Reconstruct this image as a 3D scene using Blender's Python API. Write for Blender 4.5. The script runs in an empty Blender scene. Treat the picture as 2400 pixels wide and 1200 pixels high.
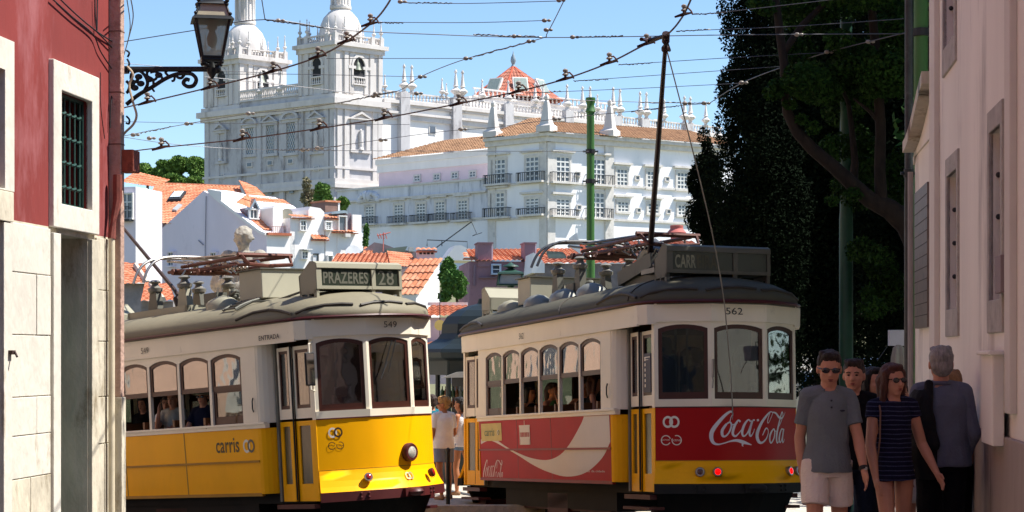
import bpy, bmesh, math, random
import numpy as np
from mathutils import Vector, Matrix, Euler
random.seed(7); np.random.seed(7)
sc = bpy.context.scene
R = math.radians
# ------------------------------------------------------------------ camera
FPX = 4500.0; HZ = 830.0; CAMZ = 1.7
cam_d = bpy.data.cameras.new('camera'); cam = bpy.data.objects.new('camera', cam_d)
sc.collection.objects.link(cam); sc.camera = cam
cam.location = (0, 0, CAMZ); cam.rotation_euler = (R(90), 0, 0)
cam_d.sensor_width = 36.0; cam_d.lens = 36.0 * FPX / 2400.0
cam_d.shift_y = (HZ - 600.0) / 2400.0
cam_d.clip_start = 0.1; cam_d.clip_end = 3000.0
# ------------------------------------------------------------------ world, sun, exposure
SUN_EL = R(57); SUN_V = Vector((0.99, 0.05, 0)).normalized()
sun_az = math.atan2(SUN_V.x, SUN_V.y)
w = bpy.data.worlds.new("World"); sc.world = w; w.use_nodes = True
nt = w.node_tree; nt.nodes.clear()
out = nt.nodes.new('ShaderNodeOutputWorld'); bg = nt.nodes.new('ShaderNodeBackground')
sky = nt.nodes.new('ShaderNodeTexSky'); sky.sky_type = 'NISHITA'; sky.sun_disc = False
sky.sun_elevation = SUN_EL; sky.sun_rotation = sun_az; sky.air_density = 1.0; sky.dust_density = 0.0; sky.ozone_density = 6.0
nt.links.new(sky.outputs[0], bg.inputs[0]); bg.inputs[1].default_value = 0.102
nt.links.new(bg.outputs[0], out.inputs[0])
sl = bpy.data.lights.new('sun', 'SUN'); sl.energy = 5.0; sl.angle = R(0.5); sl.color = (1.0, 0.955, 0.88)
so = bpy.data.objects.new('sun', sl); sc.collection.objects.link(so)
sdir = Vector((SUN_V.x * math.cos(SUN_EL), SUN_V.y * math.cos(SUN_EL), math.sin(SUN_EL)))
so.rotation_euler = sdir.to_track_quat('Z', 'Y').to_euler(); so.location = sdir * 60
sc.view_settings.view_transform = 'Standard'; sc.view_settings.look = 'None'
sc.view_settings.exposure = 0.88; sc.view_settings.gamma = 1.0
sc.cycles.max_bounces = 7; sc.cycles.transparent_max_bounces = 12
# ------------------------------------------------------------------ materials
def hexc(h):
    h = h.lstrip('#'); c = [int(h[i:i + 2], 16) / 255 for i in (0, 2, 4)]
    return tuple((x / 12.92 if x < .04045 else ((x + .055) / 1.055) ** 2.4) for x in c)
MATS = {}
def M(name, col, rough=.75, metal=0., var=.14, vs=2.5, bump=0., bs=25., spec=.4, col2=None, c2s=4., c2t=.55, emit=None, stretch=None, coat=0):
    """principled material with noise variation; col2 = stain colour with its own noise; stretch scales the coords"""
    if name in MATS: return MATS[name]
    if isinstance(col, str): col = hexc(col)
    m = bpy.data.materials.new(name); m.use_nodes = True; n = m.node_tree.nodes; L = m.node_tree.links
    p = n['Principled BSDF']; p.inputs['Roughness'].default_value = rough; p.inputs['Metallic'].default_value = metal
    p.inputs['Specular IOR Level'].default_value = spec
    if coat: p.inputs['Coat Weight'].default_value = coat
    tc = n.new('ShaderNodeTexCoord'); mp = n.new('ShaderNodeMapping'); L.new(tc.outputs['Object'], mp.inputs[0])
    if stretch: mp.inputs['Scale'].default_value = stretch
    nz = n.new('ShaderNodeTexNoise'); nz.inputs['Scale'].default_value = vs; nz.inputs['Detail'].default_value = 6; nz.inputs['Roughness'].default_value = .62
    L.new(mp.outputs[0], nz.inputs[0])
    mr = n.new('ShaderNodeMapRange'); mr.inputs[1].default_value = .3; mr.inputs[2].default_value = .7
    mr.inputs[3].default_value = 1 - var; mr.inputs[4].default_value = 1 + var; L.new(nz.outputs[0], mr.inputs[0])
    mx = n.new('ShaderNodeVectorMath'); mx.operation = 'SCALE'; mx.inputs[0].default_value = col[:3]; L.new(mr.outputs[0], mx.inputs['Scale'])
    src = mx.outputs[0]
    if col2 is not None:
        if isinstance(col2, str): col2 = hexc(col2)
        n2 = n.new('ShaderNodeTexNoise'); n2.inputs['Scale'].default_value = c2s; n2.inputs['Detail'].default_value = 8; n2.inputs['Roughness'].default_value = .7
        L.new(mp.outputs[0], n2.inputs[0])
        r2 = n.new('ShaderNodeMapRange'); r2.inputs[1].default_value = c2t; r2.inputs[2].default_value = c2t + .16; L.new(n2.outputs[0], r2.inputs[0])
        mm = n.new('ShaderNodeMix'); mm.data_type = 'RGBA'; L.new(r2.outputs[0], mm.inputs[0]); L.new(src, mm.inputs[6]); mm.inputs[7].default_value = (*col2[:3], 1)
        src = mm.outputs[2]
    L.new(src, p.inputs['Base Color'])
    if bump:
        b = n.new('ShaderNodeBump'); b.inputs['Strength'].default_value = bump; b.inputs['Distance'].default_value = .02
        nb = n.new('ShaderNodeTexNoise'); nb.inputs['Scale'].default_value = bs; nb.inputs['Detail'].default_value = 5
        L.new(mp.outputs[0], nb.inputs[0]); L.new(nb.outputs[0], b.inputs['Height']); L.new(b.outputs[0], p.inputs['Normal'])
    if emit:
        p.inputs['Emission Color'].default_value = (*emit[:3], 1); p.inputs['Emission Strength'].default_value = emit[3]
    MATS[name] = m; return m
def glass(name, tint=(.75, .8, .8), refl=.16, rough=.03, wavy=0.):
    if name in MATS: return MATS[name]
    m = bpy.data.materials.new(name); m.use_nodes = True; n = m.node_tree.nodes; L = m.node_tree.links
    n.remove(n['Principled BSDF']); o = n['Material Output']
    t = n.new('ShaderNodeBsdfTransparent'); t.inputs[0].default_value = (*tint, 1)
    g = n.new('ShaderNodeBsdfGlossy'); g.inputs['Roughness'].default_value = rough; g.inputs[0].default_value = (.95, .95, .95, 1)
    if wavy:
        b = n.new('ShaderNodeBump'); b.inputs['Strength'].default_value = wavy; b.inputs['Distance'].default_value = .05; nb = n.new('ShaderNodeTexNoise'); nb.inputs['Scale'].default_value = 2.2; nb.inputs['Detail'].default_value = 2
        tc = n.new('ShaderNodeTexCoord'); L.new(tc.outputs['Object'], nb.inputs[0]); L.new(nb.outputs[0], b.inputs['Height']); L.new(b.outputs[0], g.inputs['Normal'])
    lw = n.new('ShaderNodeLayerWeight'); lw.inputs[0].default_value = .35
    mr = n.new('ShaderNodeMapRange'); mr.inputs[3].default_value = refl; mr.inputs[4].default_value = min(1, refl + .55); L.new(lw.outputs['Fresnel'], mr.inputs[0])
    mx = n.new('ShaderNodeMixShader'); L.new(mr.outputs[0], mx.inputs[0]); L.new(t.outputs[0], mx.inputs[1]); L.new(g.outputs[0], mx.inputs[2])
    L.new(mx.outputs[0], o.inputs[0]); MATS[name] = m; return m
def leafmat(name, col, col2, rough=.7):
    if name in MATS: return MATS[name]
    m = bpy.data.materials.new(name); m.use_nodes = True; n = m.node_tree.nodes; L = m.node_tree.links
    p = n['Principled BSDF']; p.inputs['Roughness'].default_value = rough; p.inputs['Specular IOR Level'].default_value = .06
    oi = n.new('ShaderNodeNewGeometry'); tc = n.new('ShaderNodeTexCoord'); nz = n.new('ShaderNodeTexNoise'); nz.inputs['Scale'].default_value = 1.6; nz.inputs['Detail'].default_value = 3
    L.new(tc.outputs['Object'], nz.inputs[0])
    ad = n.new('ShaderNodeMath'); ad.operation = 'ADD'; L.new(oi.outputs['Random Per Island'], ad.inputs[0]); L.new(nz.outputs[0], ad.inputs[1])
    mr = n.new('ShaderNodeMapRange'); mr.inputs[1].default_value = .3; mr.inputs[2].default_value = 1.4; L.new(ad.outputs[0], mr.inputs[0])
    mx = n.new('ShaderNodeMix'); mx.data_type = 'RGBA'; mx.inputs[6].default_value = (*col, 1); mx.inputs[7].default_value = (*col2, 1)
    L.new(mr.outputs[0], mx.inputs[0]); L.new(mx.outputs[2], p.inputs['Base Color']); MATS[name] = m; return m
def tilemat(name, c1, c2, c3):
    """per-tile colour from a stepped cell noise in object space"""
    if name in MATS: return MATS[name]
    m = bpy.data.materials.new(name); m.use_nodes = True; n = m.node_tree.nodes; L = m.node_tree.links
    p = n['Principled BSDF']; p.inputs['Roughness'].default_value = .85; p.inputs['Specular IOR Level'].default_value = .2
    tc = n.new('ShaderNodeTexCoord'); v = n.new('ShaderNodeTexVoronoi'); v.inputs['Scale'].default_value = 3.2; L.new(tc.outputs['Object'], v.inputs[0])
    nz = n.new('ShaderNodeTexNoise'); nz.inputs['Scale'].default_value = .7; nz.inputs['Detail'].default_value = 7; L.new(tc.outputs['Object'], nz.inputs[0])
    sp = n.new('ShaderNodeSeparateColor'); L.new(v.outputs['Color'], sp.inputs[0])
    m1 = n.new('ShaderNodeMix'); m1.data_type = 'RGBA'; m1.inputs[6].default_value = (*hexc(c1), 1); m1.inputs[7].default_value = (*hexc(c2), 1); L.new(sp.outputs[0], m1.inputs[0])
    r = n.new('ShaderNodeMapRange'); r.inputs[1].default_value = .5; r.inputs[2].default_value = .75; L.new(nz.outputs[0], r.inputs[0])
    m2 = n.new('ShaderNodeMix'); m2.data_type = 'RGBA'; L.new(r.outputs[0], m2.inputs[0]); L.new(m1.outputs[2], m2.inputs[6]); m2.inputs[7].default_value = (*hexc(c3), 1)
    L.new(m2.outputs[2], p.inputs['Base Color']); MATS[name] = m; return m
# ------------------------------------------------------------------ mesh building
ORG = {}
def tag(o, label=None, cat=None, group=None, kind=None):
    if label: o['label'] = label
    if cat: o['category'] = cat
    if group: o['group'] = group
    if kind: o['kind'] = kind
    return o
def thing(name, label, cat, loc=(0, 0, 0), group=None, kind=None, local=False, mat=None):
    o = bpy.data.objects.new(name, None); sc.collection.objects.link(o); o.empty_display_size = .2
    if mat is not None: o.matrix_world = mat; local = True
    else: o.location = loc
    ORG[o.name] = Vector((0, 0, 0)) if local else Vector(loc)
    return tag(o, label, cat, group, kind)
class MB:
    def __init__(s, xf=None): s.v = []; s.f = []; s.xf = xf; s.flip = False
    def add(s, vs, fs):
        b = len(s.v)
        for p in vs: s.v.append(tuple(s.xf(p)) if s.xf else tuple(p))
        for f in fs: s.f.append(tuple(b + i for i in (reversed(f) if s.flip else f)))
    def box(s, c, d, rot=None):
        x, y, z = d[0] / 2, d[1] / 2, d[2] / 2
        P = [Vector(q) for q in ((-x, -y, -z), (x, -y, -z), (x, y, -z), (-x, y, -z), (-x, -y, z), (x, -y, z), (x, y, z), (-x, y, z))]
        if rot is not None: P = [rot @ q for q in P]
        s.add([Vector(c) + q for q in P], [(0, 3, 2, 1), (4, 5, 6, 7), (0, 1, 5, 4), (1, 2, 6, 5), (2, 3, 7, 6), (3, 0, 4, 7)])
    def bx(s, x0, x1, y0, y1, z0, z1): s.box(((x0 + x1) / 2, (y0 + y1) / 2, (z0 + z1) / 2), (abs(x1 - x0), abs(y1 - y0), abs(z1 - z0)))
    def hexa(s, P): s.add(P, [(0, 3, 2, 1), (4, 5, 6, 7), (0, 1, 5, 4), (1, 2, 6, 5), (2, 3, 7, 6), (3, 0, 4, 7)])
    def tube(s, pts, r, n=8, caps=True):
        pts = [Vector(p) for p in pts]; k = len(pts); rs = r if isinstance(r, (list, tuple)) else [r] * k
        t0 = (pts[1] - pts[0]).normalized(); up = Vector((0, 0, 1)) if abs(t0.z) < .9 else Vector((1, 0, 0))
        a = t0.cross(up).normalized(); V = []
        for i, p in enumerate(pts):
            t = (pts[min(i + 1, k - 1)] - pts[max(i - 1, 0)]).normalized()
            a = (a - t * a.dot(t)).normalized(); b = t.cross(a)
            for j in range(n):
                an = 2 * math.pi * j / n; V.append(p + (a * math.cos(an) + b * math.sin(an)) * rs[i])
        F = [(i * n + j, i * n + (j + 1) % n, (i + 1) * n + (j + 1) % n, (i + 1) * n + j) for i in range(k - 1) for j in range(n)]
        if caps: F += [tuple(reversed(range(n))), tuple(range((k - 1) * n, k * n))]
        s.add(V, F)
    def lathe(s, prof, c=(0, 0, 0), n=16, rot=None, ph=0, sx=1, sy=1):
        V = []
        for r, z in prof:
            for j in range(n):
                an = 2 * math.pi * j / n + ph; q = Vector((max(r, 1e-4) * math.cos(an) * sx, max(r, 1e-4) * math.sin(an) * sy, z))
                V.append(Vector(c) + (rot @ q if rot is not None else q))
        k = len(prof)
        F = [(i * n + j, i * n + (j + 1) % n, (i + 1) * n + (j + 1) % n, (i + 1) * n + j) for i in range(k - 1) for j in range(n)]
        F += [tuple(reversed(range(n))), tuple(range((k - 1) * n, k * n))]
        s.add(V, F)
    def ball(s, c, r, n=10, rot=None):
        if not isinstance(r, (tuple, list)): r = (r, r, r)
        k = max(4, n // 2 + 1); V = []; F = []
        for i in range(k + 1):
            th = math.pi * i / k
            for j in range(n):
                an = 2 * math.pi * j / n; q = Vector((r[0] * math.sin(th) * math.cos(an), r[1] * math.sin(th) * math.sin(an), -r[2] * math.cos(th)))
                V.append(Vector(c) + (rot @ q if rot is not None else q))
        for i in range(k):
            for j in range(n): F.append((i * n + j, i * n + (j + 1) % n, (i + 1) * n + (j + 1) % n, (i + 1) * n + j))
        s.add(V, F)
    def loft(s, rings, caps=True):
        n = len(rings[0]); V = [p for r in rings for p in r]; k = len(rings)
        F = [(i * n + j, i * n + (j + 1) % n, (i + 1) * n + (j + 1) % n, (i + 1) * n + j) for i in range(k - 1) for j in range(n)]
        if caps: F += [tuple(reversed(range(n))), tuple(range((k - 1) * n, k * n))]
        s.add(V, F)
    def extrude(s, poly, d):
        """poly: list of 3D points (planar), d: vector"""
        n = len(poly); d = Vector(d); P = [Vector(p) for p in poly]
        s.add(P + [p + d for p in P], [tuple(reversed(range(n))), tuple(range(n, 2 * n))] + [(j, (j + 1) % n, n + (j + 1) % n, n + j) for j in range(n)])
    def build(s, name, mat, parent=None, smooth=False, bevel=0, org=None, fix=True, **kw):
        me = bpy.data.meshes.new(name)
        V = np.array(s.v, dtype=float).reshape(-1, 3)
        if parent is not None: o0 = ORG[parent.name]
        elif org is not None: o0 = Vector(org)
        else: o0 = Vector(((V[:, 0].min() + V[:, 0].max()) / 2, (V[:, 1].min() + V[:, 1].max()) / 2, V[:, 2].min()))
        V = V - np.array(o0)
        me.from_pydata(V.tolist(), [], s.f); me.validate(); me.update()
        if fix:
            bm = bmesh.new(); bm.from_mesh(me); bmesh.ops.remove_doubles(bm, verts=bm.verts, dist=1e-5)
            bmesh.ops.recalc_face_normals(bm, faces=bm.faces); bm.to_mesh(me); bm.free()
        ml = mat if isinstance(mat, (list, tuple)) else [mat]
        for m_ in ml: me.materials.append(m_)
        if smooth:
            me.polygons.foreach_set('use_smooth', [True] * len(me.polygons))
            try: me.set_sharp_from_angle(angle=R(38))
            except Exception: pass
        o = bpy.data.objects.new(name, me); sc.collection.objects.link(o)
        if parent is not None: o.parent = parent; ORG[o.name] = o0
        else: o.location = o0; ORG[o.name] = o0
        if bevel:
            b = o.modifiers.new('bevel', 'BEVEL'); b.width = bevel; b.segments = 2; b.limit_method = 'ANGLE'; b.angle_limit = R(40)
        if kw: tag(o, **kw)
        return o
def at(u, v, Y): return Vector(((u - 1200) / FPX * Y, Y, CAMZ - (v - HZ) / FPX * Y))
def zat(v, Y): return CAMZ - (v - HZ) / FPX * Y
class Face:
    """a vertical plane through pixel column u0 at depth Y0, running along (dx,dy); out = towards the camera"""
    def __init__(s, u0, Y0, dx, dy):
        s.P = Vector(((u0 - 1200) / FPX * Y0, Y0)); s.d = Vector((dx, dy)).normalized()
        s.n = Vector((s.d.y, -s.d.x))
        if s.n.dot(s.P) > 0: s.n = -s.n
    def s_(s, u):
        k = (u - 1200) / FPX; return (k * s.P.y - s.P.x) / (s.d.x - k * s.d.y)
    def Y(s, u): return s.P.y + s.s_(u) * s.d.y
    def z(s, u, v): return CAMZ - (v - HZ) / FPX * s.Y(u)
    def p(s, a, z, o=0.): q = s.P + s.d * a + s.n * o; return Vector((q.x, q.y, z))
    def pt(s, u, v, o=0.): return s.p(s.s_(u), s.z(u, v), o)
    def box(s, mb, a0, a1, z0, z1, o0, o1):
        if a0 > a1: a0, a1 = a1, a0
        mb.hexa([s.p(a0, z0, o0), s.p(a1, z0, o0), s.p(a1, z0, o1), s.p(a0, z0, o1), s.p(a0, z1, o0), s.p(a1, z1, o0), s.p(a1, z1, o1), s.p(a0, z1, o1)])
    def ubox(s, mb, u0, u1, v0, v1, o0, o1):
        um = (u0 + u1) / 2; s.box(mb, s.s_(u0), s.s_(u1), s.z(um, v1), s.z(um, v0), o0, o1)
    def plate(s, mb, poly, o0, o1):
        """poly = [(a,z)...]"""
        n = len(poly)
        mb.add([s.p(a, z, o0) for a, z in poly] + [s.p(a, z, o1) for a, z in poly], [tuple(reversed(range(n))), tuple(range(n, 2 * n))] + [(j, (j + 1) % n, n + (j + 1) % n, n + j) for j in range(n)])
    def uplate(s, mb, poly, o0, o1): s.plate(mb, [(s.s_(u), s.z(u, v)) for u, v in poly], o0, o1)
    def ring(s, mb, outer, inner, o0, o1):
        n = len(outer); V = [s.p(a, z, o) for L_ in (outer, inner) for o in (o0, o1) for a, z in L_]
        # blocks: outer@o0 0..n, outer@o1 n.., inner@o0 2n.., inner@o1 3n..
        F = []
        for j in range(n):
            k = (j + 1) % n
            F += [(n + j, n + k, 3 * n + k, 3 * n + j), (j, 2 * n + j, 2 * n + k, k), (j, k, n + k, n + j), (2 * n + j, 3 * n + j, 3 * n + k, 2 * n + k)]
        mb.add(V, F)
    def holed(s, mb, a0, a1, z0, z1, holes, depth):
        A = sorted({a0, a1, *[h[0] for h in holes], *[h[1] for h in holes]}); Z = sorted({z0, z1, *[h[2] for h in holes], *[h[3] for h in holes]})
        A = [a for a in A if a0 <= a <= a1]; Z = [z for z in Z if z0 <= z <= z1]
        for i in range(len(A) - 1):
            for j in range(len(Z) - 1):
                am, zm = (A[i] + A[i + 1]) / 2, (Z[j] + Z[j + 1]) / 2
                if any(h[0] < am < h[1] and h[2] < zm < h[3] for h in holes): continue
                mb.add([s.p(A[i], Z[j]), s.p(A[i + 1], Z[j]), s.p(A[i + 1], Z[j + 1]), s.p(A[i], Z[j + 1])], [(0, 1, 2, 3)])
        for h0, h1, y0, y1 in holes:
            q = [(h0, y0), (h1, y0), (h1, y1), (h0, y1)]
            for k in range(4):
                a, b = q[k], q[(k + 1) % 4]
                mb.add([s.p(*a), s.p(*b), s.p(*b, -depth), s.p(*a, -depth)], [(0, 1, 2, 3)])
def arch(a0, a1, z0, zs, rise, n=8):
    """closed outline of an arched opening, and with rect() the matching outer outline"""
    P = [(a0, z0), (a0, zs)]
    for i in range(1, n):
        t = i / n; P.append((a0 + (a1 - a0) * t, zs + rise * math.sin(math.pi * t) ** .75 if rise else zs))
    return P + [(a1, zs), (a1, z0)]
def rect(a0, a1, z0, z1, zs, n=8):
    return [(a0, z0), (a0, z1)] + [(a0 + (a1 - a0) * i / n, z1) for i in range(1, n)] + [(a1, z1), (a1, z0)]
def roof_tiles(mb, poly, pitch=.28, amp=.05, row=.45, lift=.04, nsub=4):
    """corrugated tile surface over a planar convex polygon; poly[0]-poly[1] is the eave"""
    P = [Vector(p) for p in poly]; e = (P[1] - P[0]).normalized(); n = None
    for k in range(2, len(P)):
        n = e.cross(P[k] - P[0])
        if n.length > 1e-6: break
    n.normalize()
    if n.z < 0: n = -n
    g = n.cross(e)
    if g.dot(P[2] - P[0]) < 0: g = -g
    Q = [((p - P[0]).dot(e), (p - P[0]).dot(g)) for p in P]
    x0 = min(q[0] for q in Q); x1 = max(q[0] for q in Q); ymax = max(q[1] for q in Q)
    nc = max(1, int((x1 - x0) / pitch)) * nsub; nr = max(1, int(ymax / row)); rows = []
    def span(x):
        ys = []
        for i in range(len(Q)):
            a, b = Q[i], Q[(i + 1) % len(Q)]
            if min(a[0], b[0]) - 1e-9 <= x <= max(a[0], b[0]) + 1e-9:
                if abs(a[0] - b[0]) < 1e-9: ys += [a[1], b[1]]
                else: ys.append(a[1] + (b[1] - a[1]) * (x - a[0]) / (b[0] - a[0]))
        return min(ys), max(ys)
    V = []
    for i in range(nc + 1):
        x = x0 + (x1 - x0) * i / nc; xx = min(max(x, x0 + 1e-4), x1 - 1e-4); lo, hi = span(xx)
        h = amp * (.5 - .5 * math.cos(2 * math.pi * i / nsub)) ** .7
        for r in range(nr):
            for (t, l) in ((r / nr, lift), ((r + 1) / nr, 0)):
                y = min(max(t * ymax, lo), hi); V.append(P[0] + e * x + g * y + n * (h + l))
    m = 2 * nr; F = []
    for i in range(nc):
        for j in range(m - 1):
            a, b, c, d = i * m + j, (i + 1) * m + j, (i + 1) * m + j + 1, i * m + j + 1
            if (V[a] - V[d]).length < 1e-6 and (V[b] - V[c]).length < 1e-6: continue
            F.append((a, b, c, d))
    mb.add(V, F)
_tc = {}
def text_geo(s, bold=0.0, space=1.0):
    k = (s, bold, space)
    if k in _tc: return _tc[k]
    cu = bpy.data.curves.new('txt', 'FONT'); cu.body = s; cu.size = 1; cu.offset = bold; cu.space_character = space; cu.resolution_u = 3
    o = bpy.data.objects.new('txt', cu); sc.collection.objects.link(o)
    dg = bpy.context.evaluated_depsgraph_get(); me = bpy.data.meshes.new_from_object(o.evaluated_get(dg))
    V = [tuple(v.co) for v in me.vertices]; F = [tuple(p.vertices) for p in me.polygons]
    bpy.data.objects.remove(o); bpy.data.curves.remove(cu); bpy.data.meshes.remove(me)
    xs = [v[0] for v in V]; ys = [v[1] for v in V]; x0, x1, y0, y1 = min(xs), max(xs), min(ys), max(ys)
    V = [((v[0] - x0) / (x1 - x0), (v[1] - y0) / (y1 - y0)) for v in V]
    _tc[k] = (V, F); return _tc[k]
def put_text(mb, s, f, bold=0., space=1.):
    """f maps (0..1,0..1) to a 3D point"""
    V, F = text_geo(s, bold, space); mb.add([f(x, y) for x, y in V], F)
def crom(P, n=8):
    P = [tuple(p) for p in P]; Q = [P[0]] + P + [P[-1]]; out = []
    for i in range(1, len(Q) - 2):
        for k in range(n):
            t = k / n; r = []
            for a, b, c, d in zip(Q[i - 1], Q[i], Q[i + 1], Q[i + 2]):
                r.append(.5 * (2 * b + (c - a) * t + (2 * a - 5 * b + 4 * c - d) * t * t + (3 * b - a - 3 * c + d) * t ** 3))
            out.append(tuple(r))
    return out + [P[-1]]
def stroke(mb, P, f, n=6, zmin=None):
    """P: [(x,y,w)], brush stroke of varying width mapped with f(x,y)"""
    Q = crom(P, n); L_ = []
    for i, q in enumerate(Q):
        a = Q[max(0, i - 1)]; b = Q[min(len(Q) - 1, i + 1)]; dx, dy = b[0] - a[0], b[1] - a[1]; l = math.hypot(dx, dy) or 1
        h = abs(q[2]) / 2; L_.append(((q[0] - dy / l * h, q[1] + dx / l * h), (q[0] + dy / l * h, q[1] - dx / l * h)))
    for i in range(len(L_) - 1):
        quad = [L_[i][0], L_[i][1], L_[i + 1][1], L_[i + 1][0]]
        if zmin is not None and min(q[1] for q in quad) < zmin: continue
        mb.add([f(*q) for q in quad], [(0, 1, 2, 3)])
def ringdecal(mb, cx, cy, r0, r1, f, n=24, a0=0, a1=360, sy=1):
    for i in range(n):
        A = R(a0 + (a1 - a0) * i / n); B = R(a0 + (a1 - a0) * (i + 1) / n)
        mb.add([f(cx + r0 * math.cos(A), cy + r0 * sy * math.sin(A)), f(cx + r1 * math.cos(A), cy + r1 * sy * math.sin(A)), f(cx + r1 * math.cos(B), cy + r1 * sy * math.sin(B)), f(cx + r0 * math.cos(B), cy + r0 * sy * math.sin(B))], [(0, 1, 2, 3)])
def leafmesh(name, mat, parent, cents, radii, n, size, flat=.0, org=None):
    """n small leaf quads spread through ellipsoidal clumps"""
    cents = np.array(cents, float); radii = np.array(radii, float)
    wgt = radii.prod(axis=1) ** (2 / 3.); idx = np.random.choice(len(cents), n, p=wgt / wgt.sum())
    d = np.random.normal(size=(n, 3)); d /= np.linalg.norm(d, axis=1)[:, None]
    r = np.random.uniform(.25, 1, n) ** .45
    P = cents[idx] + d * radii[idx] * r[:, None]
    a = np.random.normal(size=(n, 3)); a /= np.linalg.norm(a, axis=1)[:, None]
    b = np.cross(a, np.random.normal(size=(n, 3))); b /= np.linalg.norm(b, axis=1)[:, None]
    sz = size * np.random.uniform(.6, 1.3, n)[:, None]
    a *= sz; b *= sz * .6
    V = np.stack([P - a, P - b * .9, P + a, P + b * .9], 1).reshape(-1, 3)
    o0 = np.array(ORG[parent.name]) if parent is not None else np.array(org)
    V -= o0
    me = bpy.data.meshes.new(name); me.vertices.add(4 * n); me.loops.add(4 * n); me.polygons.add(n)
    me.vertices.foreach_set('co', V.ravel()); me.loops.foreach_set('vertex_index', np.arange(4 * n, dtype=np.int32))
    me.polygons.foreach_set('loop_start', np.arange(0, 4 * n, 4, dtype=np.int32)); me.polygons.foreach_set('loop_total', np.full(n, 4, dtype=np.int32))
    me.update(calc_edges=True); me.validate(); me.materials.append(mat)
    o = bpy.data.objects.new(name, me); sc.collection.objects.link(o)
    if parent is not None: o.parent = parent; ORG[o.name] = ORG[parent.name]
    else: o.location = Vector(o0)
    return o
# shared materials
white_lime = M('white_limewash', '#e6e3e0', .9, var=.06, vs=.6, bump=.2, bs=3, col2='#b9b2ac', c2s=.7, c2t=.64, stretch=(1, 1, .3))
lime_shade = M('lilac_shade_limewash', '#ddd3dc', .9, var=.07, vs=.4, col2='#bdb2bd', c2s=.35, c2t=.6, stretch=(1, 1, .4))  # white limewash tinted with the lilac of its shaded walls
grey_stone = M('pale_limestone', '#d3cec8', .85, var=.12, vs=1.2, bump=.3, bs=4, col2='#a19c98', c2s=.35, c2t=.56)
pink_lime = M('pink_limewash', '#e3cdd2', .9, var=.05, vs=.5)
mauve = M('mauve_render', '#8f7079', .9, var=.14, vs=1, col2='#785c66', c2s=1, c2t=.57)
tile_or = tilemat('orange_roof_tiles', '#bf7350', '#d09474', '#a8644a')
tile_br = tilemat('weathered_roof_tiles', '#8c6c52', '#a98263', '#725440')
tile_rd = tilemat('dark_red_roof_tiles', '#a05c45', '#c07a5e', '#8a5546')
dark_in = M('dark_interior', (.012, .012, .014), .6, var=.1)
pane_dark = M('window_glass_dark', (.09, .10, .12), .12, var=.3, vs=.8, spec=.8)
white_paint = M('white_window_paint', (.72, .72, .70), .5, var=.04)
iron_dk = M('dark_iron', (.03, .033, .035), .55, .3, var=.2)
# ================================================================== terrain and road
def gz(x, y):
    def ss(a, b, t): t = min(max((t - a) / (b - a), 0), 1); return t * t * (3 - 2 * t)
    z = -0.8 * ss(13, 27, y)
    z -= 13 * ss(48, 75, y)
    z += 27 * ss(90, 285, y)
    z += 23 * ss(300, 400, y) * math.exp(-((x + 85) / 60.) ** 2)
    return z
def gridsheet(name, xs, ys, dz, mat, label=None):
    mb = MB(); nx = len(xs)
    V = [(x, y, gz(x, y) + dz) for y in ys for x in xs]
    F = [(j * nx + i, j * nx + i + 1, (j + 1) * nx + i + 1, (j + 1) * nx + i) for j in range(len(ys) - 1) for i in range(nx - 1)]
    mb.add(V, F); return mb.build(name, mat, org=(0, 0, 0), kind='structure', fix=False, smooth=True)
cobble = M('limestone_cobbles', '#b3aca0', .85, var=.25, vs=9, bump=.9, bs=14, col2='#6f6a62', c2s=8, c2t=.55)
asphalt = M('dark_setts', (.07, .068, .066), .8, var=.3, vs=12, bump=.9, bs=16)
hillm = M('dry_hillside', '#6b6a4e', .95, var=.3, vs=.2)
gridsheet('ground', [-900, -300, -120, -60, -30, -15, 0, 15, 30, 60, 120, 300, 900], [-40, 0, 13, 16, 19, 22, 25, 27, 36, 48] + list(range(52, 80, 4)) + list(range(80, 420, 15)) + [600, 1500, 2600], 0, hillm)
gridsheet('pavement', [-16, -8, -4, 0, 4, 8, 16], [-6, 0, 5, 10, 13, 16, 19, 22, 25, 27, 30.2, 36, 46], .006, cobble)
gridsheet('road', [-15, -8, -4, 0, 1.4], [-6, 0, 5, 10, 13, 16, 19, 22, 25, 27, 30.2], .010, asphalt)
k = MB(); k.bx(-6.0, 1.6, 30.2, 30.4, -.95, -.68); k.build('kerb', cobble, kind='structure', bevel=.01)
rail = MB()
for o in (-.45, .45):
    P = []
    for t in np.linspace(-9, 10, 12):
        c = Vector((-4.5 + .7 * t, 29.58 - .716 * t)); q = Vector((.716, .7)) * o; P.append(Vector((c.x + q.x, c.y + q.y, gz(c.x, c.y) + .02)))
    rail.tube(P, .022, 6)
    P = []
    for t in np.linspace(-9, 12, 12):
        c = Vector((1.52 + .355 * t, 29.14 - .935 * t)); q = Vector((.935, .355)) * o; P.append(Vector((c.x + q.x, c.y + q.y, gz(c.x, c.y) + .02)))
    rail.tube(P, .022, 6)
rail.build('tram_track', M('rail_steel', (.35, .33, .3), .35, .9), kind='structure')

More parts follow.
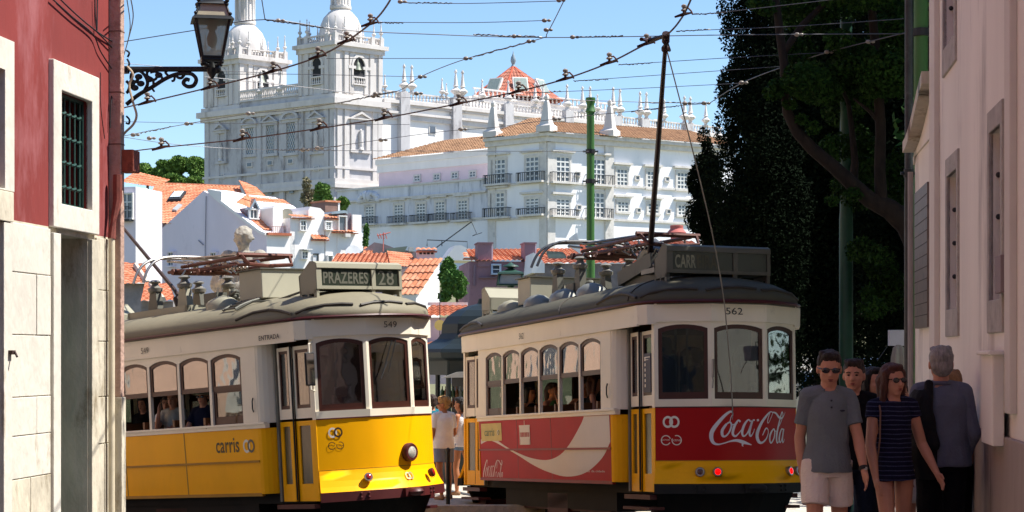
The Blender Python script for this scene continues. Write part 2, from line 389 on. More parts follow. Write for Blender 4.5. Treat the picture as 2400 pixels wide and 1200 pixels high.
# ================================================================== church on the hill
CD = 330.0
CC = Vector(((786 - 1200) / FPX * CD, CD)); D1 = Vector((-5500, 4500)).normalized(); D2 = Vector((5250, 4500)).normalized()
def CP(a, b, z): q = CC + D1 * a + D2 * b; return Vector((q.x, q.y, z))
def cbox(mb, a0, a1, b0, b1, z0, z1, t=1.0):
    """skewed box, t tapers the top"""
    am, bm_ = (a0 + a1) / 2, (b0 + b1) / 2; T = lambda v, m_: m_ + (v - m_) * t
    mb.hexa([CP(a0, b0, z0), CP(a1, b0, z0), CP(a1, b1, z0), CP(a0, b1, z0), CP(T(a0, am), T(b0, bm_), z1), CP(T(a1, am), T(b0, bm_), z1), CP(T(a1, am), T(b1, bm_), z1), CP(T(a0, am), T(b1, bm_), z1)])
cz = lambda v: CAMZ + (830 - v) * CD / FPX      # height at the near corner
FL = Face(786, CD, D1.x, D1.y); FR = Face(786, CD, D2.x, D2.y)
aE = FL.s_(481); aT = FL.s_(561); aR0 = FL.s_(703); bT = FR.s_(893); bB = FR.s_(896)
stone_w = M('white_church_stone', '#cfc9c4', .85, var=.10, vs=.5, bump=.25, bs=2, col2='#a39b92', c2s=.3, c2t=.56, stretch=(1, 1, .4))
stone_g = M('shade_grey_stone', '#c2bfbf', .88, var=.14, vs=.7, bump=.3, bs=2, col2='#878282', c2s=.35, c2t=.52, stretch=(1, 1, .45))  # church stone darkened for the front's shade, plus its own stains
church = thing('church', 'large white twin-towered church on the hill with an orange dome roof and rows of obelisks', 'church', CP(0, 0, 18))
FIN = [(.5, 0), (.55, .25), (.3, .35), (.28, .7), (.75, 1.15), (.78, 1.35), (.3, 1.8), (.26, 2.0), (.42, 2.1), (.3, 2.3), (.12, 4.2), (.2, 4.3), (.22, 4.5), (.1, 4.75), (.02, 4.9)]
def finial(p, h, n=8, w=1.0):
    m = MB(); k = h / 4.9; m.lathe([(r * k * w, z * k) for r, z in FIN], p, n); m.build('finial', stone_w, church, smooth=True, fix=False)
def balus(mb, P0, P1, h, n, r=.13):
    P0, P1 = Vector(P0), Vector(P1); d = (P1 - P0); q = Vector((-d.y, d.x, 0)).normalized() * .2
    for z0, z1 in ((0, .16 * h), (.84 * h, h)):
        mb.hexa([P0 - q + Vector((0, 0, z0)), P1 - q + Vector((0, 0, z0)), P1 + q + Vector((0, 0, z0)), P0 + q + Vector((0, 0, z0)), P0 - q + Vector((0, 0, z1)), P1 - q + Vector((0, 0, z1)), P1 + q + Vector((0, 0, z1)), P0 + q + Vector((0, 0, z1))])
    for i in range(n):
        c = P0 + d * ((i + .5) / n); mb.lathe([(r * .6, .14 * h), (r * 1.2, .35 * h), (r * .6, .6 * h), (r, .86 * h)], c, 6)
zb, zl, zc, zt = 16, cz(430), cz(236), cz(216)
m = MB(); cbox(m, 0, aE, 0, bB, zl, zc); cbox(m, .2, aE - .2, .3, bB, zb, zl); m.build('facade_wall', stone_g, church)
m = MB()
for a0, a1, b0, b1, z0, z1 in ((-1.1, aE + 1.1, -1.1, bB + .9, zc - .5, zc + .5), (-.6, aE + .6, -.6, bB + .5, zc - 1.3, zc - .5), (-.7, aE + .7, -.7, bB + .9, zl - .7, zl), (-.35, aE + .35, -.35, bB + .4, zl + 2.6, zl + 3.0), (-.35, aE + .35, -.35, bB + .4, zl, zl + .9)):
    cbox(m, a0, a1, b0, b1, z0, z1)
m.build('cornice', stone_w, church)
m = MB(); cbox(m, .1, aE - .1, .1, bB, zc + .5, zt + .2); m.build('parapet', stone_g, church)
for u in (487, 511, 563, 609, 662, 708, 724, 767, 781):
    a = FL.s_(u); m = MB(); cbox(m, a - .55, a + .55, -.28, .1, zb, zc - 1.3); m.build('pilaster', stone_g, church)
for u in (794, 811, 877, 889):
    b = FR.s_(u); m = MB(); cbox(m, -.28, .1, b - .5, b + .5, zl + .9, zc - 1.3); m.build('pilaster', stone_w, church)
def church_window(F, u, w, vt, vb, ped='tri', lattice=True, mat=stone_g, small=True):
    a = F.s_(u); z1, z0 = F.z(u, vt), F.z(u, vb); k = MB()
    F.box(k, a - w, a - w * .62, z0, z1, 0, .35); F.box(k, a + w * .62, a + w, z0, z1, 0, .35); F.box(k, a - w * 1.1, a + w * 1.1, z1, z1 + .5, 0, .5)
    F.box(k, a - w * 1.1, a + w * 1.1, z0 - .5, z0, 0, .45)
    n = 9
    if ped == 'tri': top = [(a - w * 1.35, z1 + .5), (a, z1 + 1.9), (a + w * 1.35, z1 + .5)]; inn = [(a - w * .9, z1 + .72), (a, z1 + 1.5), (a + w * .9, z1 + .72)]
    else:
        top = [(a - w * 1.35 * math.cos(math.pi * i / n), z1 + .5 + 1.35 * math.sin(math.pi * i / n)) for i in range(n + 1)]
        inn = [(a - w * .95 * math.cos(math.pi * i / n), z1 + .68 + .9 * math.sin(math.pi * i / n)) for i in range(n + 1)]
    F.ring(k, top, inn, 0, .75); F.plate(k, inn, .05, .2)
    o = k.build('window', mat, church)
    k = MB(); F.box(k, a - w * .62, a + w * .62, z0, z1, .02, .06); k.build('pane', pane_dark if lattice else stone_g, o)
    if lattice:
        k = MB(); W = w * 1.24; H = z1 - z0; nx = 4
        for i in range(-8, 12):
            for sg in (1, -1):
                x0 = i * W / nx; pts = []
                for t in np.linspace(0, 1, 2):
                    pts.append((x0 + sg * t * H * .5, t * H))
                (xa, ya), (xb, yb) = pts
                # clip to 0..W
                def cl(xa, ya, xb, yb):
                    if xa == xb: return None
                    t0, t1 = 0., 1.
                    for lim in (0, W):
                        t = (lim - xa) / (xb - xa)
                        if (xb > xa) == (lim == 0): t0 = max(t0, t)
                        else: t1 = min(t1, t)
                    return None if t0 >= t1 else (xa + (xb - xa) * t0, ya + (yb - ya) * t0, xa + (xb - xa) * t1, ya + (yb - ya) * t1)
                c = cl(xa, ya, xb, yb)
                if c: k.tube([F.p(a - W / 2 + c[0], z0 + c[1], .1), F.p(a - W / 2 + c[2], z0 + c[3], .1)], .05, 4)
        k.build('lattice', white_paint, o)
    else:
        k = MB(); c = F.p(a, z0, .35); k.lathe([(.5, 0), (.45, .3), (.3, .5), (.42, 1.2), (.3, 1.9), (.42, 2.6), (.2, 3.1), (.24, 3.4), (.02, 3.7)], c, 8); k.build('niche_statue', stone_w, o, smooth=True)
church_window(FL, 520, 1.5, 313, 378, 'tri', False); church_window(FL, 588, 1.6, 300, 362, 'seg'); church_window(FL, 636, 1.7, 294, 360, 'tri')
church_window(FL, 684, 1.8, 287, 358, 'seg'); church_window(FL, 744, 1.7, 285, 355, 'tri', False); church_window(FR, 843, 2.0, 288, 352, 'tri', False, stone_w)
for u, v in ((586, 386), (634, 382), (682, 378), (520, 414), (743, 395)):
    k = MB(); FL.ubox(k, u - 7, u + 7, v - 6, v + 6, 0, .2); o = k.build('window', stone_w, church); k = MB(); FL.ubox(k, u - 4.5, u + 4.5, v - 4, v + 4, .2, .26); k.build('pane', pane_dark, o)
for u, v in ((582, 456), (633, 452), (683, 449)):
    k = MB(); FL.ubox(k, u - 5, u + 5, v - 4, v + 4, .0, .1); k.build('window', pane_dark, church)
# towers
def ctower(a0, a1, b1, dome_c):
    zB, zC2, zbt = zt, cz(101), cz(80)
    t = MB(); cbox(t, a0, a1, 0, b1, zB - 2, zC2); o = t.build('tower', stone_w, church)
    k = MB(); cbox(k, a0 - .9, a1 + .9, -.9, b1 + .9, zC2 - .35, zC2 + .35); cbox(k, a0 - .45, a1 + .45, -.45, b1 + .45, zC2 - 1.2, zC2 - .35)
    cbox(k, a0 - .5, a1 + .5, -.5, b1 + .5, zB - 1.2, zB - .2)
    for f in (.03, .22, .78, .97):
        a = a0 + (a1 - a0) * f; cbox(k, a - .42, a + .42, -.3, 0.05, zB, zC2 - 1.2)
        b = b1 * f; cbox(k, a0 - .3, a0 + .05, b - .42, b + .42, zB, zC2 - 1.2)
    for f0, f1 in ((.3, .38), (.62, .7)):
        zi = zB + (zC2 - zB) * .52
        cbox(k, a0 + (a1 - a0) * f0, a0 + (a1 - a0) * f1, -.2, .05, zB, zC2 - 1.5); cbox(k, a0 - .2, a0 + .05, b1 * f0, b1 * f1, zB, zC2 - 1.5)
        cbox(k, a0 + (a1 - a0) * (f0 - .04), a0 + (a1 - a0) * (f1 + .04), -.35, .05, zi, zi + .5); cbox(k, a0 - .35, a0 + .05, b1 * (f0 - .04), b1 * (f1 + .04), zi, zi + .5)
    k.build('tower_trim', stone_w, o)
    # belfry openings (dark arched plate painting the shade of a recess, framed by an arch) with a bell
    for F, c in ((FL, (a0 + a1) / 2), (FR, b1 / 2)):
        Fo = Face.__new__(Face); Fo.d = F.d; Fo.n = F.n; off = Vector((0, 0)) if F is FL else D1 * a0; Fo.P = F.P + off
        w_ = 1.25; z0 = zB + 1.6; z1 = zC2 - 3.2
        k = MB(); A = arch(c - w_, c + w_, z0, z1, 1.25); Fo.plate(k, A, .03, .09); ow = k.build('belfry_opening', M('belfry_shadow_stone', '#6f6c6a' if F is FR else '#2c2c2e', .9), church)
        k = MB(); O = [(x + (-.35 if i < len(A) / 2 else .35), z + (.35 if 1 < i < len(A) - 2 else 0)) for i, (x, z) in enumerate(A)]; O[0] = (c - w_ - .35, z0); O[-1] = (c + w_ + .35, z0)
        Fo.ring(k, O, A, .03, .35); k.build('arch_trim', stone_w, ow)
        k = MB(); P0 = Fo.p(c - w_, z0, .2); P1 = Fo.p(c + w_, z0, .2); balus(k, P0, P1, 1.5, 5, .15); k.build('balustrade', stone_w, ow)
        if F is FR:
            k = MB(); k.lathe([(.75, 0), (.62, .2), (.42, .8), (.34, 1.2), (.1, 1.5), (.08, 2.2)], Fo.p(c - .2, z0 + 2.6, .1), 10); k.build('bell', M('green_bronze', '#7d8478', .6, .4), ow, smooth=True)
    k = MB(); zz = zC2 + .35
    for p, q in (((a0, 0), (a1, 0)), ((a0, 0), (a0, b1)), ((a1, 0), (a1, b1)), ((a0, b1), (a1, b1))): balus(k, CP(*p, zz), CP(*q, zz), 1.4, 16, .13)
    for a in (a0, a0 + (a1 - a0) * .2, a0 + (a1 - a0) * .8, a1):
        for b in (0, b1 * .2, b1 * .8, b1):
            if a in (a0, a1) or b in (0, b1): cbox(k, a - .35, a + .35, b - .35, b + .35, zz, zz + 1.5)
    k.build('balustrade', stone_w, o)
    for a in (a0, a0 + (a1 - a0) * .2, a0 + (a1 - a0) * .8, a1):
        for b in (0, b1 * .2, b1):
            if a in (a0, a1) or b in (0, b1): finial(CP(a, b, zz + 1.5), 3.1, 6, .8)
    ca, cb = (a0 + a1) / 2, b1 / 2; c = CP(ca, cb, zz)
    k = MB(); rr = (a1 - a0) * .44
    k.lathe([(rr * 1.06, 0), (rr * 1.06, .9), (rr, 1.1), (rr * 1.0, 2.2), (rr * .93, 3.6), (rr * .78, 4.9), (rr * .55, 5.9), (rr * .42, 6.3), (rr * .5, 6.5), (rr * .5, 6.9), (rr * .36, 7.1)], c, 24)
    k.build('dome', stone_w, o, smooth=True)
    k = MB(); k.lathe([(rr * .30, 7.0), (rr * .30, 11.2), (rr * .5, 11.4), (rr * .5, 11.8), (rr * .3, 13.2), (.25, 15), (.1, 17)], c, 8)
    for i in range(8):
        an = i * math.pi / 4 + .3; k.lathe([(.34, 7.0), (.2, 7.3), (.2, 10.9), (.3, 11.3)], c + Vector((math.cos(an) * rr * .42, math.sin(an) * rr * .42, 0)), 6)
    k.build('lantern', stone_w, o, smooth=True)
    for i in range(8):
        an = i * math.pi / 4 + .2; q = c + Vector((math.cos(an) * rr * 1.05, math.sin(an) * rr * 1.05, 1.0)); finial(q, 2.6, 6, .8)
ctower(0, aR0, bT, None); ctower(aT, aE, bT, None)
k = MB(); balus(k, CP(aR0, 0, zt + .2), CP(aT, 0, zt + .2), 2.1, 30, .2); k.build('balustrade', stone_w, church)
for f in (.33, .66): finial(CP(aR0 + (aT - aR0) * f, .3, zt + .4), 5.2, 8, 1.1)
# nave flank, receding to the right behind the convent
FN = Face(896, FR.Y(896), 5250, 4500)
sN = FN.s_(1705); zN = FN.z(896, 232)
# slightly lower frieze lines follow the photo: build from the near end
def nz_(v): return FN.z(896, v)
m = MB(); FN.box(m, 0, sN, zb, nz_(236), -25, 0); m.build('nave_wall', M('white_nave_wall', '#ebe8e4', .9, var=.06, vs=.3, col2='#c6c0b8', c2s=.2, c2t=.6, stretch=(1, 1, .3)), church)
m = MB()
for va, vb, o_ in ((232, 240, .9), (240, 246, .5), (258, 264, .8), (264, 276, .45)): FN.box(m, -.2, sN, nz_(vb), nz_(va), -.1, o_)
m.build('cornice', stone_w, church)
for u in (942, 1064, 1186, 1327, 1440, 1505, 1608):
    a = FN.s_(u); m = MB(); FN.box(m, a - 1.0, a + 1.0, zb, nz_(213), -.2, 1.1); m.build('buttress', stone_g, church)
for u0, u1, lo in ((898, 1250, 0), (1250, 1440, 0), (1440, 1690, 0)):
    m = MB(); a0, a1 = FN.s_(u0), FN.s_(u1); balus(m, FN.p(a0, nz_(232), .2), FN.p(a1, nz_(232), .2), 1.6, int((a1 - a0) / .75), .2); m.build('balustrade', stone_w, church)
for u, h in ((900, 2.8), (945, 5.2), (963, 5.2), (1044, 2.6), (1034, 3.4), (1066, 5.4), (1082, 5.4), (1128, 4.2), (1189, 4.6), (1252, 4.8), (1271, 4.8), (1327, 5.2), (1363, 5.2), (1381, 5.4), (1398, 3.9), (1435, 5.8), (1451, 5.6), (1498, 5.6), (1513, 5.6), (1555, 4.6), (1602, 5.8), (1616, 5.8), (1652, 5.0)):
    a = FN.s_(u); finial(FN.p(a, nz_(232) + (1.4 if h > 4 else 1.5), .25), h, 8, 1.15)
for u, v in ((1013, 305), (1540, 290)):
    k = MB(); FN.ubox(k, u - 8, u + 8, v - 10, v + 10, 0, .15); o = k.build('window', grey_stone, church); k = MB(); FN.ubox(k, u - 6, u + 6, v - 8, v + 8, .15, .2); k.build('pane', pane_dark, o)
# raised transept block and the orange pyramidal dome roof
FX = Face(1160, FN.Y(1160) + 14, 5250, 4500)
m = MB(); FX.box(m, FX.s_(1100), FX.s_(1420), zb, FX.z(1200, 236), -22, 0); m.build('transept_wall', stone_w, church)
m = MB(); a0, a1 = FX.s_(1108), FX.s_(1440); balus(m, FX.p(a0, FX.z(1200, 236), .1), FX.p(a1, FX.z(1200, 236), .1), 1.7, 34, .2); m.build('balustrade', stone_w, church)
dY = FX.Y(1210) + 9; dc = at(1203, 240, dY); dh = zat(155, dY) - dc.z; dr = 118 * dY / FPX
rib = MB()
dome_o = None
for i in range(8):
    A = R(22.5 + i * 45 + 12); B = R(22.5 + (i + 1) * 45 + 12)
    p0 = dc + Vector((math.cos(A) * dr, math.sin(A) * dr, 0)); p1 = dc + Vector((math.cos(B) * dr, math.sin(B) * dr, 0)); ap = dc + Vector((0, 0, dh))
    t = MB(); roof_tiles(t, [p0, p1, ap], .6, .16, 1.2, .08); o = t.build('roof_slope', tilemat('dome_roof_tiles', '#a06250', '#b37a66', '#9a6555'), church)
    rib.tube([p0, ap], .22, 6)
rib.build('roof_ridge', M('ridge_tile', '#b9563c', .8), church)
for i in (4, 5, 6):
    A = R(22.5 + i * 45 + 34.5); c = dc + Vector((math.cos(A) * dr * .70, math.sin(A) * dr * .70, dh * .30))
    t = MB(); rt = Matrix.Rotation(A, 3, 'Z') @ Matrix.Rotation(R(-28), 3, 'Y'); t.box(c, (.5, 3.0, 4.2), rt); o = t.build('skylight', grey_stone, church)
    t = MB(); t.box(c + rt @ Vector((.3, 0, 0)), (.1, 2.5, 3.6), rt); t.build('skylight_glass', M('pale_skylight_glass', '#8f9a92', .2), o)
k = MB(); k.lathe([(.5, 0), (.3, .5), (.55, 1.2), (.5, 1.8), (.15, 2.6), (.04, 3.2)], dc + Vector((0, 0, dh - .2)), 10); k.build('ball_finial', M('lead_grey', '#7f8f98', .5), church, smooth=True)

# ================================================================== convent
VD = 292.0
VL = Face(1282, VD, -5070, 4500); VR = Face(1282, VD, 6950, 4500)
conv = thing('convent', 'white convent block with brown tiled roof and tall balcony windows below the church', 'convent', VL.p(0, 14))
cw = M('convent_limewash', '#efeef0', .9, var=.06, vs=.35, col2='#bfc1c8', c2s=.45, c2t=.62, stretch=(1, 1, .25))
zE = VR.z(1282, 312); z0c = 4
sL = VL.s_(1145); sR = VR.s_(1720)
m = MB()
cor = [VL.p(sL, 0), VL.p(0, 0), VR.p(sR, 0), VR.p(sR, 0, -30), VL.p(sL, 0, -26)]
m.extrude([Vector((p.x, p.y, z0c)) for p in cor], (0, 0, zE - z0c)); m.build('wall', cw, conv)
m = MB()
for z0, z1, o_ in ((zE - .5, zE, 1.0), (zE - 1.3, zE - .5, .55)):
    VL.box(m, -o_, sL + .3, z0, z1, -.5, o_); VR.box(m, -.2, sR, z0, z1, -.5, o_ + .02)
for v in (425, 507):
    zz = VR.z(1282, v); VL.box(m, -.2, sL, zz - .25, zz + .1, -.1, .25); VR.box(m, -.2, sR, zz - .25, zz + .1, -.1, .26)
VL.box(m, 0, 1.4, z0c, zE - 1.3, -.1, .22); VR.box(m, 0, 1.4, z0c, zE - 1.3, -.1, .23); VL.box(m, sL - 1.6, sL, z0c, zE - 1.3, -.1, .22)
a = VR.s_(1426); VR.box(m, a - .8, a + .8, z0c, zE - 1.3, -.1, .35)
m.build('stone_trim', grey_stone, conv)
# hipped roof
rz = zE + (312 - 272) * VD / FPX + .6
r0 = at(1300, 274, VD + 11); r1 = VR.p(sR, 0, -12); r1.z = r0.z; r2 = VL.p(sL, 0, -10); r2.z = r0.z - .6
e0 = VL.p(sL + .8, zE, 1.0); e1 = VL.p(-1.2, zE, 1.2); e2 = VR.p(sR, zE, 1.2)
for poly in ([e1, e2, r1, r0], [e0, e1, r0, r2]):
    t = MB(); roof_tiles(t, poly, .55, .14, 1.0, .1); t.build('roof', tile_br, conv)
m = MB()
for p in (VL.p(sL - 1, zE + .1, 0), VL.p(-.2, zE + .1, .3), VR.p(VR.s_(1426), zE + .1, .4)):
    m = MB(); m.lathe([(1.7, 0), (1.7, .9), (1.15, 1.2), (1.0, 1.6), (.45, 4.6), (.3, 4.8), (.42, 5.1), (.42, 5.4), (.1, 5.8)], p, 4, ph=R(15)); m.build('obelisk', stone_w, conv)
def window(F, par, u, v0, v1, w=None, balc=False, surround=.35, lintel=True, cols=3, rows=5, fm=None, deep=.35):
    a = F.s_(u); w = w or 1.0; z1, z0 = F.z(u, v0), F.z(u, v1); k = MB(); fm = fm or grey_stone
    F.box(k, a - w - surround, a - w, z0, z1, 0, .22); F.box(k, a + w, a + w + surround, z0, z1, 0, .22); F.box(k, a - w - surround, a + w + surround, z1, z1 + surround, 0, .24)
    F.box(k, a - w - surround * 1.2, a + w + surround * 1.2, z0 - surround, z0, 0, .34)
    if lintel: F.box(k, a - w * 1.45 - surround, a + w * 1.45 + surround, z1 + surround * 2.0, z1 + surround * 2.9, 0, .6)
    o = k.build('window', fm, par)
    k = MB(); F.box(k, a - w, a + w, z0, z1, .03, .08); k.build('pane', pane_dark, o)
    k = MB(); b = w * .09
    for i in range(cols + 1):
        x = a - w + 2 * w * i / cols; F.box(k, x - b, x + b, z0, z1, .08, .16)
    for i in range(rows + 1):
        z = z0 + (z1 - z0) * i / rows; F.box(k, a - w, a + w, z - b, z + b, .09, .17)
    k.build('glazing_bars', white_paint, o)
    if balc:
        k = MB(); W = w * 2.0; F.box(k, a - W, a + W, z0 - .35, z0 - .05, 0, 1.0); k.build('balcony_slab', grey_stone, o)
        k = MB(); h = (z1 - z0) * .34
        for i in range(13):
            x = a - W + 2 * W * i / 12; F.box(k, x - .035, x + .035, z0 - .05, z0 + h, .92, .98)
        F.box(k, a - W, a + W, z0 + h, z0 + h + .1, .9, 1.0)
        for sx in (-W, W):
            F.box(k, a + sx - .04, a + sx + .04, z0 + h, z0 + h + .1, 0, .98)
            for q in (.3, .6): F.box(k, a + sx - .035, a + sx + .035, z0 - .05, z0 + h, q, q + .06)
        k.build('balcony_railing', iron_dk, o)
    return o
for u, v0, v1 in ((1171, 374, 430), (1249, 368, 424)): window(VL, conv, u, v0, v1, 1.3, True)
for u, v0, v1 in ((1169, 452, 508), (1249, 465, 502)): window(VL, conv, u, v0, v1, 1.3, True)
for u, v0, v1 in ((1318, 368, 426), (1402, 374, 432), (1318, 467, 505), (1400, 452, 510)): window(VR, conv, u, v0, v1, 1.2, True)
for u, v in ((1457, 397), (1528, 402), (1598, 405)): window(VR, conv, u, v, v + 38, 1.0, cols=3, rows=4)
for u, v in ((1459, 473), (1530, 477), (1600, 481)): window(VR, conv, u, v, v + 23, 1.0, cols=3, rows=3)
for u, v in ((1354, 408), (1493, 417), (1563, 420), (1356, 486), (1496, 493), (1566, 496)): window(VR, conv, u, v - 4, v + 4, .32, lintel=False, surround=.15, cols=1, rows=1)
# lower terrace wing in shade with balcony windows, pink wing and its brown roof
wing = thing('terrace_wing', 'grey-stained terrace wing with five small balconies left of the convent', 'building', VL.p(sL + 12, 10))
VT = Face(1143, VL.Y(1143) + .8, -5070, 4500)
sT = VT.s_(795); zT = VT.z(1143, 418)
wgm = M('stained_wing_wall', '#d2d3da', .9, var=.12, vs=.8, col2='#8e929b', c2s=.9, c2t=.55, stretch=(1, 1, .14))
m = MB(); VT.box(m, 0, sT, 3, zT - 1.9, -14, 0); m.build('wall', cw, wing)
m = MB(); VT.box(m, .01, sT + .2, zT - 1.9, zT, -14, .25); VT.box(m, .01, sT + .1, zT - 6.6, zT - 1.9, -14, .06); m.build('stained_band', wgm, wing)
m = MB(); VT.box(m, 0, sT + .3, zT - 2.2, zT - 1.9, -.1, .6); VT.box(m, 0, sT + .3, zT - .2, zT + .1, -14, .5); VT.box(m, 0, sT, VT.z(1143, 512), VT.z(1143, 512) + .3, -.1, .3); m.build('ledge', grey_stone, wing)
for u, v0, v1 in ((868, 484, 524), (936, 480, 523), (988, 477, 520), (1033, 473, 517), (1086, 470, 515)): window(VT, wing, u, v0, v1, .95, True, cols=3, rows=6)
m = MB(); a = VT.s_(868); zz = VT.z(868, 470)
for i in range(9):
    an = i / 8 * math.pi; m.ball(VT.p(a + 2.2 * math.cos(an), zz + 1.2 * math.sin(an), .3), (.6, .5, .5), 8)
m.ball(VT.p(a, zz + .7, .35), (1.0, .6, 1.0), 10); m.build('carved_crest', wgm, wing, smooth=True)
pinkw = thing('pink_wing', 'pale pink wing with a low brown tiled roof beside the church', 'building', VT.p(sT * .4, 20, -8))
VP = Face(1140, VL.Y(1140) + 9, -5070, 4500); zP = VP.z(1130, 352); a1 = VP.s_(888)
m = MB(); VP.box(m, -1, a1, 14, zP, -12, 0); m.build('wall', pink_lime, pinkw)
m = MB(); VP.box(m, -1, a1 + .4, zP - .9, zP, -12.3, .5); VP.box(m, -1, a1 + .2, zP - 2.2, zP - .9, -12.2, .25); m.build('cornice', white_lime, pinkw)
p0 = VP.p(a1 + .8, zP, .8); p1 = VP.p(-1, zP, .8); p2 = VP.p(-1, zP + 3.4, -8); p3 = VP.p(a1 - 8, zP + 3.2, -8)
t = MB(); roof_tiles(t, [p0, p1, p2, p3], .55, .14, 1.0, .1); t.build('roof', tile_br, pinkw)
for u, v in ((979, 418), (1025, 415), (1067, 411), (1109, 408)): window(VP, pinkw, u, v - 6, v + 6, .6, lintel=False, surround=.2, cols=2, rows=2)

# ================================================================== houses below
D3 = (-1.0, .78); D4 = (.80, .60)
def house(name, label, Yc, u, zb_=-16, cat='house', **kw): return thing(name, label, cat, Vector(((u - 1200) / FPX * Yc, Yc, zb_)), **kw)
hs = 'houses crowded on the slope below the church'
# gabled house, lilac shade tinted into the gable, with its long white lit side
h = house('gabled_house', 'tall white house whose blank gable with a chimney stands in shade behind the statue', 130, 625, group=hs)
G = Face(625, 130, *D3); W4 = Face(625, 130, *D4)
poly = [(345, 800), (345, 585), (352, 560), (477, 447), (492, 456), (520, 468), (612, 540), (625, 548), (625, 800)]
m = MB(); G.uplate(m, poly, -7, 0); m.build('gable_wall', lime_shade, h)
t = MB(); roof_tiles(t, [G.pt(613, 539, -.3), G.pt(613, 539, -7.2), G.pt(492, 453, -7.2), G.pt(492, 453, -.3)], .28, .06, .4, .04); t.build('roof', tile_or, h)
m = MB(); G.uplate(m, [(489, 450), (489, 443), (522, 449), (522, 480), (505, 466)], -2.0, .12); m.build('chimney', white_lime, h)
m = MB(); G.uplate(m, [(522, 470), (612, 540), (626, 546), (626, 552), (611, 547), (521, 477)], -.5, .2); m.build('coping', white_lime, h)
for u, v in ((404, 603), (504, 604)): window(G, h, u, v - 11, v + 20, .26, lintel=False, surround=.1, cols=2, rows=3, fm=lime_shade)
m = MB(); m.tube([G.pt(485, 460, .08), G.pt(482, 640, .08)], .03, 6); m.build('downpipe', M('grey_pipe', '#8b8890', .7), h)
m = MB(); m.tube([G.pt(466, 563, .06), G.pt(478, 574, .06)], .04, 4); m.build('wall_bracket', M('grey_pipe', '#8b8890'), h)
m = MB(); W4.ubox(m, 625, 690, 552, 820, -5, 0); m.build('side_wall', white_lime, h)
m = MB(); W4.ubox(m, 624, 679, 546, 552, -1.8, .28); m.build('terrace_ledge', tile_rd, h)
m = MB()
for i in range(9):
    q = W4.p(W4.s_(628) + i * .16, W4.z(650, 546), .2); m.tube([q, q + Vector((0, 0, .42))], .012, 4)
m.tube([W4.p(W4.s_(628), W4.z(650, 546) + .42, .2), W4.p(W4.s_(628) + 1.3, W4.z(650, 546) + .42, .2)], .015, 4); m.build('terrace_railing', M('rusty_iron', '#7a4a3a', .8), h)
# white stepped houses
def block(par, u0, u1, v0, dep, mat=white_lime, F=W4, o=0, v1=840, name='wall'):
    m = MB(); F.box(m, F.s_(u0), F.s_(u1), F.z((u0 + u1) / 2, v1), F.z((u0 + u1) / 2, v0), o - dep, o); return m.build(name, mat, par)
def hood(par, u0, u1, v0, v1, F=W4, out=.5, o=0, name='tiled_hood'):
    t = MB(); um = (u0 + u1) / 2; za, zb2 = F.z(um, v1), F.z(um, v0); a0, a1 = F.s_(u0), F.s_(u1)
    roof_tiles(t, [F.p(a0, za, o + out), F.p(a1, za, o + out), F.p(a1, zb2, o - .4), F.p(a0, zb2, o - .4)], .22, .05, .4, .03); t.build(name, tile_or, par)
    m = MB(); F.box(m, a0, a1, za - .07, za - .01, o - .2, o + out - .03); m.build('eave', tile_rd, par)
h = house('white_house', 'white stepped house with a bulky rounded chimney stack and a small dark window', 133, 690, group=hs)
block(h, 680, 728, 512, 6); block(h, 672, 690, 545, 5, o=-.4)
m = MB(); W4.uplate(m, [(650, 552), (650, 486), (655, 480), (668, 480), (673, 490), (676, 552)], -2.4, -.6); m.build('chimney', white_lime, h)
hood(h, 682, 732, 503, 511, out=.35); hood(h, 729, 767, 543, 562, out=.3)
window(W4, h, 708, 518, 540, .2, lintel=False, surround=.06, cols=2, rows=2, fm=white_lime); window(W4, h, 712, 590, 606, .2, lintel=True, surround=.06, cols=2, rows=2, fm=white_lime)
m = MB(); m.lathe([(.02, 0), (.3, .05), (.42, .2)], W4.p(W4.s_(690), W4.z(690, 502), -1), 14, rot=Matrix.Rotation(R(70), 3, 'X')); m.build('satellite_dish', M('dish_grey', '#8d8878', .6), h, smooth=True)
h = house('white_house', 'white house with ragged gable top and a pale door, right of the stepped house', 135, 745, group=hs)
m = MB(); W4.uplate(m, [(726, 840), (724, 492), (728, 484), (752, 488), (761, 497), (764, 840)], -4, -.05); m.build('gable_wall', white_lime, h)
m = MB(); W4.ubox(m, 733, 744, 594, 626, 0, .05); m.build('door', M('pale_door', '#cfcfd2', .6), h)
m = MB(); W4.uplate(m, [(733, 594), (745, 594), (745, 628), (743, 628), (743, 597), (733, 597)], 0, .12); m.build('door_frame', iron_dk, h)
h = house('white_house', 'narrow white house with a tiny barred window under an orange tile fringe', 137, 776, group=hs)
block(h, 763, 790, 512, 4); hood(h, 760, 790, 503, 512, out=.3); window(W4, h, 767, 521, 537, .2, lintel=False, surround=.08, cols=2, rows=4, fm=white_lime)
window(W4, h, 771, 600, 620, .18, lintel=False, surround=.05, cols=1, rows=1, fm=white_lime)
h = house('dormer_house', 'white house with a dark zinc dormer and a white dish, rightmost of the white row', 140, 820, group=hs)
block(h, 790, 850, 545, 5, o=.05); block(h, 828, 849, 503, 4, o=-.1)
dz_ = M('dark_zinc_cladding', '#6c626b', .6, var=.1); m = MB(); W4.ubox(m, 781, 829, 498, 548, -3, -.3); m.build('dormer', dz_, h)
m = MB(); W4.uplate(m, [(775, 500), (778, 496), (805, 493), (812, 495), (815, 503), (808, 499), (776, 502)], -3.2, .1); m.build('dormer_roof', M('light_zinc', '#98a3aa', .4, .5), h)
window(W4, h, 800, 508, 544, .28, lintel=False, surround=.07, cols=1, rows=1, fm=white_paint)
hood(h, 777, 832, 538, 545, out=.5)
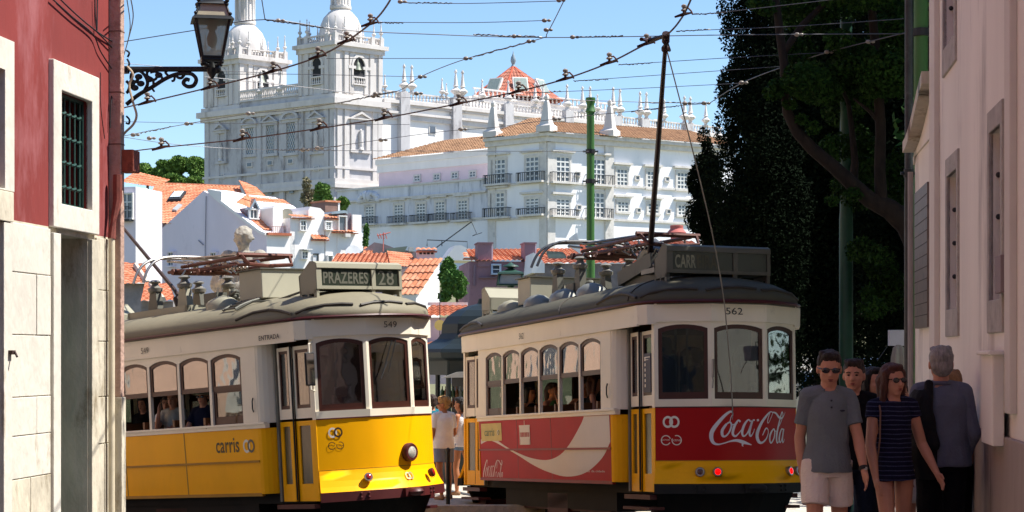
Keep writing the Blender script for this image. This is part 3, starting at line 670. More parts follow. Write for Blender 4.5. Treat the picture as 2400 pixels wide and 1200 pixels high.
m = MB(); m.lathe([(.05, 0), (.42, .08), (.6, .22)], W4.p(W4.s_(818), W4.z(818, 597), .5), 16, rot=Matrix.Rotation(R(75), 3, 'X') @ Matrix.Rotation(R(20), 3, 'Y')); m.build('satellite_dish', M('dish_white', '#c9cacc', .5), h, smooth=True)
m = MB(); W4.ubox(m, 801, 813, 548, 556, 0, .5); m.build('air_conditioner', M('ac_white', '#c8c4be', .6), h)
h = house('orange_block', 'small brown chimney block with a white edge between dormer and trees', 146, 780, group=hs)
m = MB(); F5 = Face(795, 146, *D4); F5.ubox(m, 762, 793, 473, 560, -2, 0); m.build('wall', M('brown_block', '#86695f', .9), h)
m = MB(); F5.ubox(m, 792, 796, 473, 560, -2, .03); m.build('edge', white_lime, h); m = MB(); F5.ubox(m, 761, 797, 470, 474, -2.1, .1); m.build('cap', tile_or, h)
# big orange roof with a skylight behind the gable
h = house('long_roof_house', 'house with a big sunlit orange tile roof and a white skylight', 142, 450, group=hs)
RF = Face(640, 141, -1.0, .25)
A, B = at(322, 520, 137), at(600, 540, 133); C_, D_ = at(560, 430, 146), at(366, 430, 148.5)
def quadtiles(par, P, pitch=.30, amp=.06, row=.42, mat=tile_or, name='roof'):
    t = MB(); roof_tiles(t, P, pitch, amp, row, .04); return t.build(name, mat, par)
roofn = (B - A).cross(D_ - A).normalized()
C_ = C_ - roofn * (C_ - A).dot(roofn)
quadtiles(h, [A, B, C_, D_])
for q, s_ in (((412, 464), 1), ):
    pass
def onroof(u, v, A, nrm, lift=.1):
    o0 = Vector((0, 0, CAMZ)); d = at(u, v, 1) - o0; t = (A - o0).dot(nrm) / d.dot(nrm); return o0 + d * t + (nrm if nrm.z > 0 else -nrm) * lift
m = MB(); P = [onroof(u, v, A, roofn, .1) for u, v in ((393, 475), (424, 474), (437, 456), (407, 457))]; m.extrude(P, Vector((0, 0, .18))); o = m.build('skylight', iron_dk, h)
m = MB(); P = [onroof(u, v, A, roofn, .32) for u, v in ((399, 472), (422, 471), (432, 458), (410, 459))]; m.extrude(P, Vector((0, 0, .03))); m.build('skylight_glass', M('sky_white_glass', '#dfe6e8', .15), o)
m = MB(); P = [onroof(u, v, A, roofn, .1) for u, v in ((404, 497), (414, 499), (428, 486), (418, 484))]; m.extrude(P, Vector((0, 0, .12))); m.build('skylight', M('zinc_sheet', '#a9aaa8', .4), h)
W6 = Face(350, 138, 1, .35); m = MB(); W6.ubox(m, 290, 400, 521, 800, -5, 0); m.build('wall', M('far_wall_lilac_shade', '#cfc8da', .9, var=.05), h)  # white wall given a lilac tint for its shade
m = MB(); m.tube([C_, D_], .12, 6); m.build('roof_ridge', tile_or, h)
E2 = at(640, 458, 140); t = MB(); roof_tiles(t, [at(598, 498, 136), at(662, 500, 139), at(600, 440, 145), at(556, 431, 145.5)], .3, .06, .42, .04); t.build('side_roof', tile_or, h)
# dormer with white window
h = house('dormer', 'little white-framed dormer window with its own tile roof beside the chimney', 131.5, 585, cat='dormer', zb_=6)
ORG[h.name] = Vector(h.location)
F6 = Face(582, 131.5, *D4)
m = MB(); F6.ubox(m, 582, 603, 487, 545, -3, 0); m.build('wall', dz_, h)
m = MB(); F6.uplate(m, [(579, 492), (593, 466), (606, 492), (602, 492), (593, 474), (584, 492)], -.3, .3); m.build('gable_trim', M('light_zinc', '#98a3aa'), h)
window(F6, h, 592, 492, 512, .28, lintel=False, surround=.08, cols=2, rows=1, fm=white_paint)
t = MB(); roof_tiles(t, [F6.pt(524, 479, 1.6) * 1.0, F6.p(F6.s_(582), F6.z(582, 487), .1), F6.p(F6.s_(592), F6.z(592, 467), -.3), at(534, 463, 132)], .3, .06, .42, .04)
t.build('roof', tile_or, h)
# far-left corner house with balcony
h = house('corner_house', 'white corner house with hipped orange roof and iron balcony at the left edge', 124, 315, group=hs)
F7 = Face(318, 122, 1, .9); F8 = Face(318, 122, -1, .25)
m = MB(); F7.ubox(m, 318, 346, 440, 800, -4, 0); m.build('side_wall', white_lime, h); m = MB(); F8.ubox(m, 285, 318, 438, 800, -4, 0); m.build('wall', lime_shade, h)
quadtiles(h, [at(282, 428, 122), at(366, 440, 125), at(398, 423, 129), at(322, 393, 127)], .3, .06)
window(F8, h, 300, 455, 512, .35, lintel=False, surround=.08, cols=2, rows=3)
m = MB()
for i in range(10): q = F8.p(F8.s_(288 + i * 2.6), F8.z(300, 515), .6); m.tube([q, q + Vector((0, 0, .8))], .015, 4)
m.tube([F8.p(F8.s_(288), F8.z(300, 515) + .8, .6), F8.p(F8.s_(313), F8.z(300, 515) + .8, .6)], .02, 4); F8.ubox(m, 287, 313, 515, 519, 0, .62); m.build('balcony', iron_dk, h)
h = house('low_house', 'low orange-roofed house with weathered ridge at the lower left', 100, 320, group=hs)
quadtiles(h, [at(280, 668, 98), at(346, 665, 99), at(340, 622, 103), at(285, 620, 103)], .3, .06)
m = MB(); m.tube([at(318, 622, 102), at(346, 664, 98.8)], .16, 6); m.build('roof_ridge', M('mortar_ridge', '#c3b3a2', .9), h)
m = MB(); Fq = Face(320, 99, 1, .1); Fq.ubox(m, 280, 345, 664, 800, -3, -.2); m.build('wall', M('grey_old_wall', '#8a8382', .9, var=.2), h)
h = house('shed_roof_house', 'small orange roof with a pale ridge right behind the yellow tram roof gear', 92, 370, group=hs)
quadtiles(h, [at(330, 708, 90), at(410, 706, 91), at(398, 668, 95), at(340, 664, 95)], .3, .06)
m = MB(); Fq = Face(360, 91, 1, .1); Fq.ubox(m, 330, 405, 706, 800, -3, -.2); m.build('wall', M('grey_old_wall', '#8a8382'), h)
m = MB(); m.tube([at(352, 668, 94.5), at(382, 702, 90.2)], .15, 6); m.build('roof_ridge', M('mortar_ridge', '#c3b3a2'), h)
# orange roofs in the middle
h = house('hip_roof_house', 'orange hip-roofed house with a small tiled chimney between the two trams', 88, 900, group=hs)
quadtiles(h, [at(768, 628, 86), at(916, 626, 86), at(906, 594, 91), at(790, 606, 91)], .21, .05)
quadtiles(h, [at(914, 626, 86), at(984, 628, 88), at(962, 596, 92), at(906, 593, 91)], .21, .05)
Fq = Face(900, 87, 1, .1); m = MB(); Fq.ubox(m, 775, 975, 629, 800, -4, -.2); m.build('wall', pink_lime, h)
h = house('white_gable_house', 'white gable end under a steep orange roof edge beside the ivy', 80, 990, group=hs)
m = MB(); G9 = Face(975, 78.2, .55, 1); G9.uplate(m, [(975, 690), (1030, 608), (1030, 830), (975, 830)], -1.2, 0); m.build('gable_wall', white_lime, h)
quadtiles(h, [G9.pt(974, 692, -1.3), G9.pt(974, 692, .15), G9.pt(1031, 606, .15), G9.pt(1031, 606, -1.3)], .21, .05)
m = MB(); Fq = Face(960, 78.6, 1, .1); Fq.ubox(m, 950, 976, 690, 830, -.8, 0); m.build('wall', lime_shade, h)
h = house('tiled_chimney', 'pinkish chimney box with square vents and a tile cap', 90, 1000, cat='chimney', zb_=2)
Fq = Face(1000, 90, 1, .1); m = MB(); Fq.ubox(m, 978, 1019, 586, 640, -1, 0); m.build('stack', M('pinkish_stack', '#d8c3c2', .9), h)
m = MB()
for i in range(4): Fq.ubox(m, 983 + i * 9, 989 + i * 9, 591, 596, -.1, .01)
m.build('vent', dark_in, h); hood(h, 975, 1024, 581, 588, F=Fq, out=.25, name='tile_cap')
# small pieces in front of terrace wing
h = house('roof_clutter_house', 'brown-walled house with a curved roof terrace and air conditioner below the terrace wing', 118, 900, group=hs)
Fq = Face(900, 118, 1, .15); m = MB(); Fq.uplate(m, [(853, 640), (853, 585), (877, 568), (900, 572), (935, 585), (980, 590), (985, 640)], -4, 0); m.build('wall', M('brown_grey_wall', '#8c7d80', .9), h)
m = MB(); Fq.uplate(m, [(905, 592), (905, 583), (955, 577), (948, 590)], -1, .1); m.build('awning', M('olive_awning', '#7c8478', .8), h)
m = MB(); Fq.ubox(m, 957, 968, 580, 590, 0, .4); m.build('air_conditioner', M('ac_white', '#c8c4be'), h)
m = MB()
for P in ([(1005, 575), (1005, 560), (1100, 564), (1100, 590)], [(1040, 575), (1040, 562)]): m.tube([Fq.pt(u, v, -1) for u, v in P], .03, 5)
m.tube([Fq.pt(1023, 580, 0), Fq.pt(1105, 520, 0)], .035, 5); m.tube([Fq.pt(1105, 520, 0), Fq.pt(1117, 547, 0), Fq.pt(1107, 553, 0), Fq.pt(1130, 545, 0)], .02, 4); m.build('roof_frame', iron_dk, h)
m = MB(); Fq.uplate(m, [(1040, 610), (1065, 576), (1080, 575), (1112, 592), (1112, 612)], -3, .2); m.build('gable_wall', white_lime, h)
m = MB()
for i in range(4):
    m.tube([Fq.pt(884 + i * 6, 548, .2), Fq.pt(888 + i * 6, 560, .2)], .03, 4)
m.tube([Fq.pt(883, 553, .2), Fq.pt(915, 545, .2)], .03, 4); m.tube([Fq.pt(899, 545, .2), Fq.pt(897, 590, .2)], .03, 4); m.build('aerial', M('red_aerial', '#c06a60', .7), h)
quadtiles(h, [at(850, 604, 116), at(872, 604, 116), at(875, 580, 119), at(853, 578, 119)], .21, .05); hood(h, 1085, 1120, 592, 606, F=Face(1100, 112, 1, .1), out=1)
# mauve house
h = house('mauve_house', 'mauve house with two square chimneys and an orange roof behind the red tram', 84, 1180, group=hs)
Fq = Face(1180, 84, 1, .12); m = MB(); Fq.ubox(m, 1100, 1248, 613, 800, -5, 0); m.build('wall', mauve, h)
quadtiles(h, [Fq.pt(1104, 614, .2), Fq.pt(1375, 612, .2), Fq.pt(1370, 572, -4), Fq.pt(1112, 574, -4)], .21, .05)
for u0, u1 in ((1120, 1152), (1229, 1254)):
    m = MB(); Fq.ubox(m, u0, u1, 570, 625, -1.2, .06); o = m.build('chimney', mauve, h); m = MB(); Fq.ubox(m, u1 - .5, u1 + 3, 571, 612, -1.1, .03); m.build('lit_edge', pink_lime, o)  # paler strip stands in for the chimney's sunlit side
    m = MB(); Fq.ubox(m, u0 - 2, u1 + 4, 568, 571, -1.3, .12); m.build('cap', mauve, o)
window(Fq, h, 1162, 622, 641, .16, lintel=False, surround=.06, cols=1, rows=2, fm=M('blue_grey_frame', '#9fb0c4', .6))
m = MB(); m.tube([Fq.pt(1112, 622, .08), Fq.pt(1111, 670, .08)], .05, 6); Fq.ubox(m, 1123, 1164, 649, 652, 0, .12); m.build('downpipe', M('mauve_pipe', '#7d6672', .6), h)
h = house('white_stepped_gable', 'white sloping gable with an old brown tile roof and glass skylight', 80, 1275, group=hs)
Fq = Face(1260, 80, 1, .1); m = MB(); Fq.uplate(m, [(1245, 640), (1250, 592), (1262, 600), (1276, 618), (1276, 640)], -3, .1); m.build('gable_wall', white_lime, h)
quadtiles(h, [Fq.pt(1268, 620, .1), Fq.pt(1500, 620, .1), Fq.pt(1490, 596, -2), Fq.pt(1262, 600, -2)], .26, .055, mat=tile_rd)
m = MB(); Fq.ubox(m, 1256, 1500, 618, 700, -3, 0); m.build('wall', M('old_brown_wall', '#7d7370', .9, var=.3, vs=2), h)
m = MB(); P = [Fq.pt(u, v, .1) for u, v in ((1285, 606), (1327, 606), (1318, 596), (1280, 594))]; m.extrude(P, (0, 0, .1)); m.build('skylight', M('pale_skylight_glass', '#8f9a92'), h)
h = house('red_roof_house', 'long dark red tile roof in front of the convent wall', 112, 1480, group=hs)
Fq = Face(1480, 112, 1, .05)
quadtiles(h, [Fq.pt(1350, 596, .3), Fq.pt(1660, 596, .3), Fq.pt(1655, 552, -6), Fq.pt(1360, 549, -6)], .3, .07, mat=tile_rd)
m = MB(); Fq.ubox(m, 1352, 1660, 596, 800, -6, 0); m.build('wall', white_lime, h); m = MB(); Fq.uplate(m, [(1344, 600), (1350, 546), (1356, 566), (1360, 600)], -5, .4); m.build('gable_wall', white_lime, h)
h = house('chimney_pot', 'red clay chimney pot with a bent steel flue at the convent foot', 108, 1586, cat='chimney', zb_=6)
m = MB(); c = at(1586, 562, 108); m.lathe([(.34, 0), (.34, .2), (.52, .3), (.55, .4), (.36, .62), (.38, .8), (.3, .82)], c, 14); m.build('pot', M('clay_pot', '#b5625a', .8), h, smooth=True)
m = MB(); m.tube([at(1605, 600, 108), at(1605, 560, 108), at(1601, 551, 108), at(1594, 551, 108), at(1590, 557, 108)], .07, 8); m.build('flue', M('rust_flue', '#5a4038', .6), h)
# low house with satellite dish below
h = house('low_white_house', 'low white house with short orange roof and a yellow dish on a mast', 62, 1050, zb_=-8, group=hs)
Fq = Face(1050, 62, 1, .05); quadtiles(h, [Fq.pt(994, 744, .2), Fq.pt(1102, 744, .2), Fq.pt(1100, 713, -2), Fq.pt(1010, 712, -2)], .2, .045, .32)
m = MB(); Fq.ubox(m, 990, 1130, 744, 900, -3, 0); m.build('wall', M('pinkish_old_wall', '#c9bcc2', .9, var=.15, vs=1.5), h)
m = MB(); Fq.ubox(m, 1003, 1100, 705, 712, -2.2, -1.8); m.build('ridge_parapet', white_lime, h)
t = MB(); roof_tiles(t, [Fq.pt(985, 815, 1.4), Fq.pt(1040, 815, 1.4), Fq.pt(1036, 803, 0), Fq.pt(985, 803, 0)], .2, .045, .32, .03); t.build('lower_roof', tile_or, h)
m = MB(); c = at(1031, 763, 60); m.lathe([(.02, 0), (.1, .015), (.17, .06)], c, 20, rot=Matrix.Rotation(R(80), 3, 'X')); m.build('satellite_dish', M('yellowed_dish', '#cfae62', .6), h, smooth=True)
m = MB(); m.tube([at(1031, 690, 60.2), at(1031, 830, 60.2)], .015, 5); m.build('mast', iron_dk, h)
# ================================================================== vegetation far away
lf_hill = leafmat('hill_leaves', (.07, .13, .03), (.16, .26, .06)); lf_ivy = leafmat('ivy_leaves', (.05, .12, .03), (.13, .24, .06)); bark = M('bark_brown', '#5a4a3c', .95, var=.3, vs=8, bump=.8, bs=20)
def smalltree(name, label, u, v, Y, ru, rv, n, size, mat, group=None, zb_=None, cl=10, cat='tree', seed=0):
    rng = random.Random(seed); c = at(u, v, Y); r = ru * Y / FPX; rz_ = rv * Y / FPX
    zb2 = zb_ if zb_ is not None else c.z - rz_ * 2; o = thing(name, label, cat, (c.x, c.y, zb2), group=group)
    m = MB(); m.tube([(c.x, c.y, zb2), (c.x + .1, c.y, (zb2 + c.z) / 2), (c.x, c.y, c.z + rz_ * .3)], [r * .12, r * .09, r * .03], 8)
    for i in range(5):
        a = rng.uniform(0, 6.28); m.tube([(c.x, c.y, c.z - rz_ * .6), (c.x + math.cos(a) * r * .6, c.y + math.sin(a) * r * .6, c.z + rng.uniform(0, .5) * rz_)], [r * .06, r * .02], 6)
    m.build('trunk', bark, o)
    cs, rs = [], []
    for i in range(cl):
        a = rng.uniform(0, 6.28); q = rng.uniform(.1, .62); cs.append((c.x + math.cos(a) * r * q, c.y + math.sin(a) * r * q, c.z + rng.uniform(-.6, .6) * rz_)); k = rng.uniform(.28, .5); rs.append((r * k, r * k, rz_ * k))
    leafmesh('crown', mat, o, cs, rs, n, size); return o
tg = 'hillside trees left of the church'
for i, (u, v, ru, rv, lb) in enumerate(((345, 408, 34, 26, 'leftmost dark green hill tree above the orange roofs'), (385, 402, 30, 26, 'small round hill tree between two larger ones'), (425, 392, 36, 27, 'broad rounded tree at the top of the hill'), (462, 398, 30, 32, 'green tree touching the shaded church facade'), (410, 425, 40, 18, 'low bushy tree below the hilltop crowns'), (460, 428, 34, 14, 'yellowish green bush at the foot of the church facade'))):
    smalltree('hill_tree', lb, u, v, 395 - i * 2, ru, rv, 7000, .42, lf_hill, tg, cl=16, seed=i)
smalltree('slope_tree', 'sparse olive green tree against the grey church base', 757, 462, 240, 26, 30, 2600, .3, lf_hill, None, seed=11)
smalltree('slope_tree', 'bare-branched pale tree left of the olive green one', 722, 452, 242, 24, 34, 700, .25, leafmat('dry_leaves', (.16, .15, .09), (.25, .22, .14)), None, seed=12)
smalltree('slope_tree', 'green bush beside the brown chimney block', 800, 478, 236, 20, 16, 1800, .3, lf_hill, None, seed=13)
smalltree('climbing_plant', 'upper green ivy mass behind the white gable', 1047, 635, 76, 24, 32, 3500, .13, lf_ivy, 'ivy between white gable and mauve house', cl=9, cat='plant', seed=14)
smalltree('climbing_plant', 'rounded lower ivy bush left of the mauve house', 1066, 672, 74, 40, 40, 6500, .13, lf_ivy, 'ivy between white gable and mauve house', cl=14, cat='plant', seed=15)
smalltree('climbing_plant', 'thin strip of creeper right of the white dormer house', 857, 555, 128, 7, 42, 900, .16, lf_ivy, None, cl=7, cat='plant', seed=16)
# ================================================================== left building (red render, stone base)
XL = 7.0; dS = (550 / 4500., 1.0)
Y0L = 4500 * XL / 1460.
LW = Face(290, Y0L, *dS); LWend = -50
redp = M('red_lime_plaster', '#7f302c', .92, var=.22, vs=.8, bump=.5, bs=5, col2='#a4686a', c2s=.6, c2t=.51, stretch=(1, 1, .35))
stn = M('cream_limestone', '#d0cabd', .85, var=.12, vs=2, bump=.9, bs=9, col2='#94836a', c2s=2.0, c2t=.585, stretch=(1, 1, .5))
stn_w = M('worn_cream_limestone', '#c6bda9', .85, var=.22, vs=3, bump=1.0, bs=12, col2='#76664a', c2s=2.6, c2t=.55, stretch=(1, 1, .45))
quo = M('rough_brown_stone', '#b39484', .9, var=.16, vs=4, bump=1.0, bs=16, col2='#8b6c5c', c2s=5, c2t=.55)
grn = M('dark_green_paint', '#2c4a42', .45, var=.15, vs=6)
lb = thing('red_building', 'red plastered street building with cream stone base and a barred window at the left', 'building', LW.p(-8, 0))
zl_ = lambda u, v: LW.z(u - 7, v)
LW.s0 = LW.s_; LW.s_ = lambda u: LW.s0(u - 7)
zbase = zl_(122, 530)
s_ = LW.s_
wh = (s_(140), s_(212), zl_(140, 476), zl_(140, 209)); dh_ = (s_(140), s_(212), -1, zl_(140, 546)); ow = (s_(-140), s_(6), zl_(2, 440), zl_(2, 160)); od = (s_(-140), s_(4), -1, zl_(2, 517))
m = MB(); LW.holed(m, s_(-600) - 33, s_(266), zbase, 12.5, [(wh[0], wh[1], wh[2], wh[3]), (ow[0], ow[1], ow[2], ow[3])], .3); m.build('plaster_wall', redp, lb, fix=False)
m = MB(); LW.holed(m, s_(-600) - 33, s_(266), -1.2, zbase, [(dh_[0], dh_[1], -1.2, dh_[3]), (od[0], od[1], -1.2, od[3])], .55); m.build('base_wall', stn_w, lb, fix=False)
m = MB(); LW.box(m, s_(-600) - 33, s_(266), -1.2, 12.5, -6, -.56); m.build('inner_core', dark_in, lb)
m = MB(); LW.box(m, s_(-600) - 33, s_(268), 12.5, 12.9, -6, .5); m.build('eaves', stn, lb)
def slab(F, par, u0, u1, za, zb2, o1, mat, o0=0, name='stone_slab', bev=.006): 
    m = MB(); F.box(m, F.s_(u0) + .004, F.s_(u1) - .004, za + .004, zb2 - .004, o0, o1); return m.build(name, mat, par, bevel=bev)
# stone slabs of the base, each course slightly proud
rngS = random.Random(3)
crs = [-1.2, .15, .62, 1.22, 1.92, 2.46, zbase]
crs = [-1.2, zl_(70, 1120), zl_(70, 1020), zl_(70, 930), zl_(70, 785), zl_(70, 640), zbase - .02]
for i in range(6):
    us = [26, 74, 121] if i in (0, ) else ([26, 121] if i % 2 else [26, 88, 121])
    for j in range(len(us) - 1): slab(LW, lb, us[j], us[j + 1], crs[i], crs[i + 1], .02 + rngS.random() * .008, stn_w if i == 0 else stn)
for i, (u0, u1) in enumerate(((228.5, 247), (247.5, 262))):
    c2 = [-1.2, zl_(245, 1040), zl_(245, 930), zl_(245, 800), zl_(245, 680), zbase - .02]
    for j in range(5): slab(LW, lb, u0, u1, c2[j], c2[j + 1], .02 + rngS.random() * .01, stn_w)
slab(LW, lb, 122, 139.5, -1.2, dh_[3], .05, stn, name='door_jamb'); slab(LW, lb, 212.5, 228, -1.2, dh_[3], .05, stn_w, name='door_jamb'); slab(LW, lb, 4.5, 25, -1.2, od[3] , .05, stn, name='door_jamb')
slab(LW, lb, -60, 26, od[3], zl_(10, 446), .06, stn_w, name='window_sill')
# barred window
fr = MB(); A0, A1, Z0, Z1 = wh
LW.ring(fr, [(s_(121), zl_(122, 530) + .0), (s_(228.5), zl_(122, 530) + .0), (s_(228.5), zl_(122, 135)), (s_(121), zl_(122, 135))], [(A0, Z0), (A1, Z0), (A1, Z1), (A0, Z1)], -.02, .055)
wn = fr.build('barred_window', stn, lb, bevel=.008)
m = MB(); LW.box(m, A0, A1, Z0, Z1, -.30, -.24); m.build('shutter', M('black_green_shutter', (.018, .026, .026), .4), wn)
m = MB()
for i in range(6):
    a = A0 + (A1 - A0) * (i + .5) / 6; m.tube([LW.p(a, Z0, -.06), LW.p(a, Z1, -.06)], .011, 6)
for i in range(4):
    z = Z0 + (Z1 - Z0) * (.17 + i * .22); P = [(A0, 0)]
    for q in range(6): P += [(A0 + (A1 - A0) * (q + .28) / 6, 0), (A0 + (A1 - A0) * (q + .5) / 6, .016), (A0 + (A1 - A0) * (q + .72) / 6, 0)]
    P.append((A1, 0)); m.tube([LW.p(a, z + e, -.06 + e * .5) for a, e in P], .016, 6)
m.build('window_bars', grn, wn, smooth=True)
m = MB(); LW.ring(m, [(A0, Z0), (A1, Z0), (A1, Z1), (A0, Z1)], [(A0 + .03, Z0 + .03), (A1 - .03, Z0 + .03), (A1 - .03, Z1 - .03), (A0 + .03, Z1 - .03)], -.1, -.04); m.build('iron_frame', grn, wn)
m = MB(); LW.ring(m, [(s_(-300), zl_(10, 446)), (s_(28), zl_(10, 446)), (s_(28), zl_(10, 88)), (s_(-300), zl_(10, 88))], [(ow[0], ow[2]), (ow[1], ow[2]), (ow[1], ow[3]), (ow[0], ow[3])], -.02, .055); o = m.build('stone_window', stn, lb, bevel=.008)
m = MB(); LW.box(m, ow[0], ow[1], ow[2], ow[3], -.3, -.25); m.build('shutter', M('black_green_shutter', (.018, .026, .026), .4), o)
# door, opened leaf seen at the near edge
m = MB(); LW.box(m, dh_[0] + .02, dh_[1], -1.2, dh_[3], -.42, -.36); dd = m.build('door', grn, lb)
m = MB()
for i in range(16): z = -.9 + i * .24; m.ball(LW.p(dh_[0] + .12, z, -.35), .022, 8); m.ball(LW.p(dh_[0] + .3, z, -.35), .022, 8)
LW.box(m, dh_[0] + .2, dh_[0] + .22, -1.2, dh_[3] - .05, -.36, -.34); LW.box(m, dh_[0] + .05, dh_[0] + .07, -1.2, dh_[3] - .05, -.36, -.34); m.build('door_studs', grn, dd, smooth=True)
m = MB(); LW.box(m, od[0], od[1], -1.2, od[3], -.3, -.25); m.build('door', M('dark_red_door', '#2a0f10', .5), lb)
m = MB(); LW.ubox(m, 14, 22, 821, 831, .05, .09); m.tube([LW.pt(20, 824, .09), LW.pt(16, 836, .13)], .012, 6); m.build('wall_hook', M('brown_iron', '#3a2420', .7), lb)
# corner pier, downpipe, corner box
m = MB(); LW.box(m, s_(262.5), s_(271), zl_(280, 930), 12.5, -.5, .135); m.build('corner_pier', quo, lb, bevel=.01)
m = MB(); LW.box(m, s_(262), s_(271) + .01, -1.2, zl_(280, 930), -.5, .15); m.build('pier_base', stn_w, lb, bevel=.01)
for i in range(9):
    z = 4.0 + i * .62 - (i % 2) * .05; m = MB(); LW.box(m, s_(262.5) - .003, s_(271) + .003, z, z + .012, -.5, .138); m.build('mortar_joint', M('dark_mortar', '#6e5346', .95), lb)
m = MB(); m.tube([LW.pt(252, 556, .08), LW.p(s_(252), -1.2, .08)], .035, 10); o = m.build('downpipe', M('cream_pipe', '#cfc3a8', .6, var=.15, vs=5), lb, smooth=True)
m = MB(); m.tube([LW.pt(258, 410, .12), LW.pt(258, 470, .12), LW.pt(254, 520, .09), LW.pt(252, 560, .08)], [.05, .05, .03, .045], 8); m.build('pipe_elbow', M('rust_red_pipe', '#7a4036', .8, var=.3, vs=12), lb, smooth=True)
bxm = M('rusted_terracotta_box', '#8a4634', .85, var=.3, vs=5, bump=.5, bs=20, col2='#5e2e24', c2s=5, c2t=.52)
m = MB(); LW.box(m, s_(264), s_(280), zl_(275, 404), zl_(275, 352), .10, .27); o = m.build('corner_box', bxm, bevel=.01); tag(o, 'rusty terracotta box fixed high on the corner of the red building', 'box')
# cables on the plaster
cb = M('black_cable', (.02, .02, .022), .6)
def cable(pts, r=.008, o=.03, par=lb, mat=cb): m = MB(); m.tube([LW.pt(u, v, o) for u, v in crom([(a, b) for a, b in pts], 6)], r, 6); return m.build('wall_cable', mat, par, smooth=True)
cable([(120, -5), (170, 40), (218, 80), (236, 120), (262, 160)]); cable([(138, -5), (180, 35), (225, 72), (265, 98), (290, 112)])
cable([(223, -5), (224, 35), (227, 72)]); cable([(229, -5), (228, 72)]); cable([(225, 72), (262, 110), (275, 130)]); cable([(262, 110), (285, 150), (276, 180), (262, 230), (259, 300)]); cable([(236, 170), (237, 250), (246, 325)], .005)
# ------------------------------------------------------------------ lamp on the corner
lampI = M('black_lamp_iron', (.018, .02, .022), .45, .4, var=.2, vs=10)
Yl = Y0L - .25; A = at(296, 163, Yl)
lp = thing('wall_lamp', 'old square iron lantern on an ornate scrolled bracket at the corner of the red building', 'street lamp', A)
def L(u, v, d=0): return at(u, v, Yl + d)
m = MB(); m.tube([L(293, 162), L(503, 162)], .030, 8)
m.tube([L(293, 156), L(293, 172)], .05, 8); m.ball(L(508, 162), .05, 10)
arm = m.build('arm', lampI, lp, smooth=True)
m = MB()
def scr(P, r): m.tube([L(u, v) for u, v in crom(P, 6)], r, 6)
scr([(296, 245), (325, 222), (355, 205), (385, 186), (410, 175), (432, 172), (450, 174), (460, 186), (454, 200), (440, 203), (430, 195), (436, 186), (444, 188)], [.030] * 61 + [.02] * 12 if False else .024)
scr([(338, 213), (346, 196), (340, 178), (326, 166), (310, 172), (308, 186), (318, 192), (324, 184)], .020)
scr([(360, 200), (358, 186), (346, 178), (346, 168), (358, 164), (368, 172), (366, 184), (358, 188)], .016)
scr([(382, 188), (376, 176), (364, 168), (352, 170)], .016); scr([(395, 178), (388, 170), (394, 164)], .016); scr([(410, 176), (408, 188), (402, 190)], .014); scr([(434, 172), (426, 182), (418, 182), (412, 176)], .018)
scr([(355, 205), (362, 215), (358, 210)], .012); scr([(296, 190), (304, 200), (300, 214), (296, 218)], .018); scr([(296, 160), (303, 150), (298, 138)], .012); scr([(296, 118), (303, 124), (299, 134)], .012); scr([(296, 272), (303, 280), (302, 290), (295, 288)], .012)
for u, v in ((330, 196), (316, 206), (350, 186), (372, 176), (325, 180), (308, 196)): m.ball(L(u, v), (.045, .02, .035), 8)
m.build('scroll_bracket', lampI, lp, smooth=True)
# lantern head, standing on the arm tip
lc = L(497, 162); sc_ = Yl / FPX; rt = Matrix.Rotation(R(12), 3, 'Z')
def sq(hw, z): return [lc + rt @ Vector((x * hw, y * hw, z)) for x, y in ((-1, -1), (1, -1), (1, 1), (-1, 1))]
zz = lambda v: (162 - v) * sc_
m = MB(); m.lathe([(.012, zz(185)), (.05, zz(172)), (.075, zz(160)), (.04, zz(150)), (.02, zz(146))], lc, 10)
hb, ht = 22 * sc_, 40 * sc_
for i in range(4):
    a = sq(hb, zz(142))[i]; b = sq(ht, zz(44))[i]; q = lc + Vector((0, 0, zz(160))); m.tube([q, (q + a) / 2 + (a - q) * .3 + Vector((0, 0, -.02)), a], .014, 6); m.tube([a, b], .016, 6)
    m.ball(a + Vector((0, 0, -.03)), .02, 8); m.ball(b * 1.0 + Vector((0, 0, .03)), .02, 8)
    c = sq(30 * sc_, zz(12))[i]; m.tube([b, c], .014, 6)
for z, w_, t_ in ((zz(142), hb, .02), (zz(136), hb * 1.08, .014), (zz(46), ht * 1.02, .02)):
    P = sq(w_, z)
    for i in range(4): m.tube([P[i], P[(i + 1) % 4]], t_, 6)
m.loft([sq(ht * 1.22, zz(51)), sq(ht * 1.16, zz(47)), sq(ht * 1.0, zz(43))]); m.loft([sq(33 * sc_ * 1.12, zz(14)), sq(33 * sc_, zz(8)), sq(24 * sc_, zz(4)), sq(19 * sc_, zz(-6)), sq(10 * sc_, zz(-16))])
m.lathe([(.06, zz(-14)), (.09, zz(-20)), (.04, zz(-27)), (.01, zz(-34))], lc, 10)
for p in sq(33 * sc_, zz(6)): m.ball(p, .025, 8)
hd = m.build('lantern_frame', lampI, lp, smooth=True)
lg = bpy.data.materials.new('frosted_lamp_glass'); lg.use_nodes = True; n_ = lg.node_tree.nodes; n_.remove(n_['Principled BSDF']); k1 = n_.new('ShaderNodeBsdfTransparent'); k1.inputs[0].default_value = (.75, .75, .72, 1)
k2 = n_.new('ShaderNodeBsdfTranslucent'); k2.inputs[0].default_value = (.42, .42, .40, 1); k3 = n_.new('ShaderNodeMixShader'); k3.inputs[0].default_value = .6; lg.node_tree.links.new(k1.outputs[0], k3.inputs[1]); lg.node_tree.links.new(k2.outputs[0], k3.inputs[2]); lg.node_tree.links.new(k3.outputs[0], n_['Material Output'].inputs[0])
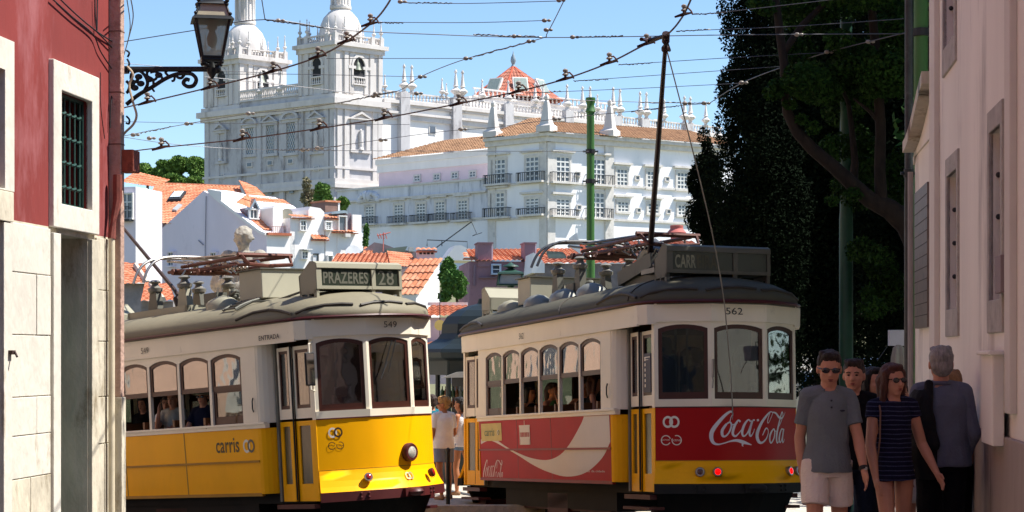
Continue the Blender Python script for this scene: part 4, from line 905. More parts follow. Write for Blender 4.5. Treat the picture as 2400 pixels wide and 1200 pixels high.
for i in range(4):
    m = MB(); a, b = sq(hb * .98, zz(140)), sq(ht * .98, zz(52)); c, d = sq(ht * .95, zz(42)), sq(29 * sc_, zz(14)); j = (i + 1) % 4
    m.add([a[i], a[j], b[j], b[i]], [(0, 1, 2, 3)]); m.build('lamp_glass', lg, hd); m = MB(); m.add([c[i], c[j], d[j], d[i]], [(0, 1, 2, 3)]); m.build('upper_glass', M('cream_lamp_glass', '#a79f88', .35), hd)
m = MB(); m.lathe([(.02, zz(46)), (.055, zz(50)), (.055, zz(68)), (.03, zz(72)), (.06, zz(90)), (.05, zz(105)), (.01, zz(112))], lc, 12); m.build('bulb', M('lamp_bulb', '#9a8f7c', .3), hd, smooth=True)
m = MB(); m.tube([L(u, v, -.05) for u, v in crom([(298, 155), (312, 175), (303, 200), (312, 240), (320, 270), (312, 292), (292, 312), (272, 340)], 6)], .014, 6); m.build('power_cable', M('beige_cable', '#b9a68c', .6), lp, smooth=True)

# unseen house added for window reflections and warm bounce on the trams
sh_ = thing('unseen_town_house', 'unseen salmon pink town house added for warm bounce down the side street beyond the red building', 'building', (-15, 34, -1))
m = MB(); m.bx(-24, -14, 23.5, 46, -1.2, 11.5); m.build('wall', M('salmon_render', '#d9b59c', .9, var=.06), sh_)
for i in range(7):
    for j in range(3):
        y = 25 + i * 3.1; z = .4 + j * 3.4; m = MB(); m.bx(-14, -13.93, y, y + 1.1, z, z + 2.0); o = m.build('window', stn, sh_); m = MB(); m.bx(-13.93, -13.9, y + .15, y + .95, z + .15, z + 1.85); m.build('pane', pane_dark, o)
t = MB(); roof_tiles(t, [Vector((-13.6, 23, 11.5)), Vector((-13.6, 46.5, 11.5)), Vector((-19, 46.5, 14)), Vector((-19, 23, 14))], .26, .05); t.build('roof', tile_or, sh_)
# unseen house fronts added behind the camera to darken the tram panes
be = thing('unseen_town_house', 'unseen row of plastered house fronts added far behind the viewer for window reflections', 'building', (0, -30, -.2))
m = MB(); m.bx(-22, 16, -36, -28, -.5, 13); m.build('wall', M('ochre_render', '#8f7a66', .9, var=.15, vs=.3), be)
for i in range(8):
    for j in range(3): m = MB(); m.bx(-19 + i * 4, -17.6 + i * 4, -28, -27.9, 1 + j * 3.8, 3.4 + j * 3.8); m.build('window', pane_dark, be)
# ================================================================== right building
RWX = 1.80; Y0R = 4500 * RWX / 440.
RW = Face(2190, Y0R, *dS)
pk = M('pale_pink_render', '#f0eadc', .92, var=.08, vs=.8, bump=.4, bs=6, col2='#b9b2a8', c2s=1.1, c2t=.54, stretch=(1, 1, .2))  # one even pale render with drip stains
stg = M('weathered_window_stone', '#b0aaa0', .9, var=.18, vs=6, bump=.8, bs=18)
rb = thing('pink_building', 'pale pink rendered building with small deep windows along the right edge', 'building', RW.p(-5, 0))
sr = RW.s_; zr = RW.z
H1 = (sr(2323), sr(2350), zr(2336, 702), zr(2336, 301)); H2 = (sr(2223), sr(2246), zr(2235, 724), zr(2235, 404)); H3 = (sr(2215), sr(2240), zr(2228, 98), zr(2228, 98) + 1.5)
H1 = tuple(sorted(H1[:2])) + H1[2:]; H2 = tuple(sorted(H2[:2])) + H2[2:]; H3 = tuple(sorted(H3[:2])) + H3[2:]
sF = sr(2190); sNr = sr(2400) - 34
m = MB(); RW.holed(m, sNr, sF, -.1, 9.5, [H1, H2, H3], .28); RW.box(m, sNr, sF - .01, -.1, 9.5, -17, -.3); m.add([RW.p(sF, -.1), RW.p(sF, 9.5), RW.p(sF, 9.5, -17), RW.p(sF, -.1, -17)], [(0, 1, 2, 3)]); m.build('wall', pk, rb, fix=False)
for Hh, (u0, u1) in ((H1, (2317, 2353)), (H2, (2219, 2250)), (H3, (2213, 2249))):
    m = MB(); e = .10; RW.ring(m, [(Hh[0] - e, Hh[2] - .24), (Hh[1] + e, Hh[2] - .24), (Hh[1] + e, Hh[3] + .16), (Hh[0] - e, Hh[3] + .16)], [(Hh[0], Hh[2]), (Hh[1], Hh[2]), (Hh[1], Hh[3]), (Hh[0], Hh[3])], -.02, .02); o = m.build('window', stg, rb, bevel=.006)
    m = MB(); RW.box(m, Hh[0], Hh[1], Hh[2], Hh[3], -.27, -.2); m.build('shutter', M('dark_red_shutter', '#5a1d1f', .6) if Hh is H3 else M('brown_grey_shutter', '#5e524c', .8, var=.3, vs=8), o)
    m = MB()
    for q in (.25, .5, .75): z = Hh[2] + (Hh[3] - Hh[2]) * q; m.ball(RW.p(Hh[1] - .03, z, -.05), .022, 8)
    m.build('shutter_hinge', iron_dk, o)
for u0, u1 in ((2190, 2202), (2371, 2384)):
    a, b = sr(u0), sr(u1); m = MB(); RW.box(m, a, b, 1.3, 9.5, .0, .05); m.build('pilaster', M('pilaster_pink', '#dcd5c8', .92, var=.08, vs=1), rb, bevel=.005)
m = MB(); RW.box(m, sNr, sF + .05, -.1, zr(2300, 1003), 0, .04); m.build('plinth', M('stained_plinth', '#a6988c', .92, var=.15, vs=2, bump=.7, bs=8, col2='#6f6258', c2s=2, c2t=.55, stretch=(1, 1, .3)), rb, bevel=.01)
m = MB(); a, b = sr(2352), sr(2366); RW.box(m, a, b, zr(2362, 686), zr(2362, 598), .02, .06); m.build('wall_plate', M('grey_pink_plate', '#8d7b78', .7), rb, bevel=.004)
m = MB(); RW.box(m, sr(2340), sr(2368), zr(2350, 1040) + .0, zr(2350, 830), .04, .12); RW.box(m, sr(2338), sr(2370), zr(2350, 832), zr(2350, 822), .03, .15); m.build('buttress_base', pk, rb, bevel=.008)
m = MB(); m.tube([RW.p(sr(2292), zr(2292, 1040), .06), RW.p(sr(2262), zr(2262, 1065), .06), RW.p(sr(2240), zr(2240, 1100), .06)], .007, 5); m.build('plinth_cable', cb, rb)
m = MB(); RW.box(m, sNr, sF + .3, 9.5, 9.8, -17, .45); m.build('eaves', stg, rb)
# lower garden wall with curved coping
RG = Face(2176, RW.Y(2190) + .0, *dS); gw = thing('garden_wall', 'lower pale wall with a curved stone coping beyond the pink building', 'wall', RG.p(1, 0))
zg = zr(2190, 190); a0 = sF + .02; a1 = RW.s_(2140)
m = MB(); RW.box(m, a0, a1, -.6, zr(2160, 300) - .1, -.45, -.02); m.build('wall', pk, gw)
m = MB(); zt1 = zr(2190, 195); zt0 = zr(2190, 300)
prof = []
for i in range(9):
    t = i / 8; prof.append((a0 + (a1 - a0) * t * .96, zt1 - (zt1 - zt0) * math.sin(t * math.pi / 2) ** 1.3))
RW.plate(m, [(a0, zr(2160, 300) - .2)] + prof + [(a1, zt0 - .12), (a1, zr(2160, 300) - .2)], -.47, .0); m.build('curved_gable', pk, gw)
m = MB()
for i in range(8):
    (x0, z0), (x1, z1) = prof[i], prof[i + 1]; RW.plate(m, [(x0, z0 + .002), (x1, z1 + .002), (x1, z1 + .12), (x0, z0 + .12)], -.62, .12)
m.build('coping', stn_w, gw, smooth=True)
m = MB(); RW.ubox(m, 2150, 2180, 440, 768, -.018, .03); o = m.build('tile_panel', M('brown_glazed_tiles', '#6b5c52', .4, var=.35, vs=7, col2='#3c3a44', c2s=4, c2t=.55)); tag(o, 'tall narrow brown glazed tile panel on the pale garden wall', 'panel')
m = MB()
for i in range(1, 12): z = zr(2165, 768) + (zr(2165, 440) - zr(2165, 768)) * i / 12; RW.box(m, RW.s_(2150), RW.s_(2180), z, z + .008, .03, .033)
mj = m.build('tile_joints', M('tile_grout', '#4a413b'), o)
m = MB(); 
for q, du in ((0, 0),): m.tube([RW.p(a1 - .02, zt0 - .2, .03), RW.p(a1 - .02, -.5, .03)], .03, 8)
m.build('wall_pipe', M('grey_wall_pipe', '#9a938e', .7), gw, smooth=True)
# ------------------------------------------------------------------ poles
gpm = M('green_tram_pole_paint', '#3f6b35', .5, var=.25, vs=2.5, col2='#8d8a3a', c2s=3, c2t=.66, stretch=(1, 1, .3)); gpd = M('dark_green_pole_paint', '#1f4a35', .5, var=.3, vs=2, col2='#3b3a30', c2s=8, c2t=.6)
def pole(name, label, u, Y, vt, ru, mat, bands=(), cap=True, group=None):
    c = at(u, vt, Y); zb2 = gz(c.x, c.y) - .1; o = thing(name, label, 'pole', (c.x, c.y, zb2), group=group); r = ru * Y / FPX
    m = MB(); m.lathe([(r * 1.5, zb2), (r * 1.5, zb2 + .5), (r * 1.12, zb2 + .6), (r * 1.08, c.z * .55), (r * .98, c.z * .57), (r * .94, c.z)], (c.x, c.y, 0), 16); m.build('shaft', mat, o, smooth=True)
    if cap: m = MB(); m.lathe([(r * .95, c.z - .02), (r * 1.3, c.z + .02 * 0), (r * 1.1, c.z + .05), (r * .9, c.z + .1), (r * .95, c.z + .16), (r * 1.25, c.z + .24), (r * 1.2, c.z + .3)], (c.x, c.y, 0), 16); m.build('cap', mat, o, smooth=True)
    for v in bands:
        z = zat(v, Y); m = MB(); m.lathe([(r * .9, z - .05), (r * 1.2, z - .045), (r * 1.2, z + .045), (r * .9, z + .05)], (c.x, c.y, 0), 14); m.tube([Vector((c.x - r * 1.9, c.y, z)), Vector((c.x + r * 1.9, c.y, z))], .02, 6); m.build('clamp_ring', iron_dk, o)
    return o
gp = 'green poles carrying the tram wires'
pole('tram_pole', 'mid green round pole rising behind the red tram in front of the convent', 1384, 41, 262, 9.5, gpm, (355, 425), group=gp)
pole('tram_pole', 'dark green pole in the shade of the trees behind the walking people', 1983, 26.5, 20, 15, gpd, (), False, group=gp)
pole('tram_pole', 'thick green and rusty yellow pole emerging above the garden wall coping', 2158, 23.0, -120, 17.5, gpm, (76,), False, group=gp)
pole('utility_pole', 'thin black pole with peeling paint at the end of the garden wall', 2130, 21.3, -140, 10, M('peeling_black_paint', (.03, .034, .034), .5, var=.5, vs=5, col2='#4e5250', c2s=7, c2t=.58), (406,), False)
m = MB(); c = at(1050, 1052, 31.6); m.lathe([(.034, gz(c.x, c.y)), (.032, c.z - .05), (.04, c.z - .04), (.036, c.z), (.01, c.z + .02)], (c.x, c.y, 0), 12); o = m.build('bollard', iron_dk, smooth=True); tag(o, 'slim black bollard at the kerb between the two trams', 'bollard')
# lamp top peeking behind the red tram
c = at(1197, 700, 40); o = thing('street_lantern', 'green iron street lantern top showing above the red tram rear', 'street lamp', (c.x, c.y, gz(c.x, c.y))); k = 40 / FPX
m = MB(); z0 = zat(670, 40); m.lathe([(.07, gz(c.x, c.y)), (.07, z0)], (c.x, c.y, 0), 10); m.build('post', gpd, o)
def sq2(hw, v): return [Vector((c.x + x * hw * k, c.y + y * hw * k, zat(v, 40))) for x, y in ((-1, -1), (1, -1), (1, 1), (-1, 1))]
m = MB(); m.loft([sq2(31, 643), sq2(29, 639), sq2(14, 634), sq2(10, 631)]); m.lathe([(.09, zat(634, 40)), (.06, zat(628, 40)), (.17, zat(625, 40)), (.15, zat(622, 40)), (.06, zat(619, 40)), (.02, zat(615, 40))], (c.x, c.y, 0), 12)
for i in range(4): m.tube([sq2(26, 643)[i], sq2(31, 668)[i]], .03, 6)
m.loft([sq2(33, 670), sq2(33, 666)]); m.build('lantern_frame', M('bottle_green_iron', '#23443a', .5, var=.2), o, smooth=True)
m = MB(); m.loft([sq2(30, 666), sq2(25, 644)]); m.build('lantern_glass', M('dusty_glass', '#9aa09a', .3), o)

# ================================================================== overhead wires
WZ = 5.35; wirem = M('brown_trolley_wire', '#4a2c22', .6, .5); spanm = M('grey_span_wire', (.12, .12, .13), .5, .5); insm = M('porcelain_insulator', '#8d8378', .35, var=.2)
def WY(v, z=WZ): return (z - CAMZ) * FPX / (HZ - v)
def WP(u, v, z=WZ): return at(u, v, WY(v, z))
def hanger(par, u, v, ud, z=WZ, flip=1, arm_=True):
    c = WP(u, v, z); s = c.y / FPX; m = MB(); m.tube([c + Vector((-22 * s, 0, -6 * s)), c + Vector((0, 0, 1 * s)), c + Vector((18 * s, 0, 4 * s))], [2.4 * s, 4.5 * s, 2 * s], 6); m.tube([c, c + Vector((0, 0, 10 * s))], 3.5 * s, 6)
    if arm_:
        m.tube([c + Vector((x * s, 0, y * s)) for x, y in ((0, 13), (10, 15), (17, 8), (20, 1))], 2.2 * s, 6)
    m.build('hanger_arm', wirem, par, smooth=True)
    m = MB(); m.lathe([(6 * s, 8 * s), (8 * s, 10 * s), (5 * s, 13 * s), (3 * s, 15 * s), (6 * s, 17 * s), (6.5 * s, 21 * s), (3 * s, 24 * s)], c, 10); m.build('insulator', insm, par, smooth=True)
def wire(name, label, P, r, mat, z=WZ, hang=(), beads=(), twist=(), group=None, cat='wire', zend=None):
    pts = [WP(u, v, z if zend is None else z + (zend - z) * i / max(1, len(P) - 1)) for i, (u, v) in enumerate(crom(P, 6) if len(P) > 2 else P)] if zend is None else None
    if pts is None:
        Q = crom(P, 6) if len(P) > 2 else P; pts = [WP(u, v, z + (zend - z) * i / (len(Q) - 1)) for i, (u, v) in enumerate(Q)]
    o = thing(name, label, cat, pts[0], group=group)
    m = MB(); m.tube(pts, r, 5); m.build('strand', mat, o, smooth=True)
    for u, v in hang: hanger(o, u, v, 1, z)
    for u, v in beads:
        c = WP(u, v, z); s = c.y / FPX; m = MB(); m.ball(c, (6.5 * s, 5 * s, 5 * s), 10); m.ball(c + Vector((11 * s, 0, 0)), (5 * s, 3.5 * s, 3.5 * s), 8); m.build('insulator', insm, o, smooth=True)
    for (u0, v0, u1, v1) in twist:
        m = MB(); n = 26; rr = random.Random(int(u0)); m.tube([WP(u0 + (u1 - u0) * i / n, v0 + (v1 - v0) * i / n + rr.uniform(-1.6, 1.6), z) for i in range(n + 1)], r * 1.5, 5); m.build('wire_splice', spanm, o)
    return o
gt = 'brown trolley wires with hangers above the trams'; gs = 'thin span wires over the street'
wire('trolley_wire', 'brown trolley wire curving past both church towers with six hangers', [(250, 262), (345, 240), (500, 203), (645, 166), (745, 133), (812, 97), (875, 50), (905, 15), (925, -20)], .011, wirem, hang=[(345, 240), (492, 205), (640, 167), (745, 133), (812, 97), (868, 56)], group=gt)
wire('trolley_wire', 'long brown trolley wire sweeping from the left wall up to the trolley pole head', [(250, 362), (378, 346), (568, 326), (748, 301), (900, 277), (1075, 243), (1215, 214), (1325, 185), (1428, 147), (1505, 108), (1562, 82), (1600, 38), (1625, -15)], .011, wirem, hang=[(378, 346), (568, 326), (748, 301), (900, 277), (1075, 243), (1215, 214), (1325, 185), (1428, 147), (1515, 103), (1603, 34)], group=gt)
def span(label, P, **k): k.setdefault('r', .0045); r = k.pop('r'); return wire('span_wire', label, P, r, spanm, z=k.pop('z', 5.6), group=gs, **k)
span('span wire crossing behind the lantern to the long line right of the left tower', [(288, 98), (450, 72), (620, 46), (800, 70), (1000, 80), (1280, 88), (1700, 82), (2120, 79)], beads=[(652, 48), (1205, 85), (1342, 87), (1868, 81)], twist=[(622, 46, 760, 65), (1110, 81, 1270, 87), (1350, 87, 1460, 85)], r=.006)
span('short twisted wire dropping from the top onto the knot beside the left tower', [(612, -10), (621, 46)], r=.006)
span('topmost span wire left of the branching node', [(936, 6), (1100, 8), (1322, 2)], beads=[(938, 4), (1310, 1)], twist=[(940, 6, 1060, 8)])
span('span wire starting at the hanger beside the right tower top', [(885, 52), (1100, 53), (1280, 48)], beads=[(1276, 48)], twist=[(885, 53, 945, 54)])
span('branching pull-off wire falling from top centre across the facade to the left wall', [(1325, -5), (1284, 75), (1262, 92), (1095, 137), (985, 180), (936, 212), (870, 226), (786, 242), (682, 258), (582, 267), (440, 290), (288, 319)], beads=[(1280, 70), (1240, 97), (1092, 137), (985, 180), (875, 225), (582, 266), (438, 290), (312, 316)], twist=[(1250, 95, 1110, 133), (930, 213, 800, 240), (400, 297, 330, 312)], r=.006)
span('faint span wire ending at the bead above the nave obelisks', [(765, 137), (1088, 137)]); span('faint span wire ending in the sky left of the nave obelisks', [(520, 174), (700, 174), (978, 180)])
span('thin wire passing from the lantern base to the tower parapet', [(480, 180), (700, 203), (940, 228), (1240, 232), (1394, 236), (1531, 240), (1663, 242)], beads=[(880, 220), (976, 219), (1605, 242), (1650, 242)], twist=[(1500, 240, 1660, 242)], r=.005)
span('span wire running to the ring of the mid green pole', [(288, 321), (440, 341), (690, 352), (1380, 355)], beads=[(350, 324), (710, 351)], twist=[(640, 351, 790, 352)], r=.0055)
span('rising wire crossing the convent roof to the dark cypress', [(700, 353), (748, 348), (890, 328), (1040, 308), (1165, 298), (1295, 280), (1487, 260), (1592, 248), (1663, 242)], beads=[(744, 347), (893, 328), (1080, 303), (1300, 279)], twist=[(660, 352, 800, 342), (1480, 261, 1590, 248)], r=.0055)
span('thick pull-off wire climbing through the dark trees to the black pole', [(1663, 242), (1738, 195), (1840, 155), (1938, 123), (2035, 98), (2122, 77)], beads=[(1738, 194), (1840, 154), (1938, 122), (2035, 98)], r=.007)
for lab, P in (('wire from the topmost hanger into the tree top', [(1622, 34), (1700, 28), (1960, -2)]), ('wire from the pole head hanger to the black pole', [(1585, 73), (1850, 62), (2118, 44)]), ('wire from the third hanger to the pull-off line', [(1450, 152), (1700, 136), (1938, 123)]), ('wire from the fourth hanger to the pull-off line', [(1345, 190), (1600, 172), (1840, 155)]), ('wire from the dome hanger to the pull-off line', [(1235, 218), (1500, 207), (1738, 195)])):
    span(lab, P, twist=[(P[0][0], P[0][1], P[0][0] + 80, P[0][1] - 4)])
span('faint horizontal wire behind the lantern and left tower', [(288, 148), (480, 164), (660, 172)]); span('faint wire under the long trolley wire at left', [(288, 285), (430, 288), (640, 290), (960, 292)])
span('loose wires hanging at the red building corner', [(305, -10), (312, 40), (300, 95), (290, 130)], r=.007); span('second loose wire at the red building corner', [(296, -10), (305, 60), (296, 110)], r=.006)
# ================================================================== kiosk and statue
kd = M('dark_green_kiosk_paint', '#1d2b2c', .45, var=.2, vs=3); kr = M('kiosk_roof_zinc', '#1f292c', .5, .3, var=.15, vs=2)
kc = at(1128, 800, 38.0); kz = gz(kc.x, kc.y)
ko = thing('kiosk', 'dark green octagonal kiosk with a domed roof between the two trams', 'kiosk', (kc.x, kc.y, kz))
s38 = 38 / FPX; Z = lambda v: zat(v, 38)
m = MB(); m.lathe([(1.12, Z(845)), (1.30, Z(838)), (1.34, Z(826)), (1.30, Z(818)), (1.05, Z(806)), (.88, Z(795)), (.80, Z(782)), (.78, Z(760)), (.68, Z(742)), (.5, Z(728)), (.28, Z(718)), (.08, Z(712)), (.05, Z(700))], (kc.x, kc.y, 0), 8, ph=R(10)); m.build('roof', kr, ko)
m = MB()
for i in range(8):
    a = R(10 + 45 * i); m.tube([(kc.x + math.cos(a) * 1.08, kc.y + math.sin(a) * 1.08, kz), (kc.x + math.cos(a) * 1.08, kc.y + math.sin(a) * 1.08, Z(838))], .05, 8)
m.lathe([(1.02, kz), (1.1, kz), (1.1, Z(985)), (1.02, Z(985))], (kc.x, kc.y, 0), 8, ph=R(10)); m.lathe([(1.0, Z(878)), (1.12, Z(878)), (1.12, Z(838)), (1.0, Z(838))], (kc.x, kc.y, 0), 8, ph=R(10)); m.lathe([(1.2, Z(988)), (1.2, Z(982)), (.9, Z(982)), (.9, Z(988))], (kc.x, kc.y, 0), 8, ph=R(10))
m.build('body', kd, ko)
m = MB(); m.lathe([(.6, kz), (.6, Z(840))], (kc.x, kc.y + .2, 0), 8, ph=R(10)); m.build('inner_shelf', dark_in, ko)
bt = [M('bottle_%s' % n_, c_, .2) for n_, c_ in (('green', '#1d3b22'), ('amber', '#5a3418'), ('clear', '#6a7470'))]
for r_ in (930, 955):
    for i in range(9):
        m = MB(); m.lathe([(.03, 0), (.035, .02), (.035, .13), (.012, .17), (.012, .22)], Vector((kc.x - .75 + i * .07, kc.y - .62 + abs(i - 3) * .0, Z(r_))), 8); m.build('bottle', bt[(i + r_) % 3], ko, smooth=True)
m = MB(); F0 = Face(1070, 36.9, 1, .05); F0.uplate(m, [(1035, 885), (1070, 872), (1102, 870), (1102, 884)], -.05, .3); m.build('awning', M('pale_awning', '#a9aaa4', .8), ko)
# bin and cabinet beside the kiosk are hidden; statue behind the yellow tram
stm = M('statue_stone', '#9a9488', .85, var=.12, vs=5, bump=.6, bs=20, col2='#5f5a50', c2s=3, c2t=.54)
# ================================================================== dark trees on the right
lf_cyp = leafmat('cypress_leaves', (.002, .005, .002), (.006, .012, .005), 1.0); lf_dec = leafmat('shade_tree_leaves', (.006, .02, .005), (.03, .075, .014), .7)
barkg = M('grey_brown_bark', '#261f19', .95, var=.4, vs=7, bump=1.0, bs=14, col2='#14110e', c2s=6, c2t=.52, stretch=(1, 1, .35))
def profile_tree(name, label, u, Y, prof, n, size, mat, group=None, vbot=850, seed=0, dens=14, depth=.9):
    """prof: [(v, half-width px)] top to bottom"""
    rng = random.Random(seed); c = at(u, vbot, Y); g = gz(c.x, c.y); o = thing(name, label, 'tree', (c.x, c.y, g), group=group); k = Y / FPX
    zt_ = zat(prof[0][0], Y); m = MB(); m.tube([(c.x, c.y, g - .1), (c.x + .05, c.y, (g + zt_) / 2), (c.x, c.y, zt_ - .5)], [.24, .15, .03], 9)
    cs, rs = [], []
    vs_ = np.linspace(prof[0][0], prof[-1][0], dens * 2)
    for v in vs_:
        hw = np.interp(v, [p[0] for p in prof], [p[1] for p in prof]) * k
        nb = max(2, int(hw * 5))
        for q in range(nb):
            a = rng.uniform(0, 6.283); rad = hw * rng.uniform(.35, .72); kk = hw * rng.uniform(.26, .42) + .12
            cs.append((c.x + math.cos(a) * rad, c.y + math.sin(a) * rad * depth, zat(v, Y) + rng.uniform(-.3, .3))); rs.append((kk, kk, kk * 1.5))
            if q == 0: m.tube([(c.x, c.y, zat(v, Y) - .5), (c.x + math.cos(a) * rad, c.y + math.sin(a) * rad * depth, zat(v, Y))], [.05, .015], 5)
    m.build('trunk', barkg, o); leafmesh('crown', mat, o, cs, rs, n, size); return o
gc = 'dark evergreens behind the red tram'
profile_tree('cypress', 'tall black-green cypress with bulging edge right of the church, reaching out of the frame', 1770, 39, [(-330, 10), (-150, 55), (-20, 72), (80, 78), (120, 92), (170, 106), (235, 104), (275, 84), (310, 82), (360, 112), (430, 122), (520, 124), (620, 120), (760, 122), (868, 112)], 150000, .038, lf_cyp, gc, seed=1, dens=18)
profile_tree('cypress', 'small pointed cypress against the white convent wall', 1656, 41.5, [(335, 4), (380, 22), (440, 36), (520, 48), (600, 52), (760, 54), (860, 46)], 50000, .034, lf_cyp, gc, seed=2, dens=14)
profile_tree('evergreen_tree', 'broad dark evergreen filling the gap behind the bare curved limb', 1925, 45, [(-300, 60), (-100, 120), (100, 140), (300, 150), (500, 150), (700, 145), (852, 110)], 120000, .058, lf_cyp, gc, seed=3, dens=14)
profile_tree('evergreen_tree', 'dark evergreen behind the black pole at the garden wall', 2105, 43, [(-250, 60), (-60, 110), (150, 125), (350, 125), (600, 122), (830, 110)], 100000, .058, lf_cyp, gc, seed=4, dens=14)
# foreground deciduous tree with its curved limb
tY = 25.0; tb = at(2185, 830, tY); tg_ = gz(tb.x, tb.y)
tr = thing('leafy_tree', 'old leafy tree with a long bare limb curving up from behind the black pole', 'tree', (tb.x, tb.y, tg_))
T = lambda u, v, d=0: at(u, v, tY + d)
m = MB()
m.tube([(tb.x + .15, tb.y, tg_ - .1), (tb.x + .05, tb.y, 1.4), T(2170, 610), T(2128, 528), T(2085, 490), T(2038, 468), T(1998, 432), T(1955, 392), T(1905, 350), T(1868, 310), T(1846, 265), T(1840, 215), T(1838, 150), T(1828, 80), T(1820, 10), T(1800, -90), T(1770, -220)], [.34, .28, .20, .16, .135, .11, .10, .09, .083, .075, .068, .064, .06, .056, .05, .04, .02], 12)
m.tube([T(2110, 500), T(2066, 480), T(2062, 400), T(2064, 300), T(2058, 200), T(2050, 90), T(2035, -60), T(2040, -220)], [.11, .09, .075, .07, .065, .06, .045, .02], 10)
m.tube([T(1999, 425, .4), T(2004, 380, .4), T(1996, 300, .4), T(1988, 240, .4), T(1960, 180, .3)], [.07, .05, .04, .03, .02], 8)
m.tube([T(2064, 290), T(2040, 262), T(2022, 248), T(2000, 230)], [.04, .03, .02, .012], 6)
m.tube([T(1842, 205), T(1856, 190), T(1852, 175)], [.05, .035, .012], 6); m.tube([T(1838, 120), T(1880, 60), T(1930, 10), T(1980, -80)], [.05, .045, .035, .02], 8)
m.tube([(tb.x + .05, tb.y, 1.4), T(2200, 400), T(2230, 150), T(2260, -150), T(2280, -400)], [.34, .26, .2, .12, .04], 10)
m.build('trunk', barkg, tr, smooth=True)
rng = random.Random(5); cs, rs = [], []
def clump(u, v, d, r): cs.append(tuple(T(u, v, d))); rs.append((r, r, r * .75))
for i in range(30): clump(rng.uniform(1870, 2130), rng.uniform(-60, 210), rng.uniform(-.4, 2.2), rng.uniform(.20, .42))
for i in range(16): clump(rng.uniform(1960, 2125), rng.uniform(180, 480), rng.uniform(.2, 2.2), rng.uniform(.16, .32))
for i in range(9): clump(rng.uniform(2020, 2120), rng.uniform(560, 740), rng.uniform(.3, 1.8), rng.uniform(.16, .30))
for u, v, r in ((1815, 215, .16), (1822, 200, .12), (1852, 245, .10), (1795, 20, .14), (1770, 8, .12), (1880, 280, .10), (1905, 300, .12), (1950, 470, .1), (2000, 455, .12)): clump(u, v, -.1, r)
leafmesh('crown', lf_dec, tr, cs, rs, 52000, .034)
# the wide upper crown, mostly above the picture, shaped to shade the red tram
cs, rs = [], []
for i in range(60):
    a = rng.uniform(0, 6.28); q = rng.uniform(0, 1) ** .6; cs.append((9.9 + math.cos(a) * q * 4.0, 24.0 + math.sin(a) * q * 4.8, 9.4 + rng.uniform(-1.1, 1.3))); k = rng.uniform(.8, 1.4); rs.append((k, k, k * .7))
leafmesh('upper_crown', lf_dec, tr, cs, rs, 42000, .11)
m = MB()
for i in range(12):
    a = i * .52; m.tube([T(2275, -380), Vector((9.3 + math.cos(a) * 1.5, 24.5 + math.sin(a) * 1.5, 9.2)), Vector((9.3 + math.cos(a) * 3.6, 24.5 + math.sin(a) * 3.8, 10.2))], [.09, .06, .02], 6)
m.build('upper_limbs', barkg, tr, smooth=True)
def hidden_tree(label, x, y, r, zc_, n, seed):  # unseen trees added to block sun and darken pane reflections
    rng = random.Random(seed); g = gz(x, y); o = thing('leafy_tree', label, 'tree', (x, y, g)); m = MB(); m.tube([(x, y, g), (x, y + .1, zc_ - r * .4), (x, y, zc_ + r * .5)], [.34, .26, .05], 10)
    for i in range(8): a = i * .8; m.tube([(x, y, zc_ - r * .5), (x + math.cos(a) * r * .7, y + math.sin(a) * r * .7, zc_ + .3)], [.1, .03], 6)
    m.build('trunk', barkg, o); cs, rs = [], []
    for i in range(40):
        a = rng.uniform(0, 6.28); q = rng.uniform(0, 1) ** .6; cs.append((x + math.cos(a) * q * r, y + math.sin(a) * q * r, zc_ + rng.uniform(-.5, .6) * r)); k = rng.uniform(.22, .36) * r; rs.append((k, k, k * .8))
    leafmesh('crown', lf_dec, o, cs, rs, n, .13)
hidden_tree('unseen leafy tree added for shade behind the garden wall, hidden by the pink building', 12.0, 26, 5.0, 4.6, 26000, 21)
hidden_tree('second unseen leafy tree added for shade farther behind the garden wall', 14.0, 37, 6.0, 5.0, 30000, 22)
# backdrop pieces in the gap under the trees
h = thing('cream_building', 'cream building with a blue-framed window beyond the walking people', 'building', at(1900, 1000, 70))
FB = Face(1960, 66, 1, .25)
m = MB(); FB.ubox(m, 1780, 1960, 835, 1180, -4, 0); m.build('wall', M('cream_wall', '#e4dccb', .9, var=.06), h)
window(FB, h, 1902, 886, 908, .28, lintel=False, surround=.1, cols=1, rows=2, fm=M('blue_window_frame', '#5f86b4', .5)); m = MB(); FB.ubox(m, 1780, 1960, 868, 872, 0, .12); m.build('ledge', white_lime, h)
h = thing('white_building', 'low white building with a blue grey roof beyond the walking people', 'building', at(2030, 1000, 66))
FB = Face(2020, 62, 1, .1); m = MB(); FB.ubox(m, 1972, 2250, 872, 1180, -4, 0); m.build('wall', white_lime, h)
m = MB(); FB.uplate(m, [(2010, 873), (2250, 873), (2250, 838), (2055, 838)], -3.5, .3); m.build('roof', M('blue_grey_roof', '#7f95b0', .6), h)
m = MB(); FB.ubox(m, 1962, 1972, 850, 1180, -1, .1); m.build('corner_pilaster', M('grey_pilaster', '#b9bcc4', .9), h)
o = thing('stall_sign', 'plain white box sign on a bracket beside the black pole', 'sign', at(2100, 790, 24)); kk = 24 / FPX
c = at(2103, 792, 24); m = MB(); m.box(c, (40 * kk, .12, 37 * kk)); m.build('sign_box', M('sign_white', '#b9bcc4', .6), o, bevel=.005); m = MB(); m.tube([at(2080, 812, 24), at(2056, 846, 24)], .006, 5); m.tube([at(2122, 760, 24.0), at(2122, 832, 24.0)], .01, 5); m.build('bracket', iron_dk, o)
o = thing('parasol', 'folded grey fabric parasol hanging below the white sign', 'parasol', at(2105, 1000, 22)); kk = 22 / FPX
m = MB(); c = at(2106, 840, 22); rings = []
